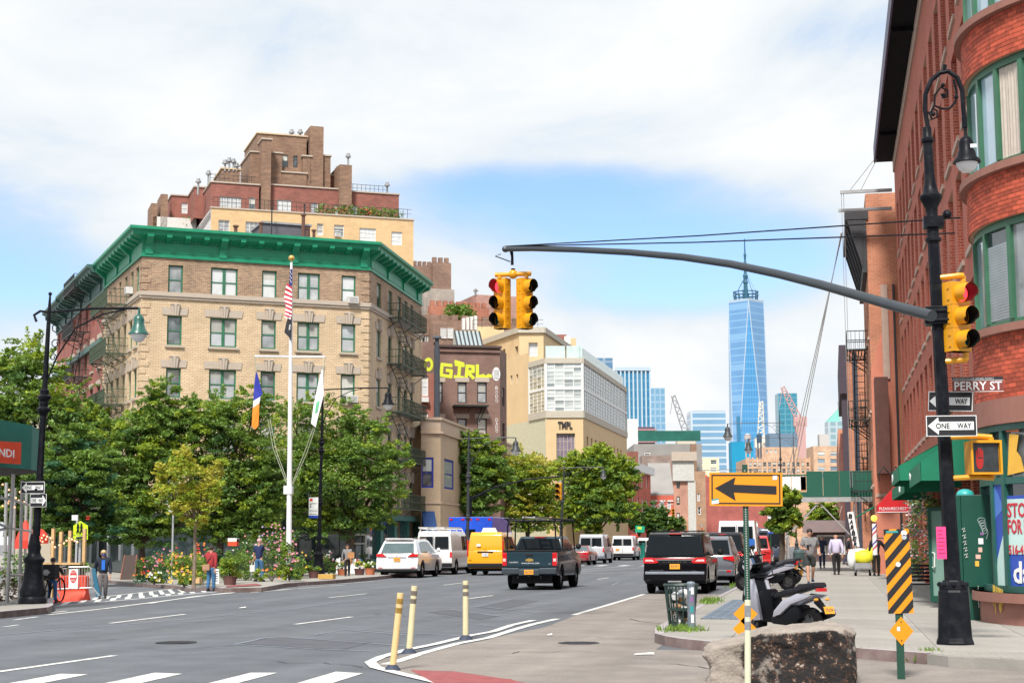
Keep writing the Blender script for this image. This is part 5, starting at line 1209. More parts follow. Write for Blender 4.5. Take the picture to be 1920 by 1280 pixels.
fb,fc,L,z1=fbox('brick_tenement','tan brown brick building with two small white windows behind the far signals',1290,1324,883,260,mat_brick('tan_brown_brick',(.40,.24,.15),(.34,.2,.13),(.4,.28,.2),bw=.4,rh=.15),win=[(1307,1312,925,939),(1308,1314,950,964)])
fbox('brick_building','deep red brick building wall behind the orange arrow sign',1322,1440,893,270,mat_brick('deep_red_brick',(.38,.09,.075),(.33,.075,.065),(.4,.2,.17),bw=.4,rh=.15),win=[(1355,1362,935,945),(1405,1412,935,945)])
fbox('brick_house','narrow brown brick house with mansard roof right of the glass corner building',1177,1198,846,225,MRB,win=[(1182,1189,866,884)])
fbox('white_block','plain pale grey block behind the brown brick house',1174,1198,785,330,mat('pale_block',(.6,.6,.6),.8))
fb,fc,L,z1=fbox('concrete_frame_building','unfinished dark steel frame building wrapped in green netting',1196,1230,800,420,mat('frame_dark',(.10,.07,.11),.8,var=.3,ns=.3))
for k in range(7): b=MB();b.box(-.5,L+.5,-.6,0,z1-1-k*3.2,z1-.6-k*3.2,mat('frame_rust',(.35,.2,.2),.8));bpart('floor_slab',b,fb,fc.M)
b=MB();b.box(fc.u(1178),fc.u(1288),-30,-29.6,fc.z(1200,840),fc.z(1200,822),mat('green_netting',(.008,.10,.075),.8,var=.3,ns=.4));bpart('netting',b,fb,fc.M)
fbox('office_block','cream office block with large windows in front of the banded glass tower',1302,1350,858,420,mat('cream_wall',(.66,.58,.42),.8),win=grid(1306,1332,2,12,862,876,2,8),gm=GLK)
fbox('office_block','small beige roof block behind the white crane boom',1272,1306,826,520,mat('beige_block',(.55,.48,.38),.8))
WB_=mat_brick('warehouse_brick',(.58,.38,.25),(.52,.33,.22),(.55,.42,.32),bw=1,rh=.35,dirt=.08)
fb,fc,L,z1=fbox('warehouse','long tan brick warehouse with rows of large windows on the skyline behind the lamps',1400,1530,860,430,WB_,win=grid(1403.5,1521,14,6.4,866,902,4,8.5),wm=STONE,gm=GLK)
for h in range(15): b=MB();u=fc.u(1401+h*8.85);b.box(u-.2,u+.2,-.3,.1,0,z1+.4,WB_);bpart('pilaster',b,fb,fc.M)
fbox('warehouse','taller pale tan warehouse block with pairs of blue windows near the right side',1528,1600,836,425,WB_,win=grid(1533,1580,3,14,846,888,4,8),wm=STONE,gm=mat_glass('blue_pane',dark=(.08,.16,.24),light=(.2,.32,.4),bias=.5))
fbox('warehouse_annex','tan set back upper part of the warehouse behind the tall lamp',1430,1500,838,450,WB_,win=grid(1436,1452,3,4,843,843,1,6))
fbox('brown_penthouse','blue grey and brown penthouse block behind the double lamp',1446,1499,812,470,mat('penthouse_blue',(.13,.20,.28),.7))
fbox('rooftop_block','pale rooftop plant room on the right of the skyline',1540,1558,814,470,mat('plant_room',(.5,.47,.45),.8))
fbox('netted_building','bright blue netting wrapped building on the skyline',1374,1415,828,500,mat('blue_netting',(.0,.26,.46),.7,var=.12,ns=.2))
fbox('slab_tower','narrow dark blue slab in front of the tallest tower',1385,1392,780,1500,mat('slab_blue',(.03,.17,.32),.4))
# unseen brick row added behind the camera to darken the cars' reflections
fq2=Fac((60,-48),270);rt=bld('rear_reflection_row',fq2.P,'long brown brick building added unseen on the near side of the junction');hs=[(3+k*4,4.4+k*4,3.5+j*3.4,5.5+j*3.4) for k in range(28) for j in range(3)];b=MB();holes_wall(b,120,0,14,hs,GRB,.25);b.box(0,120,.5,10,0,13.8,GRB);bpart('wall',b,rt,fq2.M)
# glass towers
def curtain(name,c,line,fw,fh,lw=.12,rough=.18,off=0,met=.0,lwv=None):
    m=bpy.data.materials.new(name);m.use_nodes=True;t=m.node_tree;Lk=t.links.new;b=t.nodes['Principled BSDF'];b.inputs['Roughness'].default_value=rough;b.inputs['Metallic'].default_value=met
    tc=N(t,'ShaderNodeTexCoord');sp=N(t,'ShaderNodeSeparateXYZ');Lk(tc.outputs['Object'],sp.inputs[0])
    ad=N(t,'ShaderNodeMath',operation='ADD');Lk(sp.outputs[0],ad.inputs[0]);Lk(sp.outputs[1],ad.inputs[1])
    def line_(src,period,w):
        d=N(t,'ShaderNodeMath',operation='DIVIDE');Lk(src,d.inputs[0]);d.inputs[1].default_value=period
        f=N(t,'ShaderNodeMath',operation='FRACT');Lk(d.outputs[0],f.inputs[0]);l=N(t,'ShaderNodeMath',operation='LESS_THAN');Lk(f.outputs[0],l.inputs[0]);l.inputs[1].default_value=w;return l.outputs[0]
    c=tuple(q*.72 for q in c);line=tuple(q*.78 for q in line)
    a=line_(ad.outputs[0],fw,lwv or lw);z=line_(sp.outputs[2],fh,lw);mxx=N(t,'ShaderNodeMath',operation='MAXIMUM');Lk(a,mxx.inputs[0]);Lk(z,mxx.inputs[1])
    nz=N(t,'ShaderNodeTexNoise');nz.inputs['Scale'].default_value=.03;nz.inputs['Detail'].default_value=4;Lk(tc.outputs['Object'],nz.inputs[0])
    mr=N(t,'ShaderNodeMapRange');mr.inputs['To Min'].default_value=.7;mr.inputs['To Max'].default_value=1.3;Lk(nz.outputs[0],mr.inputs[0]);vm=N(t,'ShaderNodeVectorMath',operation='SCALE');vm.inputs[0].default_value=c;Lk(mr.outputs[0],vm.inputs['Scale'])
    mx=N(t,'ShaderNodeMix',data_type='RGBA');Lk(mxx.outputs[0],mx.inputs[0]);Lk(vm.outputs[0],mx.inputs[6]);mx.inputs[7].default_value=(*line,1);Lk(mx.outputs[2],b.inputs['Base Color']);_M[name]=m;return m
def tower(label,pl,pr,pt,depth,m,hd=78.7,deep=None,crown=None):
    rt,fc,L,z1=fbox('glass_tower',label,pl,pr,pt,depth,m,hd,deep,cat='skyscraper');return rt,fc,L,z1
tower('pale blue grey tower peeking over the glass corner building',1107,1152,671,800,curtain('cw1',(.13,.27,.44),(.30,.42,.55),7,4,.2))
rt,fc,L,z1=tower('blue glass tower with white vertical fins left of the crane',1159,1222,690,700,curtain('cw2',(.03,.25,.48),(.08,.30,.48),2.5,4,.25))
for k in range(9): b=MB();x=L*k/8;b.box(x-.35,x+.35,-.7,.2,0,z1+.5,mat('fin_white',(.40,.50,.58),.5));bpart('fin',b,rt,fc.M)
for zf_ in (.52,.985): b=MB();b.box(-.5,L+.5,-.9,.2,z1*zf_,z1*zf_+1.5,_M['fin_white']);bpart('band',b,rt,fc.M)
tower('pale blue slab tower right of the white finned tower',1220,1250,727,900,curtain('cw3',(.20,.42,.62),(.34,.52,.68),3,4,.25))
tower('wide light blue glass tower with fine horizontal bands',1298,1364,770,1000,curtain('cw4',(.22,.42,.62),(.58,.68,.76),60,4.1,.3,lwv=.02))
tower('teal glass tower with a crane in front on the right of the tallest tower',1464,1500,737,2300,curtain('cw5',(.05,.28,.40),(.12,.35,.45),9,8,.2))
rt,fc,L,z1=tower('pale teal tower with a sloping green roof near the right buildings',1557,1590,790,1900,curtain('cw6',(.30,.46,.52),(.5,.6,.64),9,8,.3))
b=MB();b.add([(0,0,z1),(L,0,z1),(L,L,z1),(0,L,z1),(L,L*.5,z1+22)],[(0,1,4),(1,2,4),(2,3,4),(3,0,4)],mat('copper_green',(.12,.42,.34),.5));bpart('roof',b,rt,fc.M)
fbox('glass_tower','slim blue tower just left of the dark sided brick building',1579,1592,752,1900,_M['cw6'],cat='skyscraper')
# tallest tower: square base, eight tall triangles, mast
D0=2786;r_=ray(1404,800);WC=CAMP+r_*(D0/(-(ROT.transposed() @ r_).z));WC.z=0
fw=Fac((WC.x,WC.y),78.7);zt_=fw.z(1404,568);wt=bld('tallest_glass_tower',WC,'very tall faceted blue glass tower with a mast, centre of the skyline','skyscraper')
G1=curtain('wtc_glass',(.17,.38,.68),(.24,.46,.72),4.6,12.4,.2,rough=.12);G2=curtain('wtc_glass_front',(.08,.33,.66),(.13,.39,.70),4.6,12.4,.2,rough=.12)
h=31.;ba=[(-h,-h),(h,-h),(h,h),(-h,h)];to=[(0,-h),(h,0),(0,h),(-h,0)]
for i in range(4):
    a,c=ba[i],ba[(i+1) % 4];tp=to[i];nx=to[(i+1) % 4]
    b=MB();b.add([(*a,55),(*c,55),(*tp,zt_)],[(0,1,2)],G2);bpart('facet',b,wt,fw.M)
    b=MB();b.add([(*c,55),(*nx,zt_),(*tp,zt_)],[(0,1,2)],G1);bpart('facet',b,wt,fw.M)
    b=MB();lw=mat('edge_white',(.42,.52,.62),.4)
    b.tube([(*a,55),(*tp,zt_)],.9,lw,4);b.tube([(*c,55),(*tp,zt_)],.9,lw,4);bpart('edge_strip',b,wt,fw.M)
b=MB();b.box(-h,h,-h,h,0,55,G1);bpart('base',b,wt,fw.M)
b=MB();b.add([(x,y,zt_) for x,y in to]+[(x*1.02,y*1.02,zt_+4) for x,y in to],[(0,1,5,4),(1,2,6,5),(2,3,7,6),(3,0,4,7),(4,5,6,7)],lw);bpart('parapet',b,wt,fw.M)
MD=mat('mast_dark',(.02,.10,.16),.5);b=MB()
for z_,r1 in ((8,21),(13,22),(19,21)):
    for k in range(24): a0,a1=2*pi*k/24,2*pi*(k+1)/24;b.tube([(r1*cos(a0),r1*sin(a0),zt_+z_),(r1*cos(a1),r1*sin(a1),zt_+z_)],.9,MD,4,cap=False)
for k in range(16): a=2*pi*k/16;b.tube([(20*cos(a),20*sin(a),zt_),(22*cos(a),22*sin(a),zt_+21)],.7,MD,4)
bpart('broadcast_ring',b,wt,fw.M)
zm=fw.z(1402,447);b=MB();hh=zm-zt_
b.lathe([(5.5,zt_),(4,zt_+hh*.2),(3.4,zt_+hh*.3),(5,zt_+hh*.31),(3.2,zt_+hh*.36),(4.6,zt_+hh*.42),(2.6,zt_+hh*.46),(2.8,zt_+hh*.62),(1.6,zt_+hh*.66),(2.6,zt_+hh*.75),(1.3,zt_+hh*.78),(.9,zt_+hh*.98),(.3,zm)],MD,10)
for k in range(4): a=pi/4+k*pi/2;b.tube([(20*cos(a),20*sin(a),zt_+21),(2,0,zt_+hh*.45)],.45,MD,4)
bpart('mast',b,wt,fw.M)
# cranes and water tanks
def crane(label,x0,y0,x1,y1,depth,m):
    fz=None;r_=ray(x0,y0);P=CAMP+r_*(depth/(-(ROT.transposed() @ r_).z));fc=Fac(P,78.7);o=tag(empty('tower_crane',(P.x,P.y,0)),label,'crane')
    a=V((0,0,P.z));c=V((fc.u(x1,y1),0,fc.z(x1,y1)));n=14;d=(c-a);s=V((-d.z,0,d.x)).normalized()*depth*.0022;b=MB()
    for sg in (-1,1): b.tube([a+s*sg,c+s*sg*.5],depth*.00035,m,4)
    for k in range(n): b.tube([a.lerp(c,k/n)+s*(1 if k % 2 else -1)*(1-.5*k/n),a.lerp(c,(k+1)/n)+s*(-1 if k % 2 else 1)*(1-.5*k/n)],depth*.0003,m,4)
    bpart('jib',b,o,fc.M);b=MB();b.box(-depth*.003,depth*.003,-2,2,0,a.z,m);b.cbox((0,0,a.z),(depth*.008,4,depth*.006),m);bpart('mast',b,o,fc.M)
    b=MB();b.tube([c,(c.x-depth*.002,0,c.z-depth*.012)],depth*.0002,m,4);bpart('hook_cable',b,o,fc.M)
crane('white lattice crane boom rising left of the banded glass tower',1293,830,1262,741,600,GREYM)
crane('red tipped crane boom leaning left in front of the teal tower',1500,790,1467,725,900,mat('crane_red',(.5,.3,.28),.6))
crane('white crane mast in front of the right edge of the tallest tower',1427,830,1427,752,900,mat('crane_cream',(.7,.65,.55),.6))
for lab,px,t,bt,w,m in [('pale wooden rooftop water tank on the skyline',1402,812,828,13,mat('tank_grey',(.42,.40,.40),.8)),('dark blue rooftop water tank pair on the skyline',1424,810,838,10,mat('tank_blue',(.03,.07,.12),.7))]:
    r_=ray(px,bt);P=CAMP+r_*(440/(-(ROT.transposed() @ r_).z));fc=Fac(P,78.7);zb,zq=fc.z(px,bt),fc.z(px,t);rr=w*440/F/2;b=MB();hh=zq-zb;o=tag(empty('water_tank',(P.x,P.y,0)),lab,'water tank')
    b.lathe([(rr,zb+hh*.3),(rr,zb+hh*.8),(rr*1.08,zb+hh*.8),(.02,zq)],m,12);bpart('tank',b,o,fc.M)
    for k in range(4): a=pi/4+k*pi/2;b=MB();b.tube([(rr*.8*cos(a),rr*.8*sin(a),zb-20),(rr*.8*cos(a),rr*.8*sin(a),zb+hh*.3)],.12,m,4);bpart('leg',b,o,fc.M)
# ================================================================ VEHICLES  (local frame: x right, y forward, z up, origin rear centre on the ground)
TYRE=mat('tyre_rubber',(.010,.010,.011),.9,var=.15,ns=6,spec=.08);RIM=mat('rim_alloy',(.45,.46,.48),.3,.8,var=.08);RIMD=mat('rim_dark',(.06,.06,.065),.35,.5)
CGL=mat('car_glass',(.005,.008,.011),.05,var=.1,spec=.22);CGLL=mat('car_glass_pale',(.08,.12,.13),.05,var=.2,spec=.8)
TRD=mat('tail_red',(.55,.008,.012),.18,var=.15,ns=9,coat=.8);TRP=mat('tail_pale',(.7,.55,.55),.2,coat=.8);BLKP=mat('black_plastic',(.012,.012,.014),.6,var=.1,spec=.25);CHR=mat('chrome',(.65,.66,.68),.12,1.)
PLO=mat('plate_orange',(.80,.36,.03),.5,var=.04);PLT=mat('plate_text',(.02,.03,.12),.5);PLW=mat('plate_white',(.7,.72,.74),.5);UND=mat('underbody',(.012,.012,.013),.9)
def boolean(me,cutters):
    o=bpy.data.objects.new('tmp',me);COL.objects.link(o);cs=[]
    for cm in cutters:
        c=bpy.data.objects.new('tmpc',cm);COL.objects.link(c);cs.append(c);md=o.modifiers.new('b','BOOLEAN');md.object=c;md.operation='DIFFERENCE';md.solver='EXACT'
    dg=bpy.context.evaluated_depsgraph_get();dg.update();r=bpy.data.meshes.new_from_object(o.evaluated_get(dg));r.name=me.name
    for c in cs: bpy.data.objects.remove(c)
    bpy.data.objects.remove(o);return r
def wheel_mesh(r,w,rim=RIM,rr=.62):
    t=MB();n=26;pr=[(r*rr,-w/2),(r*.9,-w/2),(r*.985,-w*.4),(r,-w*.25),(r,w*.25),(r*.985,w*.4),(r*.9,w/2),(r*rr,w/2)]
    vs=[(x,q*cos(2*pi*j/n),q*sin(2*pi*j/n)) for q,x in pr for j in range(n)];k=len(pr)
    t.add(vs,[(i*n+j,(i+1)*n+j,(i+1)*n+(j+1) % n,i*n+(j+1) % n) for i in range(k-1) for j in range(n)],TYRE)
    g=MB();a=r*rr
    for s in (-1,1):
        x=s*w*.38
        g.add([(x*.6,a*cos(2*pi*j/n),a*sin(2*pi*j/n)) for j in range(n)],[tuple(range(n))[::s]],RIMD)
        for j in range(5):
            an=2*pi*j/5;c,d=cos(an),sin(an);g.add([(x,-.045*d+.05*c,.045*c+.05*d),(x,-.045*-d+.05*c,-.045*c+.05*d),(x*1.05,a*c+.06*d,a*d-.06*c),(x*1.05,a*c-.06*d,a*d+.06*c)],[(0,1,2,3)],rim)
        g.lathe([(.075,0),(.075,.02)],rim,10,T(x,0,0) @ RY(pi/2*s));
        vs=[(x*q,a*f*cos(2*pi*j/n),a*f*sin(2*pi*j/n)) for q,f in ((1.1,1.0),(1.15,.93)) for j in range(n)]
        g.add(vs,[(j,n+j,n+(j+1) % n,(j+1) % n) for j in range(n)],rim)
    return t.mesh('wheel',smooth=True),g.mesh('rim')
def vehicle(name,label,x,y,W,L,low,up,wb,wt,zb,zt,paint,wheels,wr,cat='car',group=None,sides=(),rearw=None,glass=CGL,rz=0,rim=RIM,gz=0,bev=.045,archmat=None,tw=.23):
    P=(x,y,gz);root=tag(empty(name,P,rz),label,cat,group)
    def ww(z): return W/2 if z <= zb else (wb+(wt-wb)*(z-zb)/(zt-zb))/2
    b=MB()
    def pp(poly,wf,m):
        n=len(poly);vs=[(-wf(p[1]),p[0],p[1]) for p in poly]+[(wf(p[1]),p[0],p[1]) for p in poly]
        b.add(vs,[tuple(range(n)),tuple(range(2*n-1,n-1,-1))]+[(i,i+n,(i+1) % n+n,(i+1) % n) for i in range(n)],m)
    pp(low,lambda z: W/2*(.965 if z < .5 else (1 if z < zb*.9 else .975)),paint)
    me=b.mesh('body',bevel=bev,merge=True);cut=[]
    for wy in wheels:
        c=MB();c.lathe([(wr*1.17,-W),(wr*1.17,W)],UND,28,T(0,wy,wr*1.02) @ RY(pi/2));cm=c.mesh('c',merge=True);cut.append(cm)
    me=boolean(me,cut);me.polygons.foreach_set('use_smooth',[True]*len(me.polygons));me.set_sharp_from_angle(angle=R(35));body=link('body',me,root)
    if up:
        b=MB();pp(up,lambda z: ww(max(z,zb+.001)),paint);part('cabin',b,root,smooth=True,bevel=bev,merge=True)
    u=MB();u.box(-W*.36,W*.36,.25,L-.25,wr*.55,low[0][1]+.12,UND)
    for wy in wheels: u.tube([(-W*.4,wy,wr),(W*.4,wy,wr)],.07,UND,6)
    part('underbody',u,root)
    wm,gm=wheel_mesh(wr,tw,rim)
    for wy in wheels:
        for s in (-1,1): o=link('wheel',wm,root,T(s*(W/2-tw/2-.02),wy,wr));link('rim',gm,o)
    for poly in sides:
        for s in (-1,1):
            g=MB();n=len(poly);vs=[(s*(ww(p[1])+.006),p[0],p[1]) for p in poly];g.add(vs,[tuple(range(n))[::-s]],glass);link('side_window',g.mesh('side_window'),root)
    if rearw:
        (y0,z0,f0),(y1,z1,f1)=rearw;g=MB();e=.012
        g.add([(-ww(z0)*f0,y0-e,z0),(ww(z0)*f0,y0-e,z0),(ww(z1)*f1,y1-e,z1),(-ww(z1)*f1,y1-e,z1)],[(0,1,2,3)],glass);link('rear_window',g.mesh('rear_window'),root)
    return root
def vb(root,name,boxes,m,bevel=.01,par=None):
    b=MB()
    for q in boxes: b.box(*q,m)
    return part(name,b,par or root,merge=True,bevel=bevel)
def plate(root,x,y,z,s='JRG 4817',m=PLO,w=.32,h=.16,tm=PLT):
    b=MB();b.box(x-w/2,x+w/2,y-.012,y,z-h/2,z+h/2,m);o=link('licence_plate',b.mesh('licence_plate'),root);link('lettering',text_mesh(s,tm,w=w*.8,h=h*.5,ext=.001),o,T(x-w*.4,y-.016,z-h*.25))
def vtext(root,s,m,x,y,z,w,h): link('lettering',text_mesh(s,m,w=w,h=h,ext=.002),root,T(x,y,z))
def mirror(root,W,y,z,m=BLKP,s=1):
    for s in (-1,1):
        b=MB();b.tube([(s*W/2*.97,y,z),(s*(W/2+.12),y-.02,z+.03)],.025,m,6);b.ball((s*(W/2+.17),y-.02,z+.08),(.10,.07,.11),m,10,6);part('mirror',b,root,smooth=True)
def paintm(n,c,r=.25): return mat('paint_'+n,c,r,0,var=.04,ns=1,coat=1.)
WB2=.15
# black full size SUV
r=vehicle('parked_suv','black full size SUV with a red rear light bar parked at the right kerb',-4.9,50.7,2.0,5.2,
    [(0,.48),(-.02,.62),(.02,1.12),(.06,1.18),(5.0,1.1),(5.2,.9),(5.25,.5),(5.1,.3),(.15,.32)],
    [(.05,1.15),(.30,1.86),(.5,1.93),(3.3,1.93),(3.6,1.86),(4.4,1.15)],1.92,1.66,1.15,1.93,mat('gloss_black',(.004,.004,.006),.12,var=.04,spec=.3),(1.05,4.2),.41,
    sides=[[(.42,1.2),(.55,1.78),(1.5,1.80),(1.5,1.2)],[(1.58,1.2),(1.58,1.80),(2.6,1.80),(2.6,1.2)],[(2.68,1.2),(2.68,1.79),(3.35,1.76),(3.95,1.2)]],rearw=((.055,1.2,.92),(.29,1.82,.93)))
vb(r,'light_bar',[(-.72,.72,-.025,.03,1.085,1.125)],TRD);vb(r,'chrome_strip',[(-.72,.72,-.03,.03,1.05,1.082)],CHR)
for s in (-1,1):
    b=MB();b.prism([(s*.99,.96),(s*.99,1.14),(s*.70,1.14),(s*.50,1.0),(s*.60,.96)],1,-.035,.06,TRD);part('tail_light',b,r,merge=True,bevel=.01)
    b=MB();b.prism([(s*.93,1.02),(s*.93,1.08),(s*.72,1.08),(s*.64,1.02)],1,-.040,-.03,TRP);part('reversing_light',b,r)
vb(r,'bumper',[(-.99,.99,-.10,.1,.40,.66)],_M['gloss_black'],.05);vb(r,'bumper_trim',[(-.93,.93,-.11,-.09,.62,.70)],mat('silver_trim',(.3,.34,.4),.35,.5));vb(r,'exhaust_tip',[(-.22,.22,-.12,-.02,.36,.42)],CHR,.02)
vb(r,'brake_light',[(-.2,.2,.24,.32,1.87,1.9)],TRD);vb(r,'roof_rack',[(-.74,-.70,.6,3.2,1.97,2.0),(.70,.74,.6,3.2,1.97,2.0),(-.70,.70,.9,.95,1.965,1.99),(-.7,.7,2.8,2.85,1.965,1.99)],BLKP);plate(r,0,-.03,.86);mirror(r,2.0,3.9,1.2)
vtext(r,'L I N C O L N',CHR,-.36,-.035,.985,.72,.035);vtext(r,'NAVIGATOR',CHR,-.78,-.03,.715,.42,.04);vtext(r,'RESERVE',CHR,.52,-.03,.71,.16,.025)
# dark pickup with a ladder rack
PU=mat('paint_slate',(.014,.036,.050),.28,var=.04,spec=.3,coat=.3)
r=vehicle('pickup_truck','dark slate pickup truck with a ladder rack driving away in the avenue',-10.26,54.4,1.90,5.5,
    [(0,.55),(-.02,.7),(0,1.32),(3.9,1.34),(5.2,1.2),(5.45,1.0),(5.5,.6),(5.3,.42),(.2,.5)],
    [(1.85,1.3),(2.0,1.76),(2.15,1.84),(3.4,1.84),(3.6,1.8),(4.3,1.3)],1.82,1.45,1.3,1.84,PU,(1.1,4.45),.41,sides=[[(2.1,1.35),(2.2,1.74),(2.75,1.76),(2.75,1.35)],[(2.85,1.35),(2.85,1.76),(3.45,1.74),(3.95,1.35)]],rearw=((1.87,1.36,.9),(1.99,1.76,.92)),bev=.03,tw=.27)
b=MB();b.box(-.80,.80,.08,1.8,1.0,1.35,UND);part('bed',b,r)
b=MB();b.box(-.80,.80,-.045,-.01,.80,1.30,PU);part('tailgate',b,r,bevel=.02,merge=True)
vb(r,'rail_cap',[(-.95,-.80,-.03,1.85,1.325,1.37),(.80,.95,-.03,1.85,1.325,1.37),(-.8,.8,-.05,.03,1.32,1.37)],BLKP)
for s in (-1,1):
    vb(r,'tail_light',[(min(s*.80,s*.955),max(s*.80,s*.955),-.05,.12,.83,1.28)],TRD,.02);vb(r,'reversing_light',[(min(s*.83,s*.93),max(s*.83,s*.93),-.056,-.045,.98,1.08)],TRP)
vb(r,'bumper',[(-.96,-.35,-.16,.05,.55,.76),(.35,.96,-.16,.05,.55,.76),(-.36,.36,-.17,.05,.50,.72)],mat('bumper_dark',(.05,.065,.08),.4,.3),.03)
vb(r,'handle',[(-.13,.13,-.06,-.04,1.16,1.24)],BLKP);GOLD=mat('badge_gold',(.62,.40,.10),.3,.6)
b=MB();b.add([(-.14,0,-.035),(-.05,0,-.035),(-.035,0,-.055),(.035,0,-.055),(.05,0,-.035),(.14,0,-.035),(.12,0,.035),(.05,0,.035),(.035,0,.055),(-.035,0,.055),(-.05,0,.035),(-.12,0,.035)],[tuple(range(12))],GOLD,T(0,-.052,1.03));part('badge',b,r)
plate(r,0,-.18,.62,'NB 3726');vtext(r,'www.favors.com',PLW,-.28,-.05,.90,.62,.06);vtext(r,'COLORADO',PLW,-.72,-.05,.93,.32,.045);vtext(r,'LT',PLW,.68,-.05,.88,.06,.04)
b=MB()
for yy in (.35,1.75):
    for s in (-.86,.86): b.tube([(s,yy,1.36),(s*.98,yy,2.2),(s*.9,yy,2.38)],.028,BLKP,6)
    b.tube([(-.86,yy,2.38),(.86,yy,2.38)],.03,BLKP,6)
for s in (-.84,.84): b.tube([(s,-.1,2.44),(s,4.3,2.44)],.035,BLKP,6)
for s in (-.84,.84): b.tube([(s,4.1,2.44),(s,4.6,1.3)],.028,BLKP,6)
b.tube([(-.84,3.2,2.42),(.84,3.2,2.42)],.03,BLKP,6);b.tube([(-.84,4.2,2.42),(.84,4.2,2.42)],.03,BLKP,6);part('ladder_rack',b,r)
b=MB();[b.box(x_,x_+.06,.2,4.2,2.47,2.53,mat('ladder_grey',(.38,.38,.38),.5,.3)) for x_ in (-.3,.1)];[b.box(-.24,.1,.4+k*.35,.44+k*.35,2.485,2.515,_M['ladder_grey']) for k in range(11)];o=part('ladder',b,r)
vb(r,'brake_light',[(-.2,.2,2.02,2.1,1.79,1.83)],TRD);mirror(r,1.9,3.75,1.4);vb(r,'tow_hook',[(-.42,-.38,-.1,.0,.40,.5),(.38,.42,-.1,.0,.40,.5),(-.05,.05,-.14,0,.45,.52)],BLKP)
# white crossover SUV
WH=paintm('pearl',(.72,.72,.74),.2)
r=vehicle('parked_suv','white crossover SUV parked at the left kerb by the flower plants',-19.9,72.2,2.02,4.75,
    [(0,.42),(-.03,.62),(.02,.95),(.06,1.15),(4.0,1.08),(4.6,.85),(4.7,.5),(4.6,.3),(.15,.34)],
    [(.04,1.1),(.45,1.72),(.7,1.80),(2.6,1.80),(3.0,1.72),(3.9,1.1)],1.94,1.45,1.1,1.80,WH,(.98,3.75),.385,sides=[[(.75,1.2),(.95,1.62),(1.3,1.68),(1.3,1.16)],[(1.36,1.16),(1.36,1.68),(2.1,1.70),(2.1,1.16)],[(2.17,1.16),(2.17,1.70),(2.75,1.64),(3.45,1.16)]],rearw=((.06,1.16,.84),(.44,1.68,.90)),glass=CGLL)
for s in (-1,1):
    b=MB();b.prism([(s*1.0,1.0),(s*.99,1.12),(s*.72,1.14),(s*.50,1.0),(s*.72,.98)],1,-.04,.1,TRD);part('tail_light',b,r,merge=True,bevel=.01);vb(r,'reflector',[(min(s*.68,s*.9),max(s*.68,s*.9),-.075,-.03,.46,.50)],TRD)
vb(r,'bumper',[(-1.0,1.0,-.065,.1,.42,.68)],WH,.05);vb(r,'bumper_skirt',[(-.95,.95,-.07,.1,.30,.415)],BLKP,.03);vb(r,'chrome_strip',[(-.45,.45,-.05,-.01,.98,1.01)],CHR);plate(r,0,-.04,.86,'HCK 2094')
vb(r,'spoiler',[(-.68,.68,.30,.6,1.80,1.84)],WH,.02);vb(r,'roof_rail',[(-.70,-.66,.7,2.8,1.84,1.87),(.66,.70,.7,2.8,1.84,1.87)],RIM);mirror(r,2.0,3.3,1.2,WH)
vtext(r,'L',CHR,-.05,-.045,1.03,.09,.08);vtext(r,'LEXUS',RIM,-.78,-.04,.80,.2,.035);vtext(r,'RX 350',RIM,.5,-.04,.80,.24,.035)
# white work van with ladders
WV=paintm('white',(.66,.67,.68),.3)
def van(label,x,y,W,L,H,paint,text=None,group=None,ladder=False,grey=False,name='work_van'):
    r=vehicle(name,label,x,y,W,L,[(0,.45),(-.02,.6),(.0,1.2),(.02,1.25),(L-1.0,1.2),(L-.1,1.0),(L,.5),(L-.1,.35),(.1,.35)],
        [(.02,1.2),(.10,H-.12),(.22,H),(L-2.2,H),(L-1.9,H-.1),(L-1.0,1.2)],W*.975,W*.86,1.2,H,paint,(1.05,L-1.0),.38,'van',group,
        sides=[[(L-3.0,1.25),(L-3.0,H-.25),(L-2.2,H-.25),(L-2.2,1.25)],[(L-2.1,1.25),(L-2.1,H-.25),(L-1.85,H-.25),(L-1.2,1.25)]])
    for s in (-1,1):
        b=MB();a,c=(s*.06,s*W*.40);b.quad((min(a,c),.03-.06,1.32),(max(a,c),.03-.06,1.32),(max(a,c)*.97,.09-.06,H-.28),(min(a,c)*.97,.09-.06,H-.28),CGL);part('rear_window',b,r)
        vb(r,'tail_light',[(min(s*W*.43,s*W*.495),max(s*W*.43,s*W*.495),-.04,.04,.88,1.16)],TRD,.015)
    vb(r,'door_seam',[(-.008,.008,-.028,.0,.5,H-.2)],UND,0);vb(r,'bumper',[(-W*.49,W*.49,-.16,.0,.40,.60)],BLKP if not grey else mat('bumper_grey',(.16,.18,.22),.5),.03);plate(r,-W*.22,-.04,.95,'KLM 118',PLW if ladder else PLO);mirror(r,W,L-1.3,1.35)
    if ladder:
        b=MB()
        for yy in (.3,1.7,3.0): b.box(-W*.42,W*.42,yy,yy+.05,H+.08,H+.12,ACM);b.box(-W*.42,-W*.40,yy,yy+.05,H-.02,H+.1,ACM);b.box(W*.40,W*.42,yy,yy+.05,H-.02,H+.1,ACM)
        part('roof_rack',b,r)
        for k,(x0,xl) in enumerate([(-.75,.42),(.15,.4)]):
            b=MB()
            for s in (0,xl): b.box(x0+s,x0+s+.03,-.2,3.8,H+.13,H+.21,WHT)
            for q in range(13): b.box(x0,x0+xl,-.1+q*.3,-.07+q*.3,H+.155,H+.185,WHT)
            part('ladder',b,r)
    return r
r=van('white work van with ladders on the roof between the white SUV and the taxi',-20.0,79.6,1.95,5.4,2.22,WV,ladder=True);vtext(r,'ECONOLINE',BLKP,-.55,-.04,1.08,.3,.03)
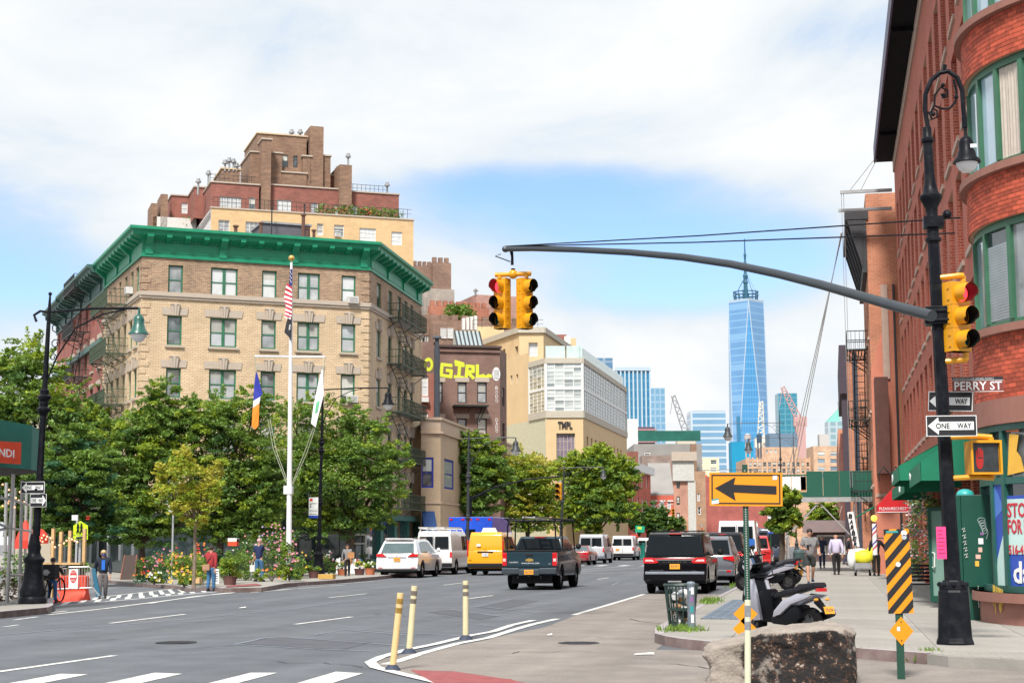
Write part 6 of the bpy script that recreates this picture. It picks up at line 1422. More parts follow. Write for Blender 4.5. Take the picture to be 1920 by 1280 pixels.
r=van('silver van parked behind the red sedan',-17.9,120,2.0,5.3,2.2,paintm('silver',(.42,.44,.48),.3),grey=True);r=van('plain white van third from the red sedan on the far left kerb',-18.1,140,2.0,5.2,2.15,WV);r=van('small white van last in the far left row',-18.2,159,1.9,4.8,2.0,WV)
# taxi van
YT=paintm('taxi_yellow',(.80,.36,.006),.3)
r=vehicle('taxi_van','yellow taxi van with a roof sign in the avenue',-17.0,78.2,1.86,4.6,[(0,.42),(-.03,.6),(0,1.2),(.03,1.25),(3.7,1.15),(4.4,.95),(4.5,.5),(4.4,.35),(.1,.35)],
    [(.02,1.2),(.12,2.0),(.26,2.14),(2.6,2.14),(3.0,2.02),(3.8,1.2)],1.82,1.56,1.2,2.14,YT,(.95,3.7),.37,'taxi',sides=[[(.6,1.3),(.6,1.9),(1.6,1.92),(1.6,1.3)],[(1.7,1.3),(1.7,1.92),(2.6,1.92),(3.3,1.3)]])
b=MB();b.prism([(-.72,1.55),(-.60,1.40),(.60,1.40),(.72,1.55),(.66,1.92),(.58,1.98),(-.58,1.98),(-.66,1.92)],1,.0,.02,CGL,RX(-.1) @ T(0,.10,0));part('rear_window',b,r)
b=MB();b.add([(-.10,0,0),(.10,0,0),(.10,0,.12),(-.10,0,.12)],[(0,1,2,3)],PLW,T(-.34,-.035,1.44));part('sticker',b,r)
for s in (-1,1): vb(r,'tail_light',[(min(s*.86,s*.935),max(s*.86,s*.935),-.04,.05,.95,1.75)],TRD,.015);vb(r,'reflector',[(min(s*.76,s*.9),max(s*.76,s*.9),-.06,-.02,.55,.585)],TRD)
vb(r,'bumper',[(-.92,.92,-.10,.05,.38,.60)],BLKP,.04);vb(r,'handle',[(-.40,.40,-.05,-.02,1.14,1.2)],BLKP,.02);plate(r,0,-.04,1.02,'Y 28C',PLW);vtext(r,'FORD',BLKP,-.06,-.045,1.26,.12,.05);vtext(r,'NYC TAXI',BLKP,-.82,-.04,1.22,.22,.04);vtext(r,'T9A',BLKP,-.82,-.04,.72,.12,.06)
b=MB();b.prism([(-.42,2.12),(.42,2.12),(.30,2.36),(-.3,2.36)],1,.9,1.1,WHT);part('roof_sign',b,r,bevel=.02,merge=True);mirror(r,1.86,3.2,1.35)
b=MB();b.add([(0,0,0),(0,3,0),(0,2.4,.95),(0,1.2,1.15)],[(0,1,2,3)],WHT,T(.7,.9,2.14) @ RY(-.9));
# blue box truck behind
BLU=paintm('truck_blue',(.01,.08,.62),.35)
r=tag(empty('box_truck',(-20.9,92,0)),'bright blue box truck behind the taxi with red marker lights along its top','truck')
vb(r,'box_body',[(-1.32,1.32,0,5.2,.75,3.12)],BLU,.04);vb(r,'cab',[(-1.1,1.1,5.3,7.2,.6,2.3)],BLU,.12);vb(r,'bumper',[(-1.25,1.25,-.2,0,.5,.72)],CHR,.02)
for k in (-1.15,-.45,0,.45,1.15): vb(r,'marker_light',[(k-.09,k+.09,-.03,.01,2.93,3.02)],TRD,0)
vb(r,'rear_window',[(-.3,.3,-.02,0,1.9,2.4)],CGL,0);wm,gm=wheel_mesh(.42,.28)
for yy in (1.2,6.0):
    for s in (-1,1): o=link('wheel',wm,r,T(s*1.05,yy,.42));link('rim',gm,o)
vb(r,'chassis',[(-.9,.9,.1,7,.45,.74)],UND,0)
# red sedan
r=vehicle('parked_sedan','dark red sedan parked on the far left kerb in front of the silver van',-17.7,111.5,1.8,4.6,[(0,.45),(-.02,.6),(.05,.95),(.9,1.0),(3.6,.95),(4.4,.75),(4.5,.45),(4.4,.3),(.1,.32)],[(.8,.97),(1.35,1.36),(2.5,1.38),(3.5,.95)],1.66,1.2,.95,1.38,paintm('maroon',(.28,.012,.02),.22),(.9,3.6),.32,
    sides=[[(1.1,1.0),(1.5,1.3),(2.0,1.31),(2.0,1.0)],[(2.05,1.0),(2.05,1.31),(2.5,1.3),(3.2,1.0)]],rearw=((.86,1.01,.9),(1.32,1.33,.9)),glass=CGLL)
for s in (-1,1): vb(r,'tail_light',[(min(s*.5,s*.87),max(s*.5,s*.87),-.03,.1,.74,.88)],TRD)
plate(r,0,-.03,.6,'EFT 5526')
# grey SUV, dark SUV and others behind the black SUV
def suv(label,x,y,W,H,paint,L=4.7,lab2=''):
    k=H/1.8;r=vehicle('parked_suv',label,x,y,W,L,[(0,.42),(-.03,.62),(.02,1.0*k),(.06,1.12*k),(3.9,1.06*k),(4.5,.85*k),(4.65,.5),(4.5,.3),(.15,.34)],
        [(.04,1.08*k),(.49,1.70*k),(.74,H),(2.7,H),(3.0,1.72*k),(3.85,1.05*k)],W*.96,W*.75,1.08*k,H,paint,(.95,3.7),.37,sides=[[(.6,1.15*k),(.75,1.62*k),(1.3,1.66*k),(1.3,1.13*k)],[(1.36,1.13*k),(1.36,1.66*k),(2.1,1.67*k),(2.1,1.13*k)],[(2.17,1.13*k),(2.17,1.67*k),(2.75,1.62*k),(3.4,1.13*k)]],rearw=((.08,1.13*k,.88),(.465,1.66*k,.92)))
    for s in (-1,1): b=MB();b.prism([(s*W*.5,.88*k),(s*W*.49,1.08*k),(s*W*.28,1.06*k),(s*W*.28,.98*k)],1,-.04,.1,TRD);part('tail_light',b,r,merge=True,bevel=.01);vb(r,'reflector',[(min(s*.66,s*.82),max(s*.66,s*.82),-.07,0,.50,.58)],TRD)
    vb(r,'bumper',[(-W*.49,W*.49,-.06,.1,.36,.6)],paint,.05);vb(r,'brake_light',[(-.16,.16,.50,.58,H-.1,H-.07)],TRD);plate(r,0,-.04,.86*k,'GZP 6631');mirror(r,W,3.3,1.15*k);return r
suv('dark grey SUV parked directly behind the black full size SUV',-4.55,60.2,1.9,1.83,paintm('graphite',(.10,.11,.13),.25))
suv('black SUV parked between the grey SUV and the white high roof van',-4.6,68.3,1.95,2.02,_M['gloss_black'])
suv('bright red SUV parked beyond the white high roof van',-4.35,92,1.85,1.95,paintm('red',(.45,.01,.012),.3))
r=van('white high roof van with a blue panel parked past the black SUV',-4.5,77.6,1.95,5.6,2.62,WV,name='high_roof_van');vb(r,'blue_panel',[(-.25,.85,-.045,-.03,1.40,1.75)],mat('decal_blue',(.02,.12,.45),.5),0)
van('dark blue van at the far end of the right kerb row',-4.2,108,2.1,5.4,2.5,paintm('navy',(.03,.045,.08),.4))

# scooters (local: y forward, origin under the middle)
SIL=mat('fairing_silver',(.46,.46,.54),.3,.4,var=.05,coat=.6);SBK=mat('scooter_black',(.006,.007,.010),.4,var=.15,spec=.12);SEAT=mat('seat_vinyl',(.016,.016,.022),.5,var=.2,spec=.2)
def scooter(label,P,rz,side=SIL,group=None,s=1.):
    r=tag(empty('scooter',P,rz),label,'scooter',group);r.scale=(s,s,s)
    wm,gm=wheel_mesh(.29,.13,RIMD,.6)
    for y in (-.72,.78): o=link('wheel',wm,r,T(0,y,.29));link('rim',gm,o)
    b=MB();b.prism([(-.62,.38),(-.55,.62),(-.05,.60),(.15,.40),(.18,.26),(-.30,.24)],0,-.16,.16,SBK);part('engine_body',b,r,bevel=.05,merge=True,smooth=True)
    for sg in (-1,1):
        b=MB();b.prism([(-.98,.80),(-.60,.82),(-.20,.68),(.02,.50),(.06,.38),(-.14,.44),(-.42,.62),(-.85,.74)],0,sg*.13,sg*.21,side);part('side_fairing',b,r,bevel=.02,merge=True,smooth=True)
        b=MB();b.prism([(.40,.32),(.52,.78),(.62,1.06),(.82,1.00),(.86,.78),(.66,.48),(.60,.30)],0,sg*.12,sg*.20,side);part('front_fairing',b,r,bevel=.02,merge=True,smooth=True)
    b=MB();b.prism([(-1.02,.93),(-.78,.90),(-.45,.82),(-.10,.74),(.10,.72),(.08,.80),(-.12,.86),(-.42,.90),(-.58,.98),(-.98,1.02)],0,-.15,.15,SEAT);part('seat',b,r,bevel=.035,merge=True,smooth=True)
    b=MB();b.prism([(.18,.28),(.12,.50),(.16,.76),(.30,.88),(.50,.84),(.62,.60),(.60,.28)],0,-.13,.13,SBK);part('centre_tunnel',b,r,bevel=.04,merge=True,smooth=True)
    b=MB();b.prism([(.22,.50),(.22,.74),(.34,.84),(.40,.82),(.32,.58)],0,-.075,.075,side);b.box(-.04,.04,.205,.235,.60,.70,SBK);part('tunnel_cover',b,r)
    b=MB();b.prism([(.50,.30),(.56,.84),(.66,1.10),(.78,1.12),(.92,.90),(.98,.66),(.80,.52),(.66,.30)],0,-.16,.16,SBK);part('front_body',b,r,bevel=.05,merge=True,smooth=True)
    b=MB();b.prism([(.56,.48),(.62,.60),(.92,.60),(1.08,.42),(1.04,.40),(.88,.54),(.68,.54)],0,-.08,.08,SBK);part('front_mudguard',b,r,bevel=.02,merge=True)
    b=MB();b.add([(-.16,.80,1.08),(.16,.80,1.08),(.12,.66,1.32),(-.12,.66,1.32)],[(0,1,2,3),(3,2,1,0)],CGL);b.tube([(-.18,.66,1.12),(.18,.66,1.12)],.03,SBK,8);part('windscreen',b,r)
    b=MB();b.tube([(-.38,.42,1.14),(-.26,.50,1.13),(-.1,.62,1.08),(.1,.62,1.08),(.26,.50,1.13),(.38,.42,1.14)],.02,SBK,8);part('handlebar',b,r)
    for sg in (-1,1):
        b=MB();b.tube([(sg*.28,.49,1.13),(sg*.41,.40,1.14)],.028,SBK,8);part('grip',b,r)
        b=MB();b.tube([(sg*.24,.54,1.13),(sg*.30,.62,1.3)],.010,SBK,6);b.ball((sg*.33,.62,1.33),(.075,.02,.045),SBK);part('mirror',b,r)
    b=MB();b.tube([(.06,-.1,.30),(.19,-.40,.28),(.20,-.55,.34),(.21,-1.05,.50)],[.03,.04,.075,.085],SBK,10);b.lathe([(.06,0),(.06,.02)],RIM,10,T(.212,-1.05,.505) @ RX(pi/2+.3));part('exhaust',b,r,smooth=True)
    b=MB();b.box(-.09,.09,-1.06,-.96,.86,.92,TRD);part('tail_light',b,r);b=MB();b.prism([(-.92,.74),(-1.22,.46),(-1.20,.44),(-.86,.66)],0,-.05,.05,SBK);part('plate_holder',b,r)
    for sg in (-1,1): b=MB();b.ball((sg*.13,-1.02,.72),(.05,.03,.025),mat('amber',(.7,.3,.02),.3));part('indicator',b,r)
    b=MB();b.tube([(.05,.0,.26),(.2,-.1,.02)],.015,SBK,6);part('kickstand',b,r)
    o=link('licence_plate',None,r,T(0,-1.14,.50) @ RX(.35)) if False else None
    b=MB();b.box(-.11,.11,-.008,0,0,.13,PLO);o=link('licence_plate',b.mesh('licence_plate'),r,T(0,-1.22,.48) @ RX(-.35));link('lettering',text_mesh('77UC94',PLT,w=.17,h=.06,ext=.001),o,T(-.085,-.011,.035))
    return r
sc0=scooter('silver and black scooter parked on the sidewalk behind the boulder',(-.78,25.35,.15),R(43),s=.86)
for i,(x,y,a,l) in enumerate([(-2.0,49.5,-62,'dark scooter first of the row behind the green arrow sign post'),(-2.1,51.3,-64,'second scooter of the row parked nose to the kerb'),(-2.1,53.2,-60,'third scooter of the row parked nose to the kerb'),(-2.1,55,-66,'fourth scooter of the row by the grey SUV'),(-2.0,57,-62,'last scooter of the row nearest the parking meter')]):
    scooter(l,(x,y,.15),R(105-i*5),[SIL,SBK,SIL,mat('scooter_blue',(.05,.1,.2),.4),SBK][i],'scooters parked in a row at the kerb',.9)
# ================================================================ STREET FURNITURE
BP=mat('pole_black',(.008,.009,.013),.4,var=.25,ns=5,spec=.1,dirt=.15,dcol=(.10,.10,.10),ds=6);SY=mat('signal_yellow',(.66,.30,.008),.4,var=.08,ns=4,dirt=.12,dcol=(.35,.2,.03),ds=6)
LBK=mat('lens_black',(.006,.006,.007),.5);SWH=mat('sign_white',(.72,.74,.75),.5,var=.04);SBL=mat('sign_black',(.012,.013,.018),.5)
def at_px(px,py,d):
    r=ray(px,py);return CAMP+r*(d/(-(ROT.transposed() @ r).z))
def signal_head(root,M,red=True,name='signal_head'):
    """three section head, origin at its top centre, lenses facing local -y; ~1.05 m tall"""
    b=MB();b.box(-.17,.17,0,.20,-1.06,0,SY)
    for k in range(3): b.box(-.175,.175,-.006,.205,-.355*(k+1)+.005,-.355*k-.005,SY);[b.box(sx*.17-.02,sx*.17+.02,.05,.09,-.355*k-h-.02,-.355*k-h+.02,SY) for sx in (-1,1) for h in (.09,.26)]
    o=part(name,b,root,M,merge=False)
    for k in range(3):
        c=-.355*k-.177;v=MB();n=18;vs=[]
        for j in range(n+1):
            a=R(-62)+R(304)*j/n
            for yy,rr in ((-.005,.145),(-.24 if 2 < j < n-2 else -.18,.138)): vs.append((rr*cos(a),yy,c+rr*sin(a)))
        v.add(vs,[(2*j,2*j+2,2*j+3,2*j+1) for j in range(n)],SY);vs2=[(x*.97,y,(z-c)*.97+c) for x,y,z in vs];v.add(vs2,[(2*j+1,2*j+3,2*j+2,2*j) for j in range(n)],LBK);link('visor',v.mesh('visor',smooth=True),o)
        l=MB();lm=[mat('lens_red',(.6,.02,.03),.3,emit=(1,.03,.05),es=2.2) if red else LBK,mat('lens_amber_off',(.10,.03,.012),.3),mat('lens_green_off',(.0,.05,.05),.3)][k]
        l.ball((0,-.012,c),(.125,.03,.125),lm,18,8);link('lens',l.mesh('lens',smooth=True),o)
    return o
def lamp_bell(b,c,s=1.,m=BP):
    """bell shaped lamp hood hanging from c; returns z of its rim"""
    x,y,z=c;b.lathe([(.03*s,z),(.05*s,z-.05*s),(.04*s,z-.12*s),(.055*s,z-.22*s),(.16*s,z-.30*s),(.20*s,z-.42*s),(.20*s,z-.62*s),(.23*s,z-.66*s),(.26*s,z-.80*s),(.36*s,z-.90*s),(.37*s,z-.96*s),(.30*s,z-.97*s)],m,20,c=(x,y));return z-.97*s
def one_way(root,M,w,h,left=True,name='one_way_sign'):
    b=MB();b.box(-w/2,w/2,-.004,.004,-h/2,h/2,SWH);b.box(-w/2+.012,w/2-.012,-.007,-.0045,-h/2+.012,h/2-.012,SBL);o=part(name,b,root,M)
    s=-1 if left else 1;a=MB();hw=w/2;ah=h*.42
    a.add([(s*hw*.94,-.011,0),(s*hw*.52,-.011,ah),(s*hw*.50,-.011,h*.20),(-s*hw*.88,-.011,h*.20),(-s*hw*.88,-.011,-h*.20),(s*hw*.50,-.011,-h*.20),(s*hw*.52,-.011,-ah)],[(0,1,2,3,4,5,6)],SWH);link('arrow',a.mesh('arrow'),o)
    x0=-hw*.62 if left else -hw*.80
    link('lettering',text_mesh('ONE',SBL,w=w*.27,h=h*.27,ext=.001,bold=.015),o,T(x0,-.014,-h*.135));link('lettering',text_mesh('WAY',SBL,w=w*.28,h=h*.27,ext=.001,bold=.015),o,T(x0+w*.42,-.014,-h*.135));return o
# the big black signal pole
PB=G(1791,1207,.15);tp=at_px(1742,160,(ROT.transposed() @ (PB-CAMP)).z*-1);
r=tag(empty('signal_pole',PB),'tall black signal pole with curved lamp arm and long mast arm by the brick building','signal pole');YP=PB.y
def pz(px,py): return AT(px,py,YP).z-PB.z
def px_(px,py): return AT(px,py,YP).x-PB.x
zt=pz(1743,330);b=MB()
b.lathe([(.28,0),(.28,.03),(.275,.04),(.255,.1),(.225,.75),(.21,.78),(.215,.80),(.205,.86),(.16,.90),(.15,.92)],BP,8,RZ(pi/8))
for k in range(8): a=k*pi/4;b.ball((.19*cos(a),.19*sin(a),.86),.04,BP,8,4)
part('base',b,r,smooth=False);b=MB();lx=[(px_(1743,330),zt),(0,.9)]
def shaft_x(z): return lx[0][0]*(z-.9)/(zt-.9)
prof=[]
b.tube([(shaft_x(z),0,z) for z in (.9,1.5,3,4.5,6,zt-1.0)],[.118,.112,.10,.092,.086,.08],BP,8)
for z in (1.28,2.2,3.3,4.6,5.3): b.tube([(shaft_x(z),0,z),(shaft_x(z),0,z+.035)],.125-.006*z,BP,8)
part('shaft',b,r);b=MB();zc=zt-1.0;M_=T(shaft_x(zc),0,zc) @ RY(math.atan((shaft_x(zt)-shaft_x(zc))/(zt-zc))) @ T(0,0,-zc)
b.lathe([(.085,zc-.02),(.12,zc),(.12,zc+.04),(.09,zc+.06),(.085,zc+.25),(.11,zc+.28),(.11,zc+.32),(.085,zc+.36),(.09,zc+.5),(.15,zc+.62),(.17,zc+.66),(.17,zc+.69),(.12,zc+.74),(.09,zc+.86),(.075,zc+1.0),(.07,zc+1.5),(.095,zc+1.53),(.095,zc+1.57),(.07,zc+1.60),(.065,zc+1.75)],BP,16,M_);part('finial_column',b,r,smooth=True)
# crook
def q(px,py): a=AT(px,py,YP);return (a.x-PB.x,0,a.z-PB.z)
b=MB();cr=[(1741.5,262),(1740,240),(1734,205),(1735,178),(1745,152),(1762,137),(1778,134),(1795,146),(1804,170),(1806,200),(1808,222)]
b.tube([q(*p) for p in cr],.036,BP,10);b.tube([q(1772,122),q(1770,134)],.03,BP,8);b.tube([q(1808,220),q(1809,240)],.042,BP,10);part('lamp_arm',b,r,smooth=True)
b=MB();sp_=[(1741,210),(1748,224),(1757,220),(1757,208),(1750,204),(1745,212)]
b.tube([q(*p) for p in sp_],.016,BP,6);b.tube([q(*p) for p in [(1745,212),(1752,198),(1765,204),(1780,204),(1791,192),(1794,175),(1788,150)]],.019,BP,6);b.tube([q(*p) for p in [(1752,198),(1753,178),(1764,164),(1777,170),(1776,182),(1768,184),(1765,176)]],.016,BP,6)
for p in ((1750,214),(1770,178),(1793,182),(1768,160)): c=q(*p);b.ball(c,.035,BP,8,5)
part('scrollwork',b,r,smooth=True)
ztop=pz(1810,240);xl=px_(1811,262);s=(ztop-pz(1812,306))/.97;b=MB();lamp_bell(b,(xl,0,ztop),s);o=part('lamp_hood',b,r,smooth=True)
b=MB();zr=ztop-.965*s;b.lathe([(.02,zr-.28*s),(.12*s,zr-.26*s),(.22*s,zr-.17*s),(.28*s,zr-.05*s),(.29*s,zr)],mat('lamp_globe',(.75,.76,.78),.15,var=.03,spec=.8),20,c=(xl,0));link('lamp_globe',b.mesh('lamp_globe',smooth=True),o)
b=MB();b.box(xl+.05,xl+.14,-.21*s,-.20*s,ztop-.6*s,ztop-.5*s,SWH);part('sticker',b,r)
# mast arm: reaches back-left over the avenue
EP=at_px(948,468,33.2);AM=mat('arm_grey',(.05,.06,.07),.4,.3,var=.1);b=MB();pts=[]
for px,py in [(1748,592),(1690,577),(1620,557),(1540,534),(1460,514),(1370,495),(1280,482),(1180,473),(1080,468),(1000,466),(948,467)]:
    t=(1748-px)/800;rr=ray(px,py);d0=-(ROT.transposed() @ (PB-CAMP)).z;d=d0+(33.2-d0)*t;pts.append(at_px(px,py,d)-PB)
nn=len(pts);b.tube(pts,[.085-.035*i/nn for i in range(nn)],AM,12);part('mast_arm',b,r,smooth=True)
b=MB();zc=pz(1755,592);b.box(shaft_x(zc)-.18,shaft_x(zc)+.15,-.14,.14,zc-.14,zc+.13,BP);b.box(shaft_x(zc)-.20,shaft_x(zc)+.17,-.16,.16,zc+.04,zc+.08,BP);b.box(shaft_x(zc)-.20,shaft_x(zc)+.17,-.16,.16,zc-.10,zc-.06,BP);part('clamp',b,r,bevel=.01,merge=True)
b=MB();zc=pz(1752,415);b.box(shaft_x(zc)-.13,shaft_x(zc)+.16,-.13,.13,zc-.1,zc+.06,BP);b.ball((shaft_x(zc)+.22,0,zc+.1),.07,BP);b.tube([(shaft_x(zc)+.1,0,zc),(shaft_x(zc)+.2,0,zc+.08)],.03,BP,6);part('clamp',b,r)
for a,c in (((1800,408),(946,460)),((1790,437),(962,459))):
    P0_=at_px(*a,24.5)-PB;P1_=pts[-1]+V((0,0,.06));b=MB();b.tube([P0_,P0_.lerp(P1_,.5)+V((0,0,-.03)),P1_],.013,BP,5);part('tension_cable',b,r)
b=MB();e=pts[-1];b.ball(e,(.08,.08,.07),AM);b.tube([e+V((.12,0,-.03)),e+V((.14,0,-.16)),e+V((.14,0,-.34))],[.04,.028,.032],BP,8);b.tube([e+V((-.1,0,-.1)),e+V((-.22,0,-.14)),e+V((.1,0,-.27))],.012,BP,5);part('hanger',b,r)
# hanging pair of heads
hc=at_px(962,516,33.2)-PB;SR=mat('signal_yellow',(0,0,0));b=MB();b.tube([hc+V((-.38,0,.02)),hc+V((.38,0,.02))],.05,SY,10);b.ball(hc+V((0,0,.02)),.1,SY);b.tube([hc+V((0,0,0)),hc+V((0,0,.14))],.045,BP,8)
for s_ in (-.3,.3): b.tube([hc+V((s_,0,.02)),hc+V((s_*.93,0,-.06))],.045,SY,8)
part('crossbar',b,r,smooth=True);a=RZ(R(11.3))
signal_head(r,T(*(hc+V((-.29,0,-.05)))) @ RZ(R(-22)) @ Matrix.Diagonal((.84,1,1,1)),True);signal_head(r,T(*(hc+V((.30,0,-.07)))) @ RZ(R(50)) @ Matrix.Diagonal((.84,.9,1,1)),False)
# side mounted head
hp=at_px(1800,528,23.6)-PB;signal_head(r,T(*hp) @ RZ(R(38)) @ Matrix.Scale(.98,4),True)
b=MB();
for z in (.10,-1.16): b.tube([(shaft_x(hp.z),0,hp.z+z-.02),hp+V((.0,.05,z)),hp+V((.05,.08,z))],.045,SY,8);b.tube([hp+V((.05,.1,z)),hp+V((.05,.1,-.05 if z > 0 else -1.05))],.045,SY,8)
part('signal_bracket',b,r,smooth=True)
# signs
def sgn(M): return T(*(-PB)) @ M
sp2=at_px(1784,798,23.15);one_way(r,T(*(sp2-PB)) @ RZ(R(6)),93*23.15/F,39*23.15/F,True);sp3=at_px(1782,752,24.05);one_way(r,T(*(sp3-PB)) @ RY(R(4)) @ RZ(R(-25)),86*24.05/F,37*24.05/F,True)
p=at_px(1786,735,23.9)-PB;w=93*23.9/F;h=28*23.9/F;b=MB();b.box(0,w,-.004,.004,0,h,mat('street_sign_brown',(.20,.045,.035),.5));b.box(0,w,-.006,-.0045,h-.05,h,SBL);b.box(0,w,-.008,-.0062,h-.054,h-.048,SWH);b.box(0,w,-.008,-.005,0,.008,SWH);o=part('street_name_sign',b,r,T(*p) @ RZ(R(4)))
link('lettering',text_mesh('PERRY ST',SWH,w=w*.93,h=h*.58,ext=.001,bold=.015),o,T(w*.04,-.008,h*.11));link('lettering',text_mesh('GREENWICH VILLAGE HISTORIC DISTRICT',SWH,w=w*.8,h=.022,ext=.001),o,T(w*.02,-.009,h-.037))
# pedestrian signal
pc=at_px(1847,857,23.3)-PB;Mp=T(*pc) @ RZ(R(14));b=MB();b.box(-.22,.24,-.02,.26,-.25,.24,SY);b.box(-.23,.23,-.08,-.021,.21,.25,SY);b.box(-.23,-.20,-.08,-.021,-.25,.21,SY);b.box(.20,.23,-.08,-.021,-.25,.21,SY);b.box(-.2,.2,-.08,-.021,-.25,-.22,SY);o=part('pedestrian_signal',b,r,Mp)
b=MB();b.box(-.19,.19,-.035,-.0215,-.215,.205,mat('ped_face',(.03,.035,.04),.35,var=.4,ns=9));link('face',b.mesh('face'),o)
b=MB();HR=mat('hand_red',(.28,.012,.01),.5,emit=(1,.03,.01),es=.06)
for x_,z0,z1 in ((-.135,-.02,.10),(-.105,.0,.14),(-.075,.0,.13),(-.05,-.01,.10)): b.box(x_-.011,x_+.011,-.04,-.0355,z0,z1,HR)
b.prism([(-.148,-.02),(-.038,-.02),(-.045,-.12),(-.075,-.17),(-.12,-.17),(-.145,-.12)],1,-.041,-.0355,HR);link('raised_hand',b.mesh('raised_hand'),o)
b=MB()
for z in (.30,-.30): b.tube([(shaft_x(pc.z)+.05,0,pc.z+z),pc+V((-.1,.1,z+.02)),pc+V((.12,.12,z))],.04,SY,8);b.tube([pc+V((.1,.12,z)),pc+V((.1,.12,z*.8))],.045,SY,8)
part('signal_bracket',b,r,smooth=True)
b=MB();PK=mat('paper_pink',(.82,.05,.22),.7);b.box(px_(1754,990),px_(1772,990),-.14,-.135,pz(1760,1047),pz(1760,987),PK)
for k in range(7): b.box(px_(1757,990),px_(1757,990)+RU(.05,.1),-.143,-.1405,pz(1760,995+k*7),pz(1760,995+k*7)+.012,mat('ink',(.35,.02,.06),.7))
part('paper_notice',b,r)
# double arm street lamps
def lamp(label,base_px,top,arms,d_top=None,M2=BP,sgnf=None,scale=1.,z0=.15):
    """base_px (px,py) ground point; arm: (px_end,py_arm,py_lamp_bottom)"""
    P=G(*base_px,z0);d=-(ROT.transposed() @ (P-CAMP)).z;r=tag(empty('street_lamp',P),label,'street lamp')
    def W(px,py): a=AT(px,py,P.y);return V((a.x-P.x,0,a.z-P.z))
    tpt=W(*top);H=tpt.z;k=d/45;lean=tpt.x/H
    sx=lambda z: lean*z
    b=MB();b.lathe([(.36,0),(.36,.12),(.32,.18),(.34,.32),(.30,.42),(.25,.6),(.22,1.0),(.26,1.06),(.27,1.12),(.18,1.2),(.15,1.3),(.17,1.42),(.14,1.55),(.10,1.75)],M2,16);part('base',b,r,smooth=True)
    b=MB();zs=[1.7,H*.5,H*.75,H*.94,H];b.tube([(sx(z),0,z) for z in zs],[.10,.085,.07,.05,.025],M2,8)
    for z in (H*.36,H*.62,H*.66): b.lathe([(.09,z-.12),(.13,z-.05),(.17,z),(.17,z+.05),(.11,z+.10),(.12,z+.2),(.08,z+.25)],M2,12,c=(sx(z),0))
    b.ball((sx(H),0,H+.03),.05,M2);part('column',b,r,smooth=True)
    for pe,pa,pbm in arms:
        e=W(pe,pa);s_=1 if e.x > sx(e.z) else -1;b=MB();b.tube([(sx(e.z)-s_*.35,0,e.z-.25),(sx(e.z)-s_*.42,0,e.z-.08),(sx(e.z)-s_*.25,0,e.z+.02),(sx(e.z),0,e.z-.02),((e.x+sx(e.z))/2,0,e.z+.04),(e.x,0,e.z)],.035,M2,6)
        b.tube([(sx(e.z-1.9),0,e.z-1.9),(sx(e.z)+s_*.25,0,e.z-1.2),(sx(e.z)+s_*.75,0,e.z-.45),(sx(e.z)+s_*1.5,0,e.z-.12),(sx(e.z)+s_*2.1,0,e.z-.02)],.022,M2,6)
        for j,(ox,oz,rr) in enumerate([(.22,-.45,.17),(.2,-.85,.14),(.15,-1.2,.10),(.55,-.28,.12)]):
            b.tube([(sx(e.z)+s_*(ox+rr*(1-t*.08)*cos(t*.9)),0,e.z+oz+rr*(1-t*.08)*sin(t*.9)) for t in range(9)],.015,M2,5)
        o=part('lamp_arm',b,r);bot=W(pe,pbm).z;sc=(e.z-bot)/1.24;b=MB();zr=lamp_bell(b,(e.x,0,e.z),sc,mat('lamp_green',(.01,.09,.07),.35,coat=.4) if M2 is BP and 'left street lamp' in label else M2);link('lamp_hood',b.mesh('lamp_hood',smooth=True),o)
        b=MB();b.lathe([(.02,zr-.28*sc),(.12*sc,zr-.26*sc),(.22*sc,zr-.17*sc),(.28*sc,zr-.05*sc),(.29*sc,zr+.01)],_M['lamp_globe'],16,c=(e.x,0));link('lamp_globe',b.mesh('lamp_globe',smooth=True),o)
    return r,W,P
r1,W1,P1=lamp('tall black left street lamp with scrolled arm and green bell lamp beside the scaffold',(61,1131),(94,553),[(261,578,641)])
one_way(r1,T(*(W1(67,914)+V((0,-.15,0)))),43*45/F,20*45/F,True);one_way(r1,T(*(W1(77,938)+V((0,-.15,0)))) @ RZ(R(20)),27*45/F,22*45/F,False)
r2,W2,P2=lamp('black street lamp in the plaza garden right of the flagpole',(597,1080),(606,705),[(728,727,768)])
b=MB();w0,w1=W2(581,971),W2(599,932);b.box(w0.x,w1.x,-.2,-.19,w0.z,w1.z,SWH);b.box(w0.x,w1.x,-.203,-.2005,w0.z,w0.z+.14,mat('sign_blue',(.02,.06,.4),.5));b.box(w0.x+.05,w0.x+.2,-.203,-.2005,w1.z-.2,w1.z-.06,mat('sign_red',(.6,.04,.03),.5));o=part('parking_sign',b,r2)
for k,(s,hh) in enumerate([('NO PARKING',.06),('2',.18),('HMP Commercial',.06),('MON-FRI 8-6',.05)]): link('lettering',text_mesh(s,SBL,w=(w1.x-w0.x)*(.8 if len(s) > 2 else .2),h=hh,ext=.001),o,T(w0.x+.05,-.206,w1.z-.34-k*.16-(.05 if k > 1 else 0)))
lamp('black street lamp behind the green tree at the low buff building',(876,1066),(879,806),[(967,820,853)],M2=mat('pole_far',(.03,.035,.04),.5))
lamp('black street lamp in front of the yellow green tree far left side',(1049,1055),(1058,872),[(1131,876,898)],M2=_M['pole_far'])
lamp('black street lamp with long left arm in front of the tan warehouse',(1468,1040),(1461,770),[(1364,794,826)],M2=_M['pole_far']);lamp('shorter black street lamp just right behind the long armed lamp',(1494,1034),(1487,812),[(1403,822,850)],M2=_M['pole_far'])
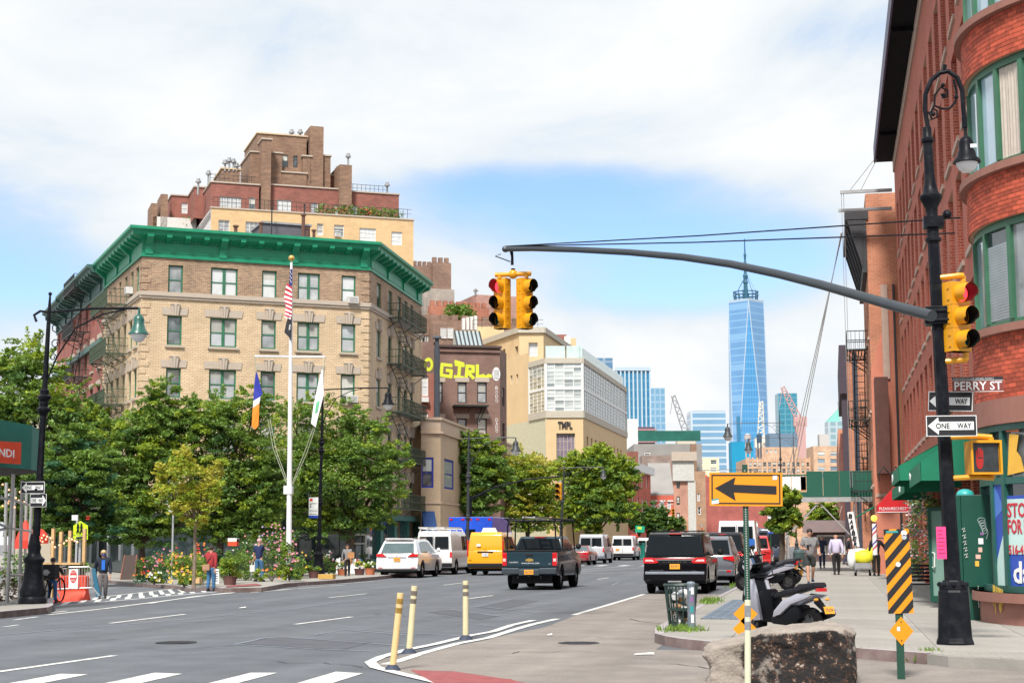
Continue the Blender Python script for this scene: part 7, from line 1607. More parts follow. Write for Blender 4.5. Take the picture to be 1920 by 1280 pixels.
# distant signal arms
def far_signal(label,base,arm,heads,mm=None):
    mm=mm or BP;P=G(*base,.0);r=tag(empty('distant_signal',P),label,'traffic light');d=-(ROT.transposed() @ (P-CAMP)).z
    def W(px,py): a=AT(px,py,P.y);return V((a.x-P.x,0,a.z-P.z))
    b=MB();t=W(*arm[0]);b.tube([(0,0,0),(t.x,0,t.z+.2)],.1,mm,8);b.tube([W(*a) for a in arm],[.09]+[.05]*(len(arm)-1),mm,8);part('mast_arm',b,r)
    for (hx,hy,a,red) in heads: signal_head(r,T(*W(hx,hy)) @ RZ(R(a)),red)
    return r
far_signal('distant traffic light arm over the parked vans, hanging one yellow head before the green trees',(882,1067),[(882,935),(930,912),(990,898),(1050,893)],[(1047,905,-8,False)])
far_signal('distant pair of yellow traffic heads left of the orange arrow sign',(1420,1030),[(1420,880),(1360,880),(1300,882)],[(1310,890,40,False),(1324,890,-20,True)],_M['pole_far'])
GAL=mat('galvanised',(.42,.44,.46),.5,.3)
far_signal('thin grey signal arm in front of the bright red rowhouse',(1244,1040),[(1244,940),(1220,955),(1262,945)],[(1262,953,10,False)],GAL)
far_signal('orange signal pair above the roof of the black SUV',(1285,1040),[(1285,985),(1285,983)],[(1285,983,0,False)],GAL);far_signal('orange signal head left of the white high roof van',(1316,1036),[(1316,985),(1317,985)],[(1316,988,0,True)],GAL)
# pedestrian signals on posts
def ped(label,base,top,w,heads,mm=SY):
    P=G(*base,.15);r=tag(empty('pedestrian_signal',P),label,'pedestrian signal')
    def W(px,py): a=AT(px,py,P.y);return V((a.x-P.x,0,a.z-P.z))
    b=MB();t=W(*top);b.tube([(0,0,0),(t.x,0,t.z)],.05,GAL,8);part('post',b,r)
    for x0,x1,y0,y1,lit in heads:
        a,c=W(x0,y1),W(x1,y0);b=MB();b.box(a.x,c.x,-.16,.1,a.z,c.z,SY);o=part('head',b,r)
        b=MB();b.box(a.x+.04,c.x-.04,-.165,-.161,a.z+.04,c.z-.04,mat('hand_orange',(.6,.06,.01),.5,emit=(1,.1,.02),es=1.0) if lit else mat('ped_dim',(.2,.12,.03),.5));link('face',b.mesh('face'),o)
    return r,W
rp,Wp=ped('yellow pedestrian signal and one way signs on a post left of the white SUV',(735,1060),(736,950),.1,[(706,720,976,992,0),(720,731,976,992,0)])
one_way(rp,T(*(Wp(735,958)+V((0,-.1,0)))),33*82/F,12*82/F,False);b=MB();a,c=Wp(728,951),Wp(741,941);b.box(a.x,c.x,-.1,-.09,a.z,c.z,SBL);b.box(a.x+.06,a.x+.24,-.105,-.1005,a.z+.06,c.z-.06,SWH);part('small_sign',b,rp)
ped('orange hand pedestrian signal beneath the sidewalk shed',(1510,1036),(1509,980),.1,[(1501,1514,976,989,1),(1484,1499,976,991,0)])
# orange arrow sign on green post
PG_=mat('post_green',(.012,.06,.04),.5,var=.1);SOR=mat('sign_orange',(.74,.27,.004),.5,var=.03)
P=G(1398,1205,.15);r=tag(empty('arrow_sign',P),'big orange sign with black left arrow on a perforated green post','sign');dd=P.y
def W(px,py): a=AT(px,py,dd);return V((a.x-P.x,0,a.z-P.z))
pt=W(1398,946);b=MB();b.box(-.04+pt.x,.04+pt.x,-.03,.03,0,pt.z+.6,PG_);part('post',b,r);b=MB()
for k in range(70): z=.05+k*.036;b.box(pt.x-.009,pt.x+.009,-.034,-.031,z,z+.018,mat('hole_pale',(.4,.42,.4),.7)) if z < pt.z+.55 else 0
tag(part('post_hole',b,r),None,None,kind='stuff')
a,c=W(1331,948),W(1466,884);w=c.x-a.x;h=c.z-a.z;Mx=T(a.x,-.06,a.z) @ RY(R(.8));b=MB();b.box(0,w,0,.006,0,h,SOR);o=part('sign_board',b,r,Mx,bevel=.0)
b=MB();e=.03
for q_ in ((e,w-e,h-e-.02,h-e),(e,w-e,e,e+.02),(e,e+.02,e+.02,h-e-.02),(w-e-.02,w-e,e+.02,h-e-.02)): b.box(q_[0],q_[1],-.004,-.001,q_[2],q_[3],SBL)
link('border',b.mesh('border'),o);b=MB();
b.add([(w*.075,-.006,h*.53),(w*.36,-.006,h*.86),(w*.335,-.006,h*.64),(w*.92,-.006,h*.60),(w*.92,-.006,h*.35),(w*.335,-.006,h*.41),(w*.36,-.006,h*.16)],[(0,6,5,4,3,2,1)],SBL);link('arrow',b.mesh('arrow'),o)
b=MB();b.add([(w*.87,-.005,h*.78),(w*.93,-.005,h*.79),(w*.93,-.005,h*.91),(w*.87,-.005,h*.90)],[(0,1,2,3)],SWH);b.add([(w*.03,-.005,h*.05),(w*.13,-.005,h*.08),(w*.125,-.005,h*.19),(w*.03,-.005,h*.15)],[(0,1,2,3)],SWH);b.add([(w*.03,-.007,h*.15),(w*.125,-.007,h*.19),(w*.125,-.007,h*.23),(w*.03,-.007,h*.19)],[(0,1,2,3)],mat('sticker_teal',(.02,.3,.3),.5));tag(link('sticker',b.mesh('sticker'),o),None,None,kind='stuff')
for px,py in ((1398,1150),(1397,1178)):
    k=W(px,py);hw=22*dd/F;b=MB();b.prism([(k.x-hw,k.z),(k.x,k.z+hw),(k.x+hw,k.z),(k.x,k.z-hw)],1,-.05,-.044,SOR);part('diamond_panel',b,r,bevel=.0)
# striped object marker
P=G(1690,1273);r=tag(empty('object_marker',P),'tall orange and black striped marker panel with a small diamond below, on a green post','marker sign');dd=P.y
b=MB();b.box(-.045,.045,-.02,.02,-.02,W(1690,1100).z,PG_);part('post',b,r)
a,c=W(1667,1149),W(1709,991);w,h=c.x-a.x,c.z-a.z;cx=W(1687,1080).x;b=MB();b.box(-w/2,w/2,0,.006,0,h,SOR);Mx=T(cx,-.035,a.z) @ RY(R(-1.5));o=part('panel',b,r,Mx)
for k in range(-1,7):
    z0=-.06+k*h/5.1;lo=[(-w/2,z0),(w/2,z0+w*1.12),(w/2,z0+w*1.12+h/10.2),(-w/2,z0+h/10.2)]
    def clip(poly,f,s):
        out=[]
        for i in range(len(poly)):
            p,q_=poly[i],poly[(i+1) % len(poly)];ip,iq=s*(p[1]-f) >= 0,s*(q_[1]-f) >= 0
            if ip: out.append(p)
            if ip != iq: t=(f-p[1])/(q_[1]-p[1]);out.append((p[0]+(q_[0]-p[0])*t,f))
        return out
    pl_=clip(clip(lo,0,1),h,-1)
    if len(pl_) > 2: b=MB();b.add([(x,-.003,z) for x,z in pl_],[tuple(range(len(pl_)))],SBL);link('stripe',b.mesh('stripe'),o)
for x,z,s_,mm in ((.0,h*.58,.03,SWH),(.09,h*.95,.035,SWH),(.09,h*.9,.03,mat('sticker_grey',(.4,.45,.5),.5))): b=MB();b.add([(x+s_*cos(t*pi/5),-.005,z+s_*sin(t*pi/5)) for t in range(10)],[tuple(range(10))],mm);link('sticker',b.mesh('sticker'),o)
b=MB();b.box(-.12,.02,-.005,-.0035,h*.955,h*.98,_M['sticker_teal']);link('sticker',b.mesh('sticker'),o)
k=W(1690,1182);hw=21*dd/F;b=MB();b.prism([(k.x-hw,k.z),(k.x,k.z+hw*1.22),(k.x+hw,k.z),(k.x,k.z-hw*1.22)],1,-.03,-.024,SOR);o=part('diamond_panel',b,r);
b=MB();b.box(k.x-.05,k.x-.015,-.033,-.0305,k.z+.0,k.z+.05,SWH);link('sticker',b.mesh('sticker'),o);b=MB();[b.lathe([(.008,0),(.008,.006)],IRON,8,T(k.x,-.03,k.z+z) @ RX(pi/2)) for z in (-.11,.11)];link('bolt',b.mesh('bolt'),o)
# delineator posts
CRM=mat('delineator_cream',(.62,.55,.34),.6,var=.1,ns=8,dirt=.2,dcol=(.35,.3,.2),ds=8);CRM2=mat('delineator_tan',(.68,.50,.24),.6,var=.12,ns=8,dirt=.25,dcol=(.35,.22,.1),ds=8);REF=mat('reflector_band',(.14,.12,.10),.4,var=.3,ns=20);REFB=mat('reflector_bronze',(.36,.22,.05),.35,.3,var=.3,ns=20)
def delin(label,bx,by,tx,ty,m,rm,wpx=13):
    P=G(bx,by);d=P.y
    a=AT(tx,ty,d)-P;r=tag(empty('delineator_post',P),label,'delineator','flexible delineator posts on the white line');rad=wpx*d/F/2
    b=MB();b.tube([(0,0,.03),a*.5,a],rad,m,12);part('tube',b,r,smooth=True)
    for f0,f1 in ((.86,.93),(.74,.81)): b=MB();b.tube([a*f0,a*f1],rad*1.04,rm,12);part('reflective_band',b,r)
    b=MB();b.lathe([(rad*2.6,0),(rad*2.4,.02),(rad*1.6,.06),(rad*1.2,.075)],mat('rubber_navy',(.03,.04,.07),.7),10);part('base',b,r)
delin('tan leaning delineator post, leftmost of the three on the white line',736,1256,751,1111,CRM2,REFB);delin('cream leaning delineator post, middle of the three',767,1224,777,1098,CRM,REF,12);delin('cream upright delineator post standing behind the other two',873,1198,873,1088,CRM,REF,11)
P=G(1402,1300);r=tag(empty('delineator_post',P),'pale delineator post standing in front of the boulder','delineator');d=P.y;a=AT(1402,1124,d)-P;b=MB();b.tube([(0,0,0),a],5.8*d/F,mat('delineator_pale',(.60,.62,.46),.6,var=.08,ns=8),12);part('tube',b,r,smooth=True)
for f0,f1 in ((.82,.94),(.68,.77)): b=MB();b.tube([a*f0,a*f1],6.0*d/F,mat('band_silver',(.34,.36,.38),.3,.5,var=.3,ns=20),12);part('reflective_band',b,r)
# boulder
P=G(1460,1284);bm=bmesh.new();bmesh.ops.create_cube(bm,size=1);bmesh.ops.subdivide_edges(bm,edges=bm.edges[:],cuts=22,use_grid_fill=True)
from mathutils import noise
wd=287*P.y/F;hh=.66
for v in bm.verts:
    x,y,z=v.co;x *= wd;y *= 1.15;
    top=.60 if x > -.1*wd else .60-.25*((-.1-x/wd)/.4)**1.4
    zz_=(z+.5)*(top+.08+.03*sin(x*3));p=V((x,y,zz_))
    e=V((max(0,abs(v.co.x)-.40)/.10,max(0,abs(v.co.y)-.36)/.14,max(0,v.co.z-.40)/.10));l=e.length
    k=1-.055*l*l;p=V((p.x*k,p.y*k,p.z*(1-.03*l*l)))
    n=noise.noise_vector(p*2.2)*.07+noise.noise_vector(p*6)*.035+noise.noise_vector(p*17)*.016;v.co=p+n
    if z < -.49: v.co.z=min(v.co.z,-.02)
    if x < -.38*wd: v.co.x += .10*sin(p.z*9)*max(0,(-.38*wd-x)/.1)*.3
me=bpy.data.meshes.new('boulder');bm.to_mesh(me);bm.free();me.polygons.foreach_set('use_smooth',[True]*len(me.polygons));me.set_sharp_from_angle(angle=R(50))
m=mat('boulder_stone',(.27,.235,.205),.9,var=.2,ns=9,bump=.9,bs=28);t=m.node_tree;L=t.links.new;bs=t.nodes['Principled BSDF'];tc=N(t,'ShaderNodeTexCoord')
n1=N(t,'ShaderNodeTexNoise');n1.inputs['Scale'].default_value=2.0;n1.inputs['Detail'].default_value=8;n1.inputs['Roughness'].default_value=.75;L(tc.outputs['Object'],n1.inputs[0])
gm=N(t,'ShaderNodeSeparateXYZ');L(tc.outputs['Normal'],gm.inputs[0]);gp=N(t,'ShaderNodeSeparateXYZ');L(tc.outputs['Object'],gp.inputs[0])
a1=N(t,'ShaderNodeMath',operation='MULTIPLY_ADD');L(gm.outputs[1],a1.inputs[0]);a1.inputs[1].default_value=-.16;L(n1.outputs[0],a1.inputs[2])
a2=N(t,'ShaderNodeMath',operation='MULTIPLY_ADD');L(gm.outputs[2],a2.inputs[0]);a2.inputs[1].default_value=-.22;L(a1.outputs[0],a2.inputs[2])
a3=N(t,'ShaderNodeMapRange');L(gp.outputs[0],a3.inputs[0]);a3.inputs['From Min'].default_value=-.62;a3.inputs['From Max'].default_value=-.30;a3.inputs['To Min'].default_value=-.4;a3.inputs['To Max'].default_value=.03
a4=N(t,'ShaderNodeMath',operation='ADD');L(a2.outputs[0],a4.inputs[0]);L(a3.outputs[0],a4.inputs[1])
rp=N(t,'ShaderNodeMapRange');L(a4.outputs[0],rp.inputs[0]);rp.inputs['From Min'].default_value=.53;rp.inputs['From Max'].default_value=.63
n2=N(t,'ShaderNodeTexNoise');n2.inputs['Scale'].default_value=13;n2.inputs['Detail'].default_value=5;n2.inputs['Roughness'].default_value=.7;L(tc.outputs['Object'],n2.inputs[0])
r2_=N(t,'ShaderNodeValToRGB');cr_=r2_.color_ramp;cr_.elements[0].position=.51;cr_.elements[0].color=(.012,.011,.012,1);cr_.elements[1].position=.70;cr_.elements[1].color=(.46,.42,.38,1);el=cr_.elements.new(.60);el.color=(.075,.036,.02,1);L(n2.outputs[0],r2_.inputs[0])
mx=N(t,'ShaderNodeMix',data_type='RGBA');L(rp.outputs[0],mx.inputs[0]);old=bs.inputs['Base Color'].links[0].from_socket;L(old,mx.inputs[6]);L(r2_.outputs[0],mx.inputs[7]);L(mx.outputs[2],bs.inputs['Base Color']);me.materials.append(m)
o=link('boulder',me);o.location=P+V((0,.55,-.03));tag(o,'rough cut granite boulder with black and rusty lichen on the tan paving','boulder')
# litter bin, bollard
P=G(1278,1176,.15);r=tag(empty('litter_bin',P),'dark green wire litter bin full of rubbish at the kerb corner','litter bin');BG=mat('bin_green',(.015,.04,.035),.5,var=.2);b=MB();n=14;hb_=.74
for k in range(n): a=2*pi*k/n;b.tube([(.21*cos(a),.21*sin(a),.03),(.285*cos(a),.285*sin(a),hb_)],.014,BG,4)
part('slat',b,r);b=MB();[b.lathe([(rr,z),(rr+.015,z),(rr+.018,z+.045),(rr,z+.045)],BG,20) for rr,z in ((.205,.02),(.235,.3))];b.tube([(.29*cos(2*pi*k/24),.29*sin(2*pi*k/24),hb_) for k in range(25)],.025,BG,6);part('hoop',b,r)
b=MB()
for k in range(46): a=RU(0,2*pi);q_=RU(0,.15);z=RU(.08,.62);b.ball((q_*cos(a),q_*sin(a),z),tuple(RU(.03,.085) for _ in range(3)),RC([lit,mat('rubbish_brown',(.35,.2,.1),.8),lit,mat('rubbish_dark',(.05,.06,.06),.7),mat('rubbish_grey',(.35,.38,.4),.6),_M['rubbish_dark']]),7,4)
tag(part('rubbish',b,r),None,None,kind='stuff')
P=G(1297,1180,.15);r=tag(empty('bollard',P),'grey pipe bollard covered with stickers beside the litter bin','bollard');b=MB();b.lathe([(.068,0),(.068,.76),(.075,.77),(.075,.79),(.06,.81),(.01,.82)],mat('bollard_grey',(.16,.20,.24),.6,var=.25,ns=8),16);part('pipe',b,r,smooth=True)
for z,h_,mm in ((.12,.14,SWH),(.3,.1,mat('sticker_teal',(0,0,0))),(.47,.09,mat('sticker_violet',(.25,.12,.3),.5)),(.6,.12,SWH),(.66,.05,_M['sticker_grey'])):
    b=MB();a0=RU(-2.0,-1.4);vs=[(.07*cos(a0+t*.25),.07*sin(a0+t*.25),z+zz_) for t in range(4) for zz_ in (0,h_)];b.add(vs,[(2*t,2*t+2,2*t+3,2*t+1) for t in range(3)],mm);part('sticker',b,r)
# parking meter and sign, bins far right, tree furniture
def pmeter(label,px,py,h=1.75):
    P=G(px,py,.15);r=tag(empty('parking_meter',P),label,'parking meter');b=MB();b.box(-.19,.19,-.14,.14,0,h*.72,mat('meter_grey',(.10,.13,.2),.5));part('pedestal',b,r,bevel=.03,merge=True);b=MB();b.box(-.22,.22,-.16,.16,h*.72,h,mat('meter_blue',(.01,.09,.32),.4));o=part('head',b,r,bevel=.02,merge=True);link('lettering',text_mesh('P',SWH,h=.22,bold=.02),o,T(-.07,-.168,h*.80))
pmeter('blue and grey parking meter beside the book table in front of the beige building',622,1070,2.0);pmeter('blue parking meter behind the row of scooters',1452,1053,1.8)
P=G(1446,1063,.15);r=tag(empty('parking_sign',P),'tall white parking regulation sign on a post left of the slender tree','sign');dd=P.y;b=MB();b.tube([(0,0,0),(W(1444,920).x,0,W(1444,920).z)],.03,PG_,6);part('post',b,r)
a,c=W(1440,1000),W(1449,950);b=MB();b.box(a.x,c.x,-.04,-.035,a.z,c.z,SWH);b.box(a.x,c.x,-.042,-.0405,a.z,a.z+.1,_M['sign_blue']);o=part('sign_board',b,r)
for k in range(6): b=MB();b.box(a.x+.03,c.x-.04,-.043,-.041,c.z-.12-k*.14,c.z-.09-k*.14,_M['sign_red'] if k < 2 else SBL);link('print',b.mesh('print'),o)
for px,py,l in ((1499,1063,'grey green litter drum by the sidewalk shed post'),):
    P=G(px,py,.15);b=MB();b.lathe([(.28,0),(.32,.05),(.34,.8),(.36,.84),(.3,.86),(.28,.95),(.1,1.0)],mat('drum_green',(.06,.10,.10),.5,var=.15),16);o=part('litter_drum',b,smooth=True);o.location=P;tag(o,l,'litter bin')
P=G(1199,1048);b=MB();b.box(-.5,.5,-.4,.4,.1,1.5,mat('bin_teal',(.01,.30,.22),.6));b.box(-.52,.52,-.42,.42,1.25,1.4,mat('bin_teal_dark',(.01,.15,.12),.6));o=part('collection_bin',b,bevel=.03,merge=True);o.location=P;tag(o,'bright teal collection bin at the end of the left row of vans','bin')
P=G(1194,1046);r=tag(empty('direction_sign',P),'small green and yellow sign on a post beside the far left vans','sign');dd=P.y;b=MB();b.tube([(0,0,0),(0,0,W(1194,985).z)],.05,GAL,6);part('post',b,r);a,c=W(1186,997),W(1203,985);b=MB();b.box(a.x,c.x,-.06,-.03,a.z,c.z,mat('sign_green',(.01,.35,.2),.5));b.box(a.x+.2,c.x-.3,-.065,-.061,a.z+.3,c.z-.1,YEL);part('sign_board',b,r,RY(.1))
a,c=W(1184,1008),W(1196,1001);b=MB();b.box(a.x,c.x,-.06,-.03,a.z,c.z,_M['sign_red']);part('stop_sign',b,r)
# flagpole with yardarm and flags
P=G(541,1085,.15);r=tag(empty('flagpole',P),'white flagpole with gold ball and yardarm flying several furled flags in the plaza garden','flagpole');dd=P.y;FW=mat('flagpole_white',(.72,.72,.74),.4,var=.04)
tpq=W(546.5,492);b=MB();b.tube([(0,0,0),W(544,780),tpq],[.14,.11,.06],FW,12);part('pole',b,r,smooth=True);b=MB();b.ball(W(546.5,484),.15,GOLD,14,8);part('gold_ball',b,r,smooth=True)
b=MB();b.tube([W(478,668),W(610,669)],.05,FW,8);part('yardarm',b,r);b=MB();k=W(541,918);b.box(k.x-.2,k.x+.2,-.15,.15,k.z-.2,k.z+.2,FW);part('cleat_box',b,r)
def ropes(pts):
    b=MB();b.tube([W(*p) for p in pts],.018,mat('rope',(.35,.38,.28),.8),4);part('halyard',b,r)
ropes([(478,669),(481,700)]);ropes([(502,785),(512,840),(537,905)]);ropes([(506,785),(518,845),(540,905)]);ropes([(610,669),(606,700)]);ropes([(592,800),(575,850),(549,908)]);ropes([(588,800),(570,850),(547,908)])
def flag(name,cols,label=None):
    """cols: list of (material, [pixel polygon]) draped cloth with folds"""
    b=MB()
    for m,pg in cols:
        n=len(pg);c=[W(*p) for p in pg];fr_=[V((p.x,-.17+.04*sin(p.x*22+p.z*3),p.z)) for p in c]
        b.add([p+V((0,-.02,0)) for p in fr_],[tuple(range(n))],m);b.add([p+V((0,.02,0)) for p in fr_],[tuple(range(n))[::-1]],m)
    return part(name,b,r)
FBL=mat('flag_blue',(.02,.03,.18),.7);FRD=mat('flag_red',(.48,.01,.03),.7);FWT=mat('flag_white',(.78,.76,.76),.7);FOR_=mat('flag_orange',(.85,.25,.02),.7);FBK=mat('flag_black',(.015,.016,.022),.7);NBL=mat('flag_city_blue',(.02,.03,.32),.7);PGR=mat('flag_pale_green',(.50,.62,.58),.7)
cols=[(FBL,[(546.5,507),(549.5,505),(550.5,535),(544,541),(545,525)])]
st_=[((541,532),(550,540)),((538.5,541),(550,548)),((536,550),(550.5,556)),((534.5,559),(549.5,564)),((536,567),(549.5,572)),((538,575),(548.5,580)),((537,583),(549,588)),((536.5,590),(548.5,595)),((536,596),(547.5,600))]
for i in range(len(st_)-1):
    (l0,r0),(l1,r1_)=st_[i],st_[i+1];mid0=((l0[0]+r0[0])/2+(i % 2)*1.5,(l0[1]+r0[1])/2);mid1=((l1[0]+r1_[0])/2+((i+1) % 2)*1.5,(l1[1]+r1_[1])/2)
    for q4,(p0,p1,p2,p3) in enumerate([(l0,mid0,mid1,l1),(mid0,r0,r1_,mid1)]):
        for s_ in range(2):
            t0,t1=s_/2,(s_+1)/2;L_=lambda a,b_,t: (a[0]+(b_[0]-a[0])*t,a[1]+(b_[1]-a[1])*t)
            cols.append((FRD if s_ == 0 else FWT,[L_(p0,p3,t0),L_(p1,p2,t0),L_(p1,p2,t1),L_(p0,p3,t1)]))
flag('national_flag',cols);b=MB();[b.ball(W(547+((k % 3)*1.1),510+k*2.6)+V((0,-.24,0)),(.025,.01,.025),FWT,5,3) for k in range(9)];tag(part('flag_star',b,r),None,None,kind='stuff')
flag('black_flag',[(FBK,[(545,590),(548.5,588),(549,612),(548,638),(543,632),(535.5,624),(539,606)]),(mat('flag_grey',(.5,.5,.5),.7),[(545,610),(547.5,609),(547,619),(543,620)])])
flag('city_flag',[(NBL,[(483,697),(485,701),(494,738),(491,744),(478,752),(479,720)]),(FWT,[(478,752),(491,744),(489,757),(476,765)]),(FOR_,[(476,765),(489,757),(487,798),(481,805),(475,800)])])
flag('park_flag',[(FWT,[(606,692),(608,698),(609,740),(601,772),(594,801),(585,794),(590,760),(600,715)]),(mat('flag_leaf',(.12,.5,.25),.7),[(596,756),(603,748),(598,770),(592,778)])])
# green cabinet, door, bench, red awning and small fixtures along the right buildings
P=G(1830,1140,.15);P.y=31.4;P.x=AT(1828,1140,31.4).x;r=tag(empty('utility_cabinet',P),'dark green utility cabinet with graffiti and stickers behind the big pole','cabinet');dd=P.y;CG=mat('cabinet_green',(.006,.065,.045),.4,var=.12,ns=3)
a,c=W(1808,1100),W(1860,927);b=MB();b.box(a.x,c.x,0,.45,a.z,c.z,CG);b.box(a.x-.14,a.x-.003,.05,.45,a.z,c.z,CG);o=part('box',b,r,bevel=.01,merge=True);b=MB();b.box(a.x+.1,c.x-.1,.1,.4,0,a.z,CG);part('pedestal',b,r)
b=MB();k=W(1840,927);b.ball((k.x-.28,.2,k.z),(.17,.14,.12),mat('cap_teal',(.03,.35,.35),.4),14,8);part('cap',b,r,smooth=True)
GS=mat('graffiti_silver',(.45,.55,.55),.5);b=MB()
for k in range(5): c0=W(1840+k*1.6,975+k*5);b.tube([c0+V((.07*cos(t*.8)*(1-.1*k),-.008,.05*sin(t*.8))) for t in range(9)],.005,GS,4)
b.tube([W(1850,990)+V((.02*sin(t),-.008,-.05*t)) for t in range(5)],.005,GS,4)
for k in range(5): c0=W(1806+k*1.2,992+k*12);b.tube([c0+V((-.03,-.15+.13,.0)),c0+V((.03,-.02,.03)),c0+V((.0,-.02,-.05)),c0+V((.04,-.02,-.03))],.006,WPT,4)
part('graffiti',b,r)
for px,py,w,h,mm in ((1839,1014,.09,.11,SWH),(1839,1015,.05,.05,_M['sign_red']),(1838,1030,.07,.09,mat('sticker_peach',(.7,.42,.35),.5)),(1834,1043,.09,.08,_M['sticker_peach']),(1832,1056,.07,.1,mat('sticker_orange',(0,0,0))),(1841,1000,.06,.05,_M['sticker_violet'])): k=W(px,py);b=MB();b.box(k.x-w/2,k.x+w/2,-.008-.002*h,-.002,k.z-h/2,k.z+h/2,mm);part('sticker',b,r)
P=V((2.15,37.3,.15));r=tag(empty('glass_door',P),'open green framed glass door with a white handle beside the big pole','door');dd=37.3;a,c=W(1745,1128),W(1812,950);b=MB()
for q_ in ((a.x,a.x+.07,a.z,c.z),(c.x-.07,c.x,a.z,c.z),(a.x+.07,c.x-.07,a.z,a.z+.14),(a.x+.07,c.x-.07,c.z-.08,c.z)): b.box(q_[0],q_[1],0,.05,q_[2],q_[3],CG)
part('frame',b,r);b=MB();b.box(a.x+.07,c.x-.07,.02,.03,a.z+.14,c.z-.08,mat('door_glass',(.18,.30,.26),.08,spec=.8,coat=.5));part('pane',b,r);b=MB();b.tube([W(1748,1035)+V((0,-.02,0)),W(1752,1036)+V((0,-.08,0)),W(1752,1062)+V((0,-.08,0)),W(1748,1063)+V((0,-.02,0))],.015,WHT,6);part('handle',b,r)
P=V((2.0,40.5,.15));r=tag(empty('bench',P),'black wrought iron bench on the sidewalk in front of the flowers','bench');b=MB()
b.tube([(-.5,.25,0),(-.46,.22,.42)],.02,BP,6);b.tube([(.4,.25,0),(.36,.22,.42)],.02,BP,6);b.tube([(-.5,-.2,0),(-.46,-.18,.42)],.02,BP,6);b.tube([(.4,-.2,0),(.36,-.18,.42)],.02,BP,6);part('leg',b,r)
b=MB();[b.box(-.5,.4,-.2+k*.1,-.13+k*.1,.42,.445,BP) for k in range(5)];part('seat',b,r);b=MB();[b.box(-.5,.4,.24,.26,.5+k*.09,.55+k*.09,BP) for k in range(5)];part('backrest',b,r)
for x_ in (-.48,.38): b=MB();b.tube([(x_,.25,.42),(x_,.27,.9),(x_,.1,.70),(x_,-.15,.66),(x_,-.2,.55),(x_,-.18,.42)],.018,BP,6);part('armrest',b,r)
RA=mat('awning_red',(.55,.008,.015),.7);o=awning(b1,T(3.2,69,.0) @ RZ(-pi/2) @ T(-.0,0,0),-.9,.9,1,1,1,RA) if False else None
r=tag(empty('shop_awning',(3.2,64,3.0)),'red shop awning with white lettering over the doorway past the flowers','awning');b=MB();b.prism([(-1.45,0),(0,1.55),(0,0)],1,-1.1,1.1,RA);b.box(-1.46,0,-1.11,1.11,-.28,0,RA);b.box(-1.47,-1.462,-1.11,1.11,-.29,-.26,SWH);b.box(-1.46,0,-1.118,-1.112,-.29,-.26,SWH);part('canopy',b,r)
link('lettering',text_mesh('PLEASURECHEST  156',SWH,w=1.3,h=.11,bold=.01),r,T(-1.4,-1.12,-.2));b=MB();[b.tube([(-.1-k*.45,-1.15,1.2),(-.3-k*.45,-1.35,1.45),(-.5-k*.45,-1.35,1.15),(-.45-k*.45,-1.3,.9)],.025,IRON,5) for k in range(3)];part('spotlight',b,r)
r=tag(empty('shop_awning',(2.6,77,2.7)),'small green shop awning behind the red awning','awning');b=MB();b.prism([(-1.5,0),(-1.5,.05),(0,.9),(0,.8)],1,-1.1,1.1,AWG);part('canopy',b,r)
r=tag(empty('barber_pole',(1.75,69,.15)),'blue red and white barber pole with a yellow globe','barber pole');b=MB();b.lathe([(.10,.9),(.10,2.2)],FWT,14);part('cylinder',b,r);b=MB();
for k in range(26):
    for off,mm in ((0,NBL),(2.1,FRD)): a0=k*.5+off;z=.92+k*.049;b.add([(.104*cos(a0),.104*sin(a0),z),(.104*cos(a0+.5),.104*sin(a0+.5),z+.05),(.104*cos(a0+.5),.104*sin(a0+.5),z+.13),(.104*cos(a0),.104*sin(a0),z+.08)],[(0,1,2,3)],mm)
part('spiral_stripe',b,r);b=MB();b.ball((0,0,2.42),.14,mat('globe_yellow',(.85,.65,.08),.4,emit=(1,.7,.1),es=.5),12,8);part('globe',b,r);b=MB();b.tube([(0,0,1.6),(.5,0,1.6)],.03,IRON,6);b.lathe([(.12,.84),(.12,.9)],CHR,12);part('bracket',b,r)
r=tag(empty('feather_banner',(.95,73.5,.15)),'leaning white feather banner reading barber under the sidewalk shed','banner');dd=73.5;P=V((.95,73.5,.15));b=MB();p4=[W(1588,960),W(1600,958),W(1612,1024),W(1600,1024)];b.add([V(p) for p in p4]+[V(p)+V((0,.02,0)) for p in p4],[(0,3,2,1),(4,5,6,7)],FWT);part('banner_cloth',b,r);b=MB();b.tube([W(1587,957),W(1600,1040),W(1602,1070)],.02,IRON,5);part('mast',b,r)
for k,chh in enumerate('BARBER'): c0=W(1590.5+k*1.9,971+k*10.5);link('lettering',text_mesh(chh,SBL,w=.17,h=.21,bold=.04),r,T(c0.x,-.02,c0.z) @ RY(R(10)))
b=MB();b.box(-2.0,1.6,0,3,0,2.1,mat('kiosk_brown',(.09,.06,.06),.7));b.prism([(-.8,2.1),(3,2.1),(3,3.0),(0,2.9)],0,-2.4,1.6,mat('kiosk_roof',(.14,.10,.10),.7));b.box(-1.4,.6,-.02,-.002,.5,1.9,WHT);b.box(-1.3,.5,-.03,-.022,.6,1.8,GLK);o=part('kiosk',b);o.location=(.3,118,.15);tag(o,'dark low kiosk with white framed window down the right sidewalk','kiosk')
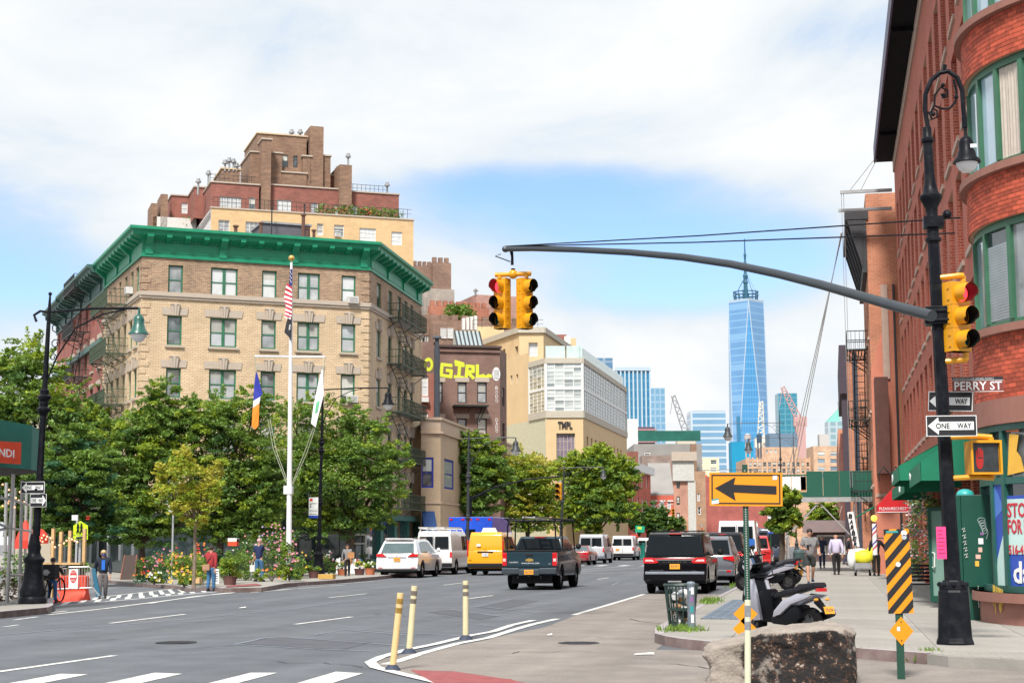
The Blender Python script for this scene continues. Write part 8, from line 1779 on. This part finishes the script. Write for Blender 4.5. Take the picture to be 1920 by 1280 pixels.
# ================================================================ PEOPLE
SKN=mat('skin',(.50,.27,.18),.6,var=.05);HAIRB=mat('hair_dark',(.025,.018,.015),.7);HAIRL=mat('hair_blond',(.5,.36,.2),.7)
def skinm(name,vs,es,rs,m,root=0,sub=2):
    me=bpy.data.meshes.new(name);me.from_pydata([tuple(v) for v in vs],es,[]);o=bpy.data.objects.new('t',me);COL.objects.link(o)
    md=o.modifiers.new('s','SKIN');md.use_smooth_shade=True;sv=me.skin_vertices[0].data
    for i,r in enumerate(rs): sv[i].radius=(r,r) if not isinstance(r,tuple) else r;sv[i].use_root=i == root
    s=o.modifiers.new('d','SUBSURF');s.levels=s.render_levels=sub
    dg=bpy.context.evaluated_depsgraph_get();r=bpy.data.meshes.new_from_object(o.evaluated_get(dg));bpy.data.objects.remove(o);r.name=name
    r.materials.clear();r.materials.append(m);r.polygons.foreach_set('use_smooth',[True]*len(r.polygons));return r
def person(label,px,py,hpx,rz,top,bot,skin=SKN,hair=HAIRB,stride=.25,lh=(-.25,.12,.85),rh=(.25,-.1,.85),le=None,re=None,short=False,sleeve=1,shoe=None,z0=.15,bulk=1.,bald=False,lean=0,P=None,jacket=None,group=None):
    """figure facing local -y; hpx = height in the picture"""
    P=P or G(px,py,z0);d=-(ROT.transposed() @ (P-CAMP)).z;H=hpx*d/F/1.75;r=tag(empty('person',P,R(rz)),label,'person',group);r.scale=(H,H,H);k=bulk
    hip=V((0,0,.95));ch=V((0,-lean*.6,1.32));nk=V((0,-lean,1.50));hd=V((0,-lean-.02,1.62));s=stride
    J=dict(p=hip,c=ch,n=nk,h=hd,t=hd+V((0,0,.07)))
    J['sl']=ch+V((-.19,0,.10));J['sr']=ch+V((.19,0,.10));J['wl']=V(lh);J['wr']=V(rh)
    J['el']=V(le) if le else (J['sl']+J['wl'])/2+V((-.05,.05,-.03));J['er']=V(re) if re else (J['sr']+J['wr'])/2+V((.05,.05,-.03))
    J['hl']=V((-.095,0,.90));J['hr']=V((.095,0,.90));J['kl']=V((-.10,-s*.55-.02,.50));J['kr']=V((.10,s*.25-.03,.49));J['al']=V((-.10,-s*.9,.08));J['ar']=V((.10,s*.9+.02,.10 if s < .3 else .16))
    ks=list(J);E=[('p','c'),('c','n'),('n','h'),('h','t'),('c','sl'),('sl','el'),('el','wl'),('c','sr'),('sr','er'),('er','wr'),('p','hl'),('hl','kl'),('kl','al'),('p','hr'),('hr','kr'),('kr','ar')]
    rad=dict(p=(.10,.07),c=(.14,.10),n=.055,h=(.085,.10),t=(.07,.08),sl=.06,sr=.06,el=.042,er=.042,wl=.03,wr=.03,hl=.085,hr=.085,kl=.058,kr=.058,al=.04,ar=.04)
    link('body',skinm('body',[J[q] for q in ks],[(ks.index(a),ks.index(b)) for a,b in E],[rad[q] for q in ks],skin),r)
    b=MB();b.ball(hd+V((0,-.095,.0)),(.018,.03,.025),skin,6,4)
    for sg in (-1,1): b.ball(hd+V((sg*.09,.01,.0)),(.015,.025,.035),skin,6,4);b.ball(hd+V((sg*.035,-.088,.025)),(.012,.008,.008),IRON,6,4)
    for w_,e_ in ((J['wl'],J['el']),(J['wr'],J['er'])):
        dr=(w_-e_).normalized();sd=dr.cross(V((0,1,0.01))).normalized();b.tube([w_,w_+dr*.05,w_+dr*.09],[.025,.036,.03],skin,8)
        for q in range(4): a=w_+dr*.085+sd*(q-1.5)*.018;L_=(.065,.075,.07,.055)[q];b.tube([a,a+dr*L_*.6,a+dr*L_+V((0,-.015,0))],.008,skin,5)
        b.tube([w_+dr*.03,w_+dr*.06-sd*.045,w_+dr*.09-sd*.05],.01,skin,5)
    part('hands_and_face',b,r,smooth=True)
    f=lambda a,b_,t: J[a].lerp(J[b_],t)
    n=1.18*k;vs=[V((0,0,.84)),V((0,0,1.1)),ch,nk-V((0,0,.03)),J['sl'],J['el'],f('el','wl',.85),J['sr'],J['er'],f('er','wr',.85)];es=[(0,1),(1,2),(2,3),(2,4),(2,7)];rs=[(.155*k,.12*k),(.15*k,.125*k),(.165*k,.13*k),.07,.085*k,.06,.045,.085*k,.06,.045]
    if sleeve: es += [(4,5),(5,6),(7,8),(8,9)];
    else: vs[5]=f('sl','el',.75);vs[8]=f('sr','er',.75);rs[5]=rs[8]=.07;es += [(4,5),(7,8)];vs.pop(6);rs.pop(6);es=[(a,b_ if b_ < 6 else b_-1) if a < 6 else (a-1,b_-1) for a,b_ in es];vs.pop();rs.pop()
    link('jacket' if jacket else 'shirt',skinm('shirt',vs,es,rs,top),r)
    e=.8 if short else 0;vs=[V((0,0,.98)),V((0,0,.92)),J['hl'],J['hr']];rs=[(.15*k,.12*k),(.16*k,.125*k),.105*k,.105*k]
    if short: vs += [f('hl','kl',.9),f('hr','kr',.9)];rs += [.095,.095];es=[(0,1),(1,2),(1,3),(2,4),(3,5)]
    else: vs += [J['kl'],J['kr'],J['al'],J['ar']];rs += [.078*k,.078*k,.062,.062];es=[(0,1),(1,2),(1,3),(2,4),(3,5),(4,6),(5,7)]
    link('shorts' if short else 'trousers',skinm('trousers',vs,es,rs,bot),r)
    for q in ('al','ar'): b=MB();a=J[q];b.ball(a+V((0,-.06,-.03)),(.048,.13,.05),shoe or HAIRB,10,6);b.box(a.x-.04,a.x+.04,a.y-.17,a.y+.06,a.z-.08,a.z-.055,shoe or HAIRB);part('shoe',b,r,smooth=True)
    if not bald: b=MB();b.ball(hd+V((0,.022,.055)),(.098,.105,.095),hair,12,8);part('hair',b,r,smooth=True)
    return r
GREYT=mat('cloth_grey',(.22,.22,.23),.85,var=.15,ns=9);NAVY=mat('cloth_navy',(.02,.03,.07),.85);DENIM=mat('cloth_denim',(.04,.13,.26),.85,var=.15,ns=9);BLKCL=mat('cloth_black',(.012,.012,.015),.9);LIL=mat('cloth_lilac',(.55,.50,.68),.85,var=.08,ns=7);REDC=mat('cloth_red',(.30,.025,.03),.85,var=.1);TAUPE=mat('cloth_taupe',(.13,.12,.125),.9)
jg=person('man in grey T-shirt and dark shorts jogging towards the camera looking at his phone',1520,1095,103,8,GREYT,mat('shorts_charcoal',(.035,.04,.04),.9),short=True,sleeve=0,stride=.30,lh=(-.12,-.30,1.12),le=(-.27,-.02,1.12),rh=(.30,-.05,1.02),re=(.30,.08,1.15),shoe=NAVY,lean=.04,bulk=1.12)
b=MB();b.box(-.15,-.07,-.44,-.42,1.12,1.25,BLKP);part('phone',b,jg);b=MB();b.ball((0,-.07,1.56),(.07,.045,.06),HAIRB,10,6);part('beard',b,jg,smooth=True)
b=MB();b.add([(-.06,-.155,1.27),(.06,-.155,1.27),(.0,-.16,1.20)],[(0,2,1)],mat('print_dark',(.06,.06,.07),.8));part('shirt_print',b,jg)
person('woman in navy top and jeans walking beside the jogger',1542,1065,62,5,NAVY,mat('jeans_dark',(.02,.04,.09),.9),hair=mat('hair_grey',(.3,.28,.26),.8),stride=.12,sleeve=0)
person('bald man in a lilac shirt and black trousers walking away',1569,1077,77,185,LIL,BLKCL,bald=True,stride=.2,bulk=1.15)
person('figure in dark clothes stepping left behind the man in the lilac shirt',1592,1060,55,90,BLKCL,NAVY,stride=.35)
person('person all in black beside the yellow laundry cart',1644,1079,78,190,BLKCL,mat('trousers_olive',(.03,.03,.025),.9),stride=.05,lh=(-.45,-.25,1.05))
person('person in black standing in the doorway under the shed',1617,1058,50,0,BLKCL,BLKCL,stride=.02,skin=SKN)
wm_=person('blond woman in a dark jacket, blue shirt and face mask crossing the side street',192,1122,91,25,mat('jacket_navy',(.012,.018,.035),.85),TAUPE,hair=HAIRL,stride=.16,z0=0,bulk=1.15,jacket=1)
b=MB();b.box(-.06,.06,-.165,-.14,1.05,1.40,mat('shirt_blue',(.02,.15,.60),.8));part('inner_shirt',b,wm_);b=MB();b.ball((0,-.065,1.585),(.068,.06,.05),mat('mask_blue',(.03,.08,.35),.8),10,6);part('face_mask',b,wm_,smooth=True);b=MB();b.box(-.075,.075,-.125,-.10,1.63,1.66,IRON);part('sunglasses',b,wm_)
rm_=person('man in a red sweater with a tan shoulder bag talking on the phone',395,1108,84,170,REDC,DENIM,hair=HAIRB,stride=.06,z0=0,rh=(.12,-.08,1.58),re=(.34,-.08,1.36),bulk=1.1)
b=MB();b.prism([(-.05,.82),(.26,.80),(.28,1.02),(-.04,1.06)],1,.12,.22,mat('bag_tan',(.36,.20,.12),.7));part('shoulder_bag',b,rm_,bevel=.02,merge=True);b=MB();b.tube([(.2,.13,1.02),(0,.15,1.25),(-.16,.06,1.45)],.014,HAIRB,5);part('strap',b,rm_)
vs_=person('man in a navy vest, jeans and pink cap carrying a white bag',485,1090,80,165,mat('vest_navy',(.01,.02,.08),.8),DENIM,hair=mat('cap_pink',(.6,.35,.36),.8),stride=.12,sleeve=0,z0=.15,lh=(.3,-.05,.9))
b=MB();b.box(.24,.48,-.16,-.04,.40,.68,mat('bag_white',(.6,.6,.58),.7));b.tube([(.28,-.1,.68),(.32,-.1,.86),(.38,-.1,.86),(.44,-.1,.68)],.012,SWH,5);part('carrier_bag',b,vs_)
bx=person('woman carrying a brown cardboard box past the book table',651,1079,60,20,GREYT,BLKCL,hair=HAIRB,stride=.12,jacket=1)
b=MB();b.box(.0,.36,-.36,-.14,1.0,1.32,mat('cardboard',(.42,.20,.08),.8));part('cardboard_box',b,bx,RZ(0))
# yellow laundry cart
P=G(1617,1079,.15);r=tag(empty('laundry_cart',P),'pull cart heaped with yellow laundry bags next to the person in black','cart');b=MB()
for x in (-.28,.32): b.tube([(x-.05,-.05,.13),(x+.05,-.05,.13)],.14,TYRE,14)
part('wheel',b,r);b=MB();b.box(-.32,.38,-.25,.3,.3,.34,GREYM);[b.tube([(x,y,.15),(x,y,.62)],.015,GREYM,5) for x in (-.3,.36) for y in (-.25,.3)];b.box(-.3,.34,-.26,-.24,.34,.55,GREYM);part('frame',b,r)
b=MB();YB=mat('bag_yellow',(.72,.68,.03),.6,var=.1,ns=6);b.ball((.08,0,.78),(.42,.3,.34),YB,14,9);b.ball((.42,.1,.95),(.22,.2,.34),YB,12,8);part('laundry_bag',b,r,smooth=True);b=MB();b.ball((-.42,0,.72),(.2,.22,.42),SWH,12,8);b.ball((-.1,.1,1.05),(.34,.2,.12),SWH,12,6);part('laundry_sack',b,r,smooth=True)
# ================================================================ DELIVERY CYCLIST
P=at_px(97,1130,44.6);r=person('delivery cyclist seen from behind with a big black insulated box bag',93,1128,84,184,BLKCL,mat('jeans_blue',(.04,.12,.3),.85),stride=.1,z0=0,lh=(-.25,-.45,1.1),rh=(.25,-.45,1.1),P=P)
r.location.z += .0;b=MB();b.box(-.34,.34,.16,.62,.95,1.50,BLKCL);o=part('delivery_bag',b,r,bevel=.03,merge=True);b=MB();[b.box(-.16+abs(q)*.04,.16-abs(q)*.04,.622,.626,1.2+q*.045-.008,1.2+q*.045+.008,SWH) for q in range(-2,3)];link('printed_mark',b.mesh('printed_mark'),o)
bk=tag(empty('bicycle',P,R(4)),'black delivery bicycle ridden by the cyclist with the box bag','bicycle');
for y in (-.5,.55): b=MB();b.tube([(0,y+.33*cos(2*pi*t/20),.34+.33*sin(2*pi*t/20)) for t in range(21)],.022,TYRE,6);[b.tube([(0,y,.34),(0,y+.32*cos(2*pi*t/8),.34+.32*sin(2*pi*t/8))],.004,GREYM,3) for t in range(8)];part('wheel',b,bk)
b=MB();[b.tube(q,.02,BLKP,6) for q in ([(0,-.5,.34),(0,-.1,.34),(0,-.2,.8),(0,-.5,.34)],[(0,-.1,.34),(0,.42,.82),(0,.55,.34)],[(0,-.2,.8),(0,.40,.80)],[(-.3,.36,1.0),(0,.42,.98),(.3,.36,1.0)])];part('frame',b,bk);vb(bk,'saddle',[(-.07,.07,-.34,-.08,.84,.9)],BLKP,.02);vb(bk,'rear_light',[(-.03,.03,-.72,-.68,.6,.68)],TRD,0)
# ================================================================ LEFT CORNER: scaffold, terrace, barriers
def Wd(d):
    return lambda px,py: at_px(px,py,d)
r=tag(empty('scaffold_shed',G(20,1130,.15)),'teal green scaffold shed with grey pipes and an orange red banner at the left edge','sidewalk shed');O=T(*(-r.location));TEAL=mat('hoarding_teal',(.02,.20,.155),.65,var=.15,ns=1.2,dirt=.3,dcol=(.03,.12,.1));w=Wd(41)
b=MB()
def quadpx(b,pts,dd,m,th=.06):
    ps_=[at_px(x,y,d) for (x,y),d in zip(pts,dd)];n_=(ps_[1]-ps_[0]).cross(ps_[-1]-ps_[0]).normalized()*th;k=len(ps_);b.add(ps_+[p+n_ for p in ps_],[tuple(range(k))[::-1],tuple(range(k,2*k))]+[(i,(i+1) % k,(i+1) % k+k,i+k) for i in range(k)],m)
quadpx(b,[(-160,758),(60,797),(58,880),(-160,861)],(36,41,41,36),TEAL);part('hoarding',b,r,O);b=MB();quadpx(b,[(60,797),(83,812),(82,885),(58,880)],(41,43,43,41),TEAL);part('hoarding',b,r,O)
b=MB();quadpx(b,[(-160,861),(58,880),(82,886),(-140,905)],(36,41,43,46),DK,.05);part('deck',b,r,O)
b=MB();quadpx(b,[(-90,822),(40,829),(39,870),(-90,862)],(37.3,39.9,39.9,37.3),mat('banner_red',(.70,.07,.025),.6,var=.1),.02);part('banner',b,r,O);p0=at_px(-8,855,38.7);p1=at_px(21,857,39.5);dv=(p1-p0);link('lettering',text_mesh('NDI',SWH,w=dv.length,h=.2,ext=.001,bold=.02),r,O @ T(*p0) @ RZ(math.atan2(dv.y,dv.x)) @ T(0,-.08,0))
for x0,y0,x1,y1,d in [(25,888,13,1133,40.5),(42,900,36,1125,43),(-4,890,-14,1135,39),(61,905,52,1105,46),(12,905,8,1115,48),(28,915,24,1105,50),(50,920,46,1090,52)]:
    b=MB();a,c=at_px(x0,y0,d),at_px(x1,y1,d);c.z=.1;b.tube([a,c],.05,STL,8);b.box(c.x-.15,c.x+.15,c.y-.15,c.y+.15,ground_z(c.x)+.15,ground_z(c.x)+.17,STL);part('standard',b,r,O)
for pts,dd in [([(-30,930),(22,936),(64,950)],(39,40.5,46)),([(-20,975),(20,990),(62,996)],(39,40.5,46)),([(17,1077),(60,1077)],(40.5,45)),([(-30,1000),(20,988)],(39,40.5))]: b=MB();b.tube([at_px(x,y,d) for (x,y),d in zip(pts,dd)],.035,STL,6);part('ledger',b,r,O)
BULB=mat('bulb_warm',(.9,.5,.3),.4,emit=(1,.4,.22),es=.7);r=tag(empty('string_lights',G(60,1100,.15)),'strings of small warm bulbs hung around the outdoor dining terrace','string lights');O=T(*(-r.location));cb=MB();bb=MB()
for pts in [[(5,905),(17,915),(30,930),(45,908)],[(20,960),(35,935),(55,940)],[(75,1010),(82,1000),(95,1005),(103,1022),(120,1015),(130,1005),(140,1010),(150,1015)],[(72,1025),(80,1012),(92,1003)],[(5,945),(15,940),(20,930)]]:
    ps_=[at_px(x,y,49) for x,y in pts];cb.tube(ps_,.01,IRON,4)
    for i in range(len(ps_)-1):
        for t in (0,.5): bb.ball(ps_[i].lerp(ps_[i+1],t)-V((0,0,.05)),.035,BULB,6,4)
part('cable',cb,r,O);tag(part('bulb',bb,r,O),None,None,kind='stuff')
UM=mat('parasol_red',(.70,.05,.03),.7);
for i,(lab,x0,x1,yt,yb,xp,d) in enumerate([('red parasol of the terrace behind the scaffold pipes',28,58,975,1013,44,50),('red parasol of the terrace right behind the left street lamp',60,92,990,1004,68,52)]):
    P=at_px(xp,1100,d);P.z=ground_z(P.x)+.15;r=tag(empty('parasol',P),lab,'parasol');a,c=at_px(x0,yb,d),at_px(x1,yb,d);t_=at_px((x0+x1)/2,yt,d);rr=(c.x-a.x)/2*1.3;b=MB();b.lathe([(rr,a.z-.25-P.z),(rr,a.z-P.z),(rr*.5,(a.z+t_.z)/2+.08-P.z),(.03,t_.z-P.z)],UM,8);part('canopy',b,r);b=MB();b.tube([(0,0,0),(0,0,t_.z-P.z)],.025,GAL,6);part('pole',b,r)
WOOD=mat('timber_pale',(.55,.36,.17),.75,var=.15,ns=6);r=tag(empty('dining_terrace',G(130,1100)),'timber framed outdoor dining terrace with tall pale posts behind the orange barrier','terrace');O=T(*(-r.location));w=Wd(49.5)
for px,yt in ((97,990),(112,996),(129,994),(156,990)): b=MB();a,c=w(px-1.7,1070),w(px+1.7,yt);b.box(a.x,c.x,a.y-.05,a.y+.05,.0,c.z,WOOD);part('post',b,r,O)
for y,h_ in ((1054,4),(1062,2)): b=MB();a,c=w(80,y+h_),w(160,y);b.box(a.x,c.x,a.y-.1,a.y+.12,a.z,c.z,WOOD);part('rail',b,r,O)
b=MB();a,c=w(70,1100),w(160,1066);b.box(a.x,c.x,a.y+.1,a.y+.2,0,c.z,mat('terrace_panel',(.10,.09,.07),.8));part('panel',b,r,O);b=MB();[leaves(b,w(140+k*6,1063),(.3,.2,.15),60,.07,LG) for k in range(4)];part('planting',b,r,O)
for k in range(5): b=MB();a=at_px(12+k*12,1070,47);leaves(b,a,(.35,.3,.6),90,.07,RC([LD,LG]));leaves(b,a-V((0,0,.5)),(.35,.3,.5),60,.08,mat('dry_twig',(.14,.10,.08),.9));o=part('shrub',b);tag(o,'%s hedge plant of the terrace behind the scaffold pipes' % ['leftmost','second from left','middle','second from right','rightmost'][k],'plant','hedge plants behind the scaffold')
BAR=mat('barrier_orange',(.80,.07,.03),.5,var=.12,ns=5);r=tag(empty('water_barrier',G(140,1118)),'orange red plastic water filled barrier behind the grey crowd fence','barrier');O=T(*(-r.location));w=Wd(47.5);a,c=w(108,1118),w(168,1078);b=MB();b.prism([(a.y-.3,ground_z(a.x)),(a.y+.3,ground_z(a.x)),(a.y+.12,c.z*.35),(a.y+.1,c.z),(a.y-.1,c.z),(a.y-.12,c.z*.35)],0,a.x,c.x,BAR);part('shell',b,r,O,bevel=.04,merge=True)
b=MB();[b.box(a.x+.1+k*.115,a.x+.16+k*.115,a.y-.15,a.y-.1,c.z*.45,c.z*.95,BAR) for k in range(8)];part('rib',b,r,O)
r=tag(empty('crowd_fence',G(140,1122)),'grey tubular crowd control fence carrying a do not enter sign','fence');O=T(*(-r.location));w=Wd(46.6);fr_=[w(108,1110),w(107,1064),w(168,1062),w(172,1066),w(180,1118)];b=MB();b.tube([w(104,1105),w(107,1065),w(110,1063),w(166,1062),w(171,1065),w(173,1102)],.025,STL,6);b.tube([w(104,1104),w(173,1101)],.022,STL,6);b.tube([w(173,1100),w(186,1116)],.025,STL,6);b.tube([w(104,1102),w(112,1122)],.025,STL,6);part('frame',b,r,O)
for k in range(13): b=MB();b.tube([w(109+k*5,1104-k*.2),w(109+k*5,1064-k*.1)],.011,STL,5);part('bar',b,r,O)
b=MB();a,c=w(130,1103),w(148,1066);b.box(a.x,c.x,a.y-.06,a.y-.04,a.z,c.z,SWH);o=part('do_not_enter_sign',b,r,O);b=MB();cx,cz,hw,hh=(a.x+c.x)/2,a.z+(c.z-a.z)*.62,(c.x-a.x)*.38,(c.z-a.z)*.33;b.add([(cx+hw*cos(t*pi/10),a.y-.064,cz+hh*sin(t*pi/10)) for t in range(20)],[tuple(range(20))],_M['sign_red']);link('disc',b.mesh('disc'),o)
b=MB();b.box(cx-hw*.9,cx+hw*.9,a.y-.07,a.y-.066,cz-.035,cz+.035,SWH);link('bar',b.mesh('bar'),o)
for s,q in (('DO NOT',.09),('ENTER',-.14)): link('lettering',text_mesh(s,SWH,w=hw*1.3,h=.06,ext=.001),o,T(cx-hw*.65,a.y-.07,cz+q))
b=MB();SB=mat('board_blue',(.03,.16,.26),.7);quadpx(b,[(171,1066),(178,1066),(188,1116),(180,1118)],(47.5,)*4,SB,.08);o=part('blue_board',b);tag(o,'blue board leaning at the right end of the crowd fence','board')
def rsign(label,px,d,ybase,shapes,name='road_sign',texts=()):
    P=at_px(px,ybase,d);P.z=ground_z(P.x);r=tag(empty(name,P),label,'sign');O=T(*(-P));w=Wd(d);b=MB();b.tube([(0,0,0),(0,0,w(px,min(y for s in shapes for _,y in s[1])).z-P.z)],.04,GAL,6);part('post',b,r)
    for m,pg in shapes: b=MB();q=[w(*p)-V((0,.06,0)) for p in pg];k=len(q);b.add(q+[p+V((0,.02,0)) for p in q],[tuple(range(k))[::-1],tuple(range(k,2*k))],m);part('sign_board',b,r,O)
    return r,O,w
LIME=mat('sign_lime',(.62,.85,.02),.5);r,O,w=rsign('yellow green school crossing sign with two walking figures',148,54,1090,[(LIME,[(139,985),(152,976),(166,985),(166,1002),(139,1002)]),(LIME,[(139,1003),(166,1003),(166,1011),(139,1011)])]);b=MB()
for cx in (148,154.5):
    q=[w(x,y)-V((0,.08,0)) for x,y in ((cx,984),(cx,991),(cx-2.5,999),(cx,991),(cx+2.5,999))];b.tube(q[:2],.035,SBL,5);b.tube([q[1],q[2]],.02,SBL,5);b.tube([q[1],q[4]],.02,SBL,5);b.ball(w(cx,982)-V((0,.08,0)),(.035,.02,.035),SBL,8,4);b.tube([w(cx-2.5,989)-V((0,.08,0)),w(cx+2.5,987)-V((0,.08,0))],.02,SBL,4)
b.tube([w(145,1008)-V((0,.08,0)),w(160,1006)-V((0,.08,0))],.04,SBL,5);part('walking_figures',b,r,O)
r,O,w=rsign('small red and white parking sign behind the school sign',141.5,56,1090,[(SWH,[(136,965),(147,965),(147,975),(136,975)])]);b=MB();[b.box(w(137.5,0).x,w(145.5,0).x,w(141,968).y-.09,w(141,968).y-.085,w(141,968+k*3).z,w(141,967+k*3).z,_M['sign_red']) for k in range(3)];part('print',b,r,O)
rsign('white regulation sign half hidden in the small yellow tree',322,66,1090,[(SWH,[(317,947),(331,947),(331,959),(317,959)])])
# ================================================================ PLAZA GARDEN
SOIL=mat('soil',(.05,.035,.025),.95);TERR=mat('terracotta',(.45,.15,.07),.8,var=.15);PLUM=mat('planter_plum',(.12,.05,.045),.7,var=.2)
def plant(label,px,py,wpx,hpx,greens,flowers=(),nf=40,n=500,leaf=.07,pot=None,cat='plant',name='plant',group=None,z=.15,fl=.045,dy=0):
    P=G(px,py,z);P.y += dy;d=-(ROT.transposed() @ (P-CAMP)).z;W_,H_=wpx*d/F,hpx*d/F;r=tag(empty(name,P),label,cat,group);ph=0
    if pot:
        ph=pot[1]*d/F;rw=pot[2]*d/F/2;b=MB();b.lathe([(rw*.8,0),(rw,ph*.92),(rw*1.06,ph*.92),(rw*1.06,ph),(rw*.9,ph)],pot[0],14);part('pot',b,r)
    b=MB()
    for _ in range(max(6,int(n/45))):
        c=(RU(-.5,.5)*W_,RU(-.3,.3)*min(W_,1.5),ph+RU(.12,.85)*(H_-ph));s=1-.5*max(0,(c[2]-ph)/(H_-ph)-.5);c=(c[0]*s,c[1]*s,c[2]);rr=min(W_,H_)*.20;leaves(b,c,(rr,rr,rr*.8),45,leaf,RC(greens))
    for _ in range(7): b.tube([(0,0,ph*.9),(RU(-.35,.35)*W_,RU(-.2,.2),H_*RU(.5,.9))],.012,BARK,4)
    part('foliage',b,r)
    if flowers:
        b=MB()
        for _ in range(int(nf*.6)): c=V((RU(-.5,.5)*W_,RU(-.45,.1)*min(W_,1.2),ph+RU(.25,1.0)*(H_-ph)));m=RC(flowers);[b.add([c,c+V((fl*cos(a),-.01,fl*sin(a))),c+V((fl*1.2*cos(a+.7),-.03,fl*1.2*sin(a+.7))),c+V((fl*cos(a+1.3),-.01,fl*sin(a+1.3)))],[(0,1,2,3)],m) for a in (0,1.5,3,4.6)]
        tag(part('flower',b,r),None,None,kind='stuff')
    return r
f=FLO
for a in [('orange and red flower bush at the left end of the kerbside bed',285,1093,55,52,[LD,LT_,LG],(f['orange'],f['red'],f['pink']),60,1300),('yellow and orange flower mass behind the kerb left of the man in red',350,1096,60,60,[LG,LG,LY],(f['yellow'],f['orange'],f['yellow'],f['pink']),120,1500),('tall red and orange flowers just left of the man in red',378,1094,36,76,[LG,LD],(f['red'],f['orange']),70,800),
    ('low bright green clump of yellow flowers at the kerb front',345,1100,50,30,[LY,LG],(f['yellow'],),40,700),('white lilies in a low planter at the kerb',289,1096,26,24,[LG,LY],(f['white'],f['yellow']),30,350),('leafy green bush behind the man in red',440,1088,55,62,[LG,LG,LD],(),0,1200),
    ('rounded dark evergreen shrub behind the man in red',407,1092,24,76,[LD,LT_],(),0,800),('green shrub with pale blossoms between the man in red and the vest man',462,1084,60,80,[LD,LG],(f['white'],f['pink']),30,1400),('tall pink flowering bush right of the man in the navy vest',520,1083,70,100,[LG,LD,LG],(f['pink'],f['pink'],f['lilac']),170,2200),
    ('leafy pink flowering bush at the foot of the flagpole',543,1090,46,78,[LG,LY,LD],(f['pink'],),40,1100),('yellow green upright plant right of the flagpole',566,1084,22,50,[LY,LG],(f['yellow'],),18,420),('pale pink rose bush around the lamp foot',606,1078,50,48,[LG,LD],(f['pink'],f['white']),35,900),('low green plants along the garden edge',510,1090,60,26,[LG,LY],(f['orange'],),10,600),
    ('dark pink leaved shrub behind the bed',322,1086,60,60,[LD,LT_],(f['red'],f['pink']),50,900),('small potted green shrub left of the white SUV',688,1072,26,38,[LG,LD],(f['white'],),12,500)]: plant(*a)
plant('spreading potted green shrub in a dark plum tub by the ramp',431,1096,40,50,[LG,LY],(),0,900,.07,(PLUM,16,26));plant('potted palm like plant behind the round tub',432,1094,34,72,[LY,LG],(),0,420,.1)
for l,px,py,m in (('ribbed brown tub planter beside the yellow kerb block',588,1083,PLUM),('terracotta pot near the woman with the box',642,1078,TERR),('terracotta pot with white flowers at the left of the white SUV',694,1077,TERR),('dark pot with yellow flowers near the white SUV',674,1077,PLUM)): plant(l,px,py,22,26,[LG,LY],(f['white'] if px > 690 else f['yellow'],) if px > 660 else (),12,240,.06,(m,12,20),'planter')
def bitem(name,label,cat,x0,y0,x1,y1,py,m,dep=.3,z=.15,bev=.01):
    P=G((x0+x1)/2,py,z);r=tag(empty(name,P),label,cat);a,c=AT(x0,y1,P.y)-P,AT(x1,y0,P.y)-P;b=MB();b.box(a.x,c.x,0,dep,max(0,a.z),c.z,m);part('body',b,r,bevel=bev,merge=True);return r,a,c
bitem('kerb_block','yellow painted concrete block on the kerb by the garden','block',596,1076,624,1085,1086,mat('kerb_yellow',(.50,.30,.07),.8),.4)
bitem('wooden_crate','wooden crate with plants beside the man in red','crate',362,1082,374,1093,1097,WOOD);r,a,c=bitem('sign_board','small white lettered board standing by the round tub','board',400,1066,411,1094,1097,SWH,.04);b=MB();[b.box(a.x+.05,c.x-.05,-.01,-.004,c.z-.1-k*.09,c.z-.07-k*.09,SBL) for k in range(5)];part('print',b,r)
r,a,c=bitem('newspaper_box','red and white box on a post in the garden','box',427,1010,444,1023,1085,_M['banner_red'],.3);b=MB();b.box(a.x,c.x,-.01,.31,c.z-.12,c.z+.05,ACM);part('lid',b,r)
P=G(244,1086,.15);r=tag(empty('sandwich_board',P),'dark wooden sandwich board sign on the far side street pavement','board');b=MB();[b.add([(-.35,s*.3,0),(.35,s*.3,0),(.3,0,1.15),(-.3,0,1.15)],[(0,1,2,3)],mat('board_dark',(.05,.03,.025),.7)) for s in (-1,1)];[b.tube([(x,-.3,0),(x*.85,0,1.17)],.03,mat('board_frame',(.25,.09,.06),.7),5) for x in (-.36,.36)];part('panel',b,r)
P=G(552,1087,.15);r=tag(empty('litter_bin',P),'green wire litter bin at the kerb below the flagpole','litter bin');b=MB();[b.tube([(.24*cos(a*.45),.24*sin(a*.45),0),(.31*cos(a*.45),.31*sin(a*.45),.95)],.018,PG_,4) for a in range(14)];[b.tube([((.24+.07*z/.95)*cos(t*.393),(.24+.07*z/.95)*sin(t*.393),z) for t in range(17)],.02,PG_,4) for z in (.05,.45,.95)];part('basket',b,r);b=MB();b.ball((0,0,.3),(.2,.2,.3),_M['rubbish_dark'],10,6);part('bag',b,r)
r,a,c=bitem('book_table','street book table with white cloth and books behind the woman with the box','table',630,1058,680,1076,1074,SWH,.8,bev=0);b=MB();x=a.x
while x < c.x-.1: h=RU(.2,.4);w_=RU(.06,.16);b.box(x,x+w_-.01,.05,.25,c.z,c.z+h,RC([CONC,_M['cardboard'],REDC,DENIM,WHT,WOOD]));x += w_
tag(part('book',b,r),None,None,kind='stuff');r,a,c=bitem('shop_window_kiosk','white framed glass shop kiosk behind the book table','kiosk',628,1000,688,1060,1071,GLK,.6,bev=0);b=MB();[b.box(x,x+.1,-.06,-.01,0,c.z,WHT) for x in (a.x,(a.x+c.x)/2,c.x-.1)];b.box(a.x,c.x,-.055,-.012,c.z*.72,c.z*.76,WHT);b.box(a.x,c.x,-.055,-.012,c.z-.1,c.z,WHT);part('frame',b,r)
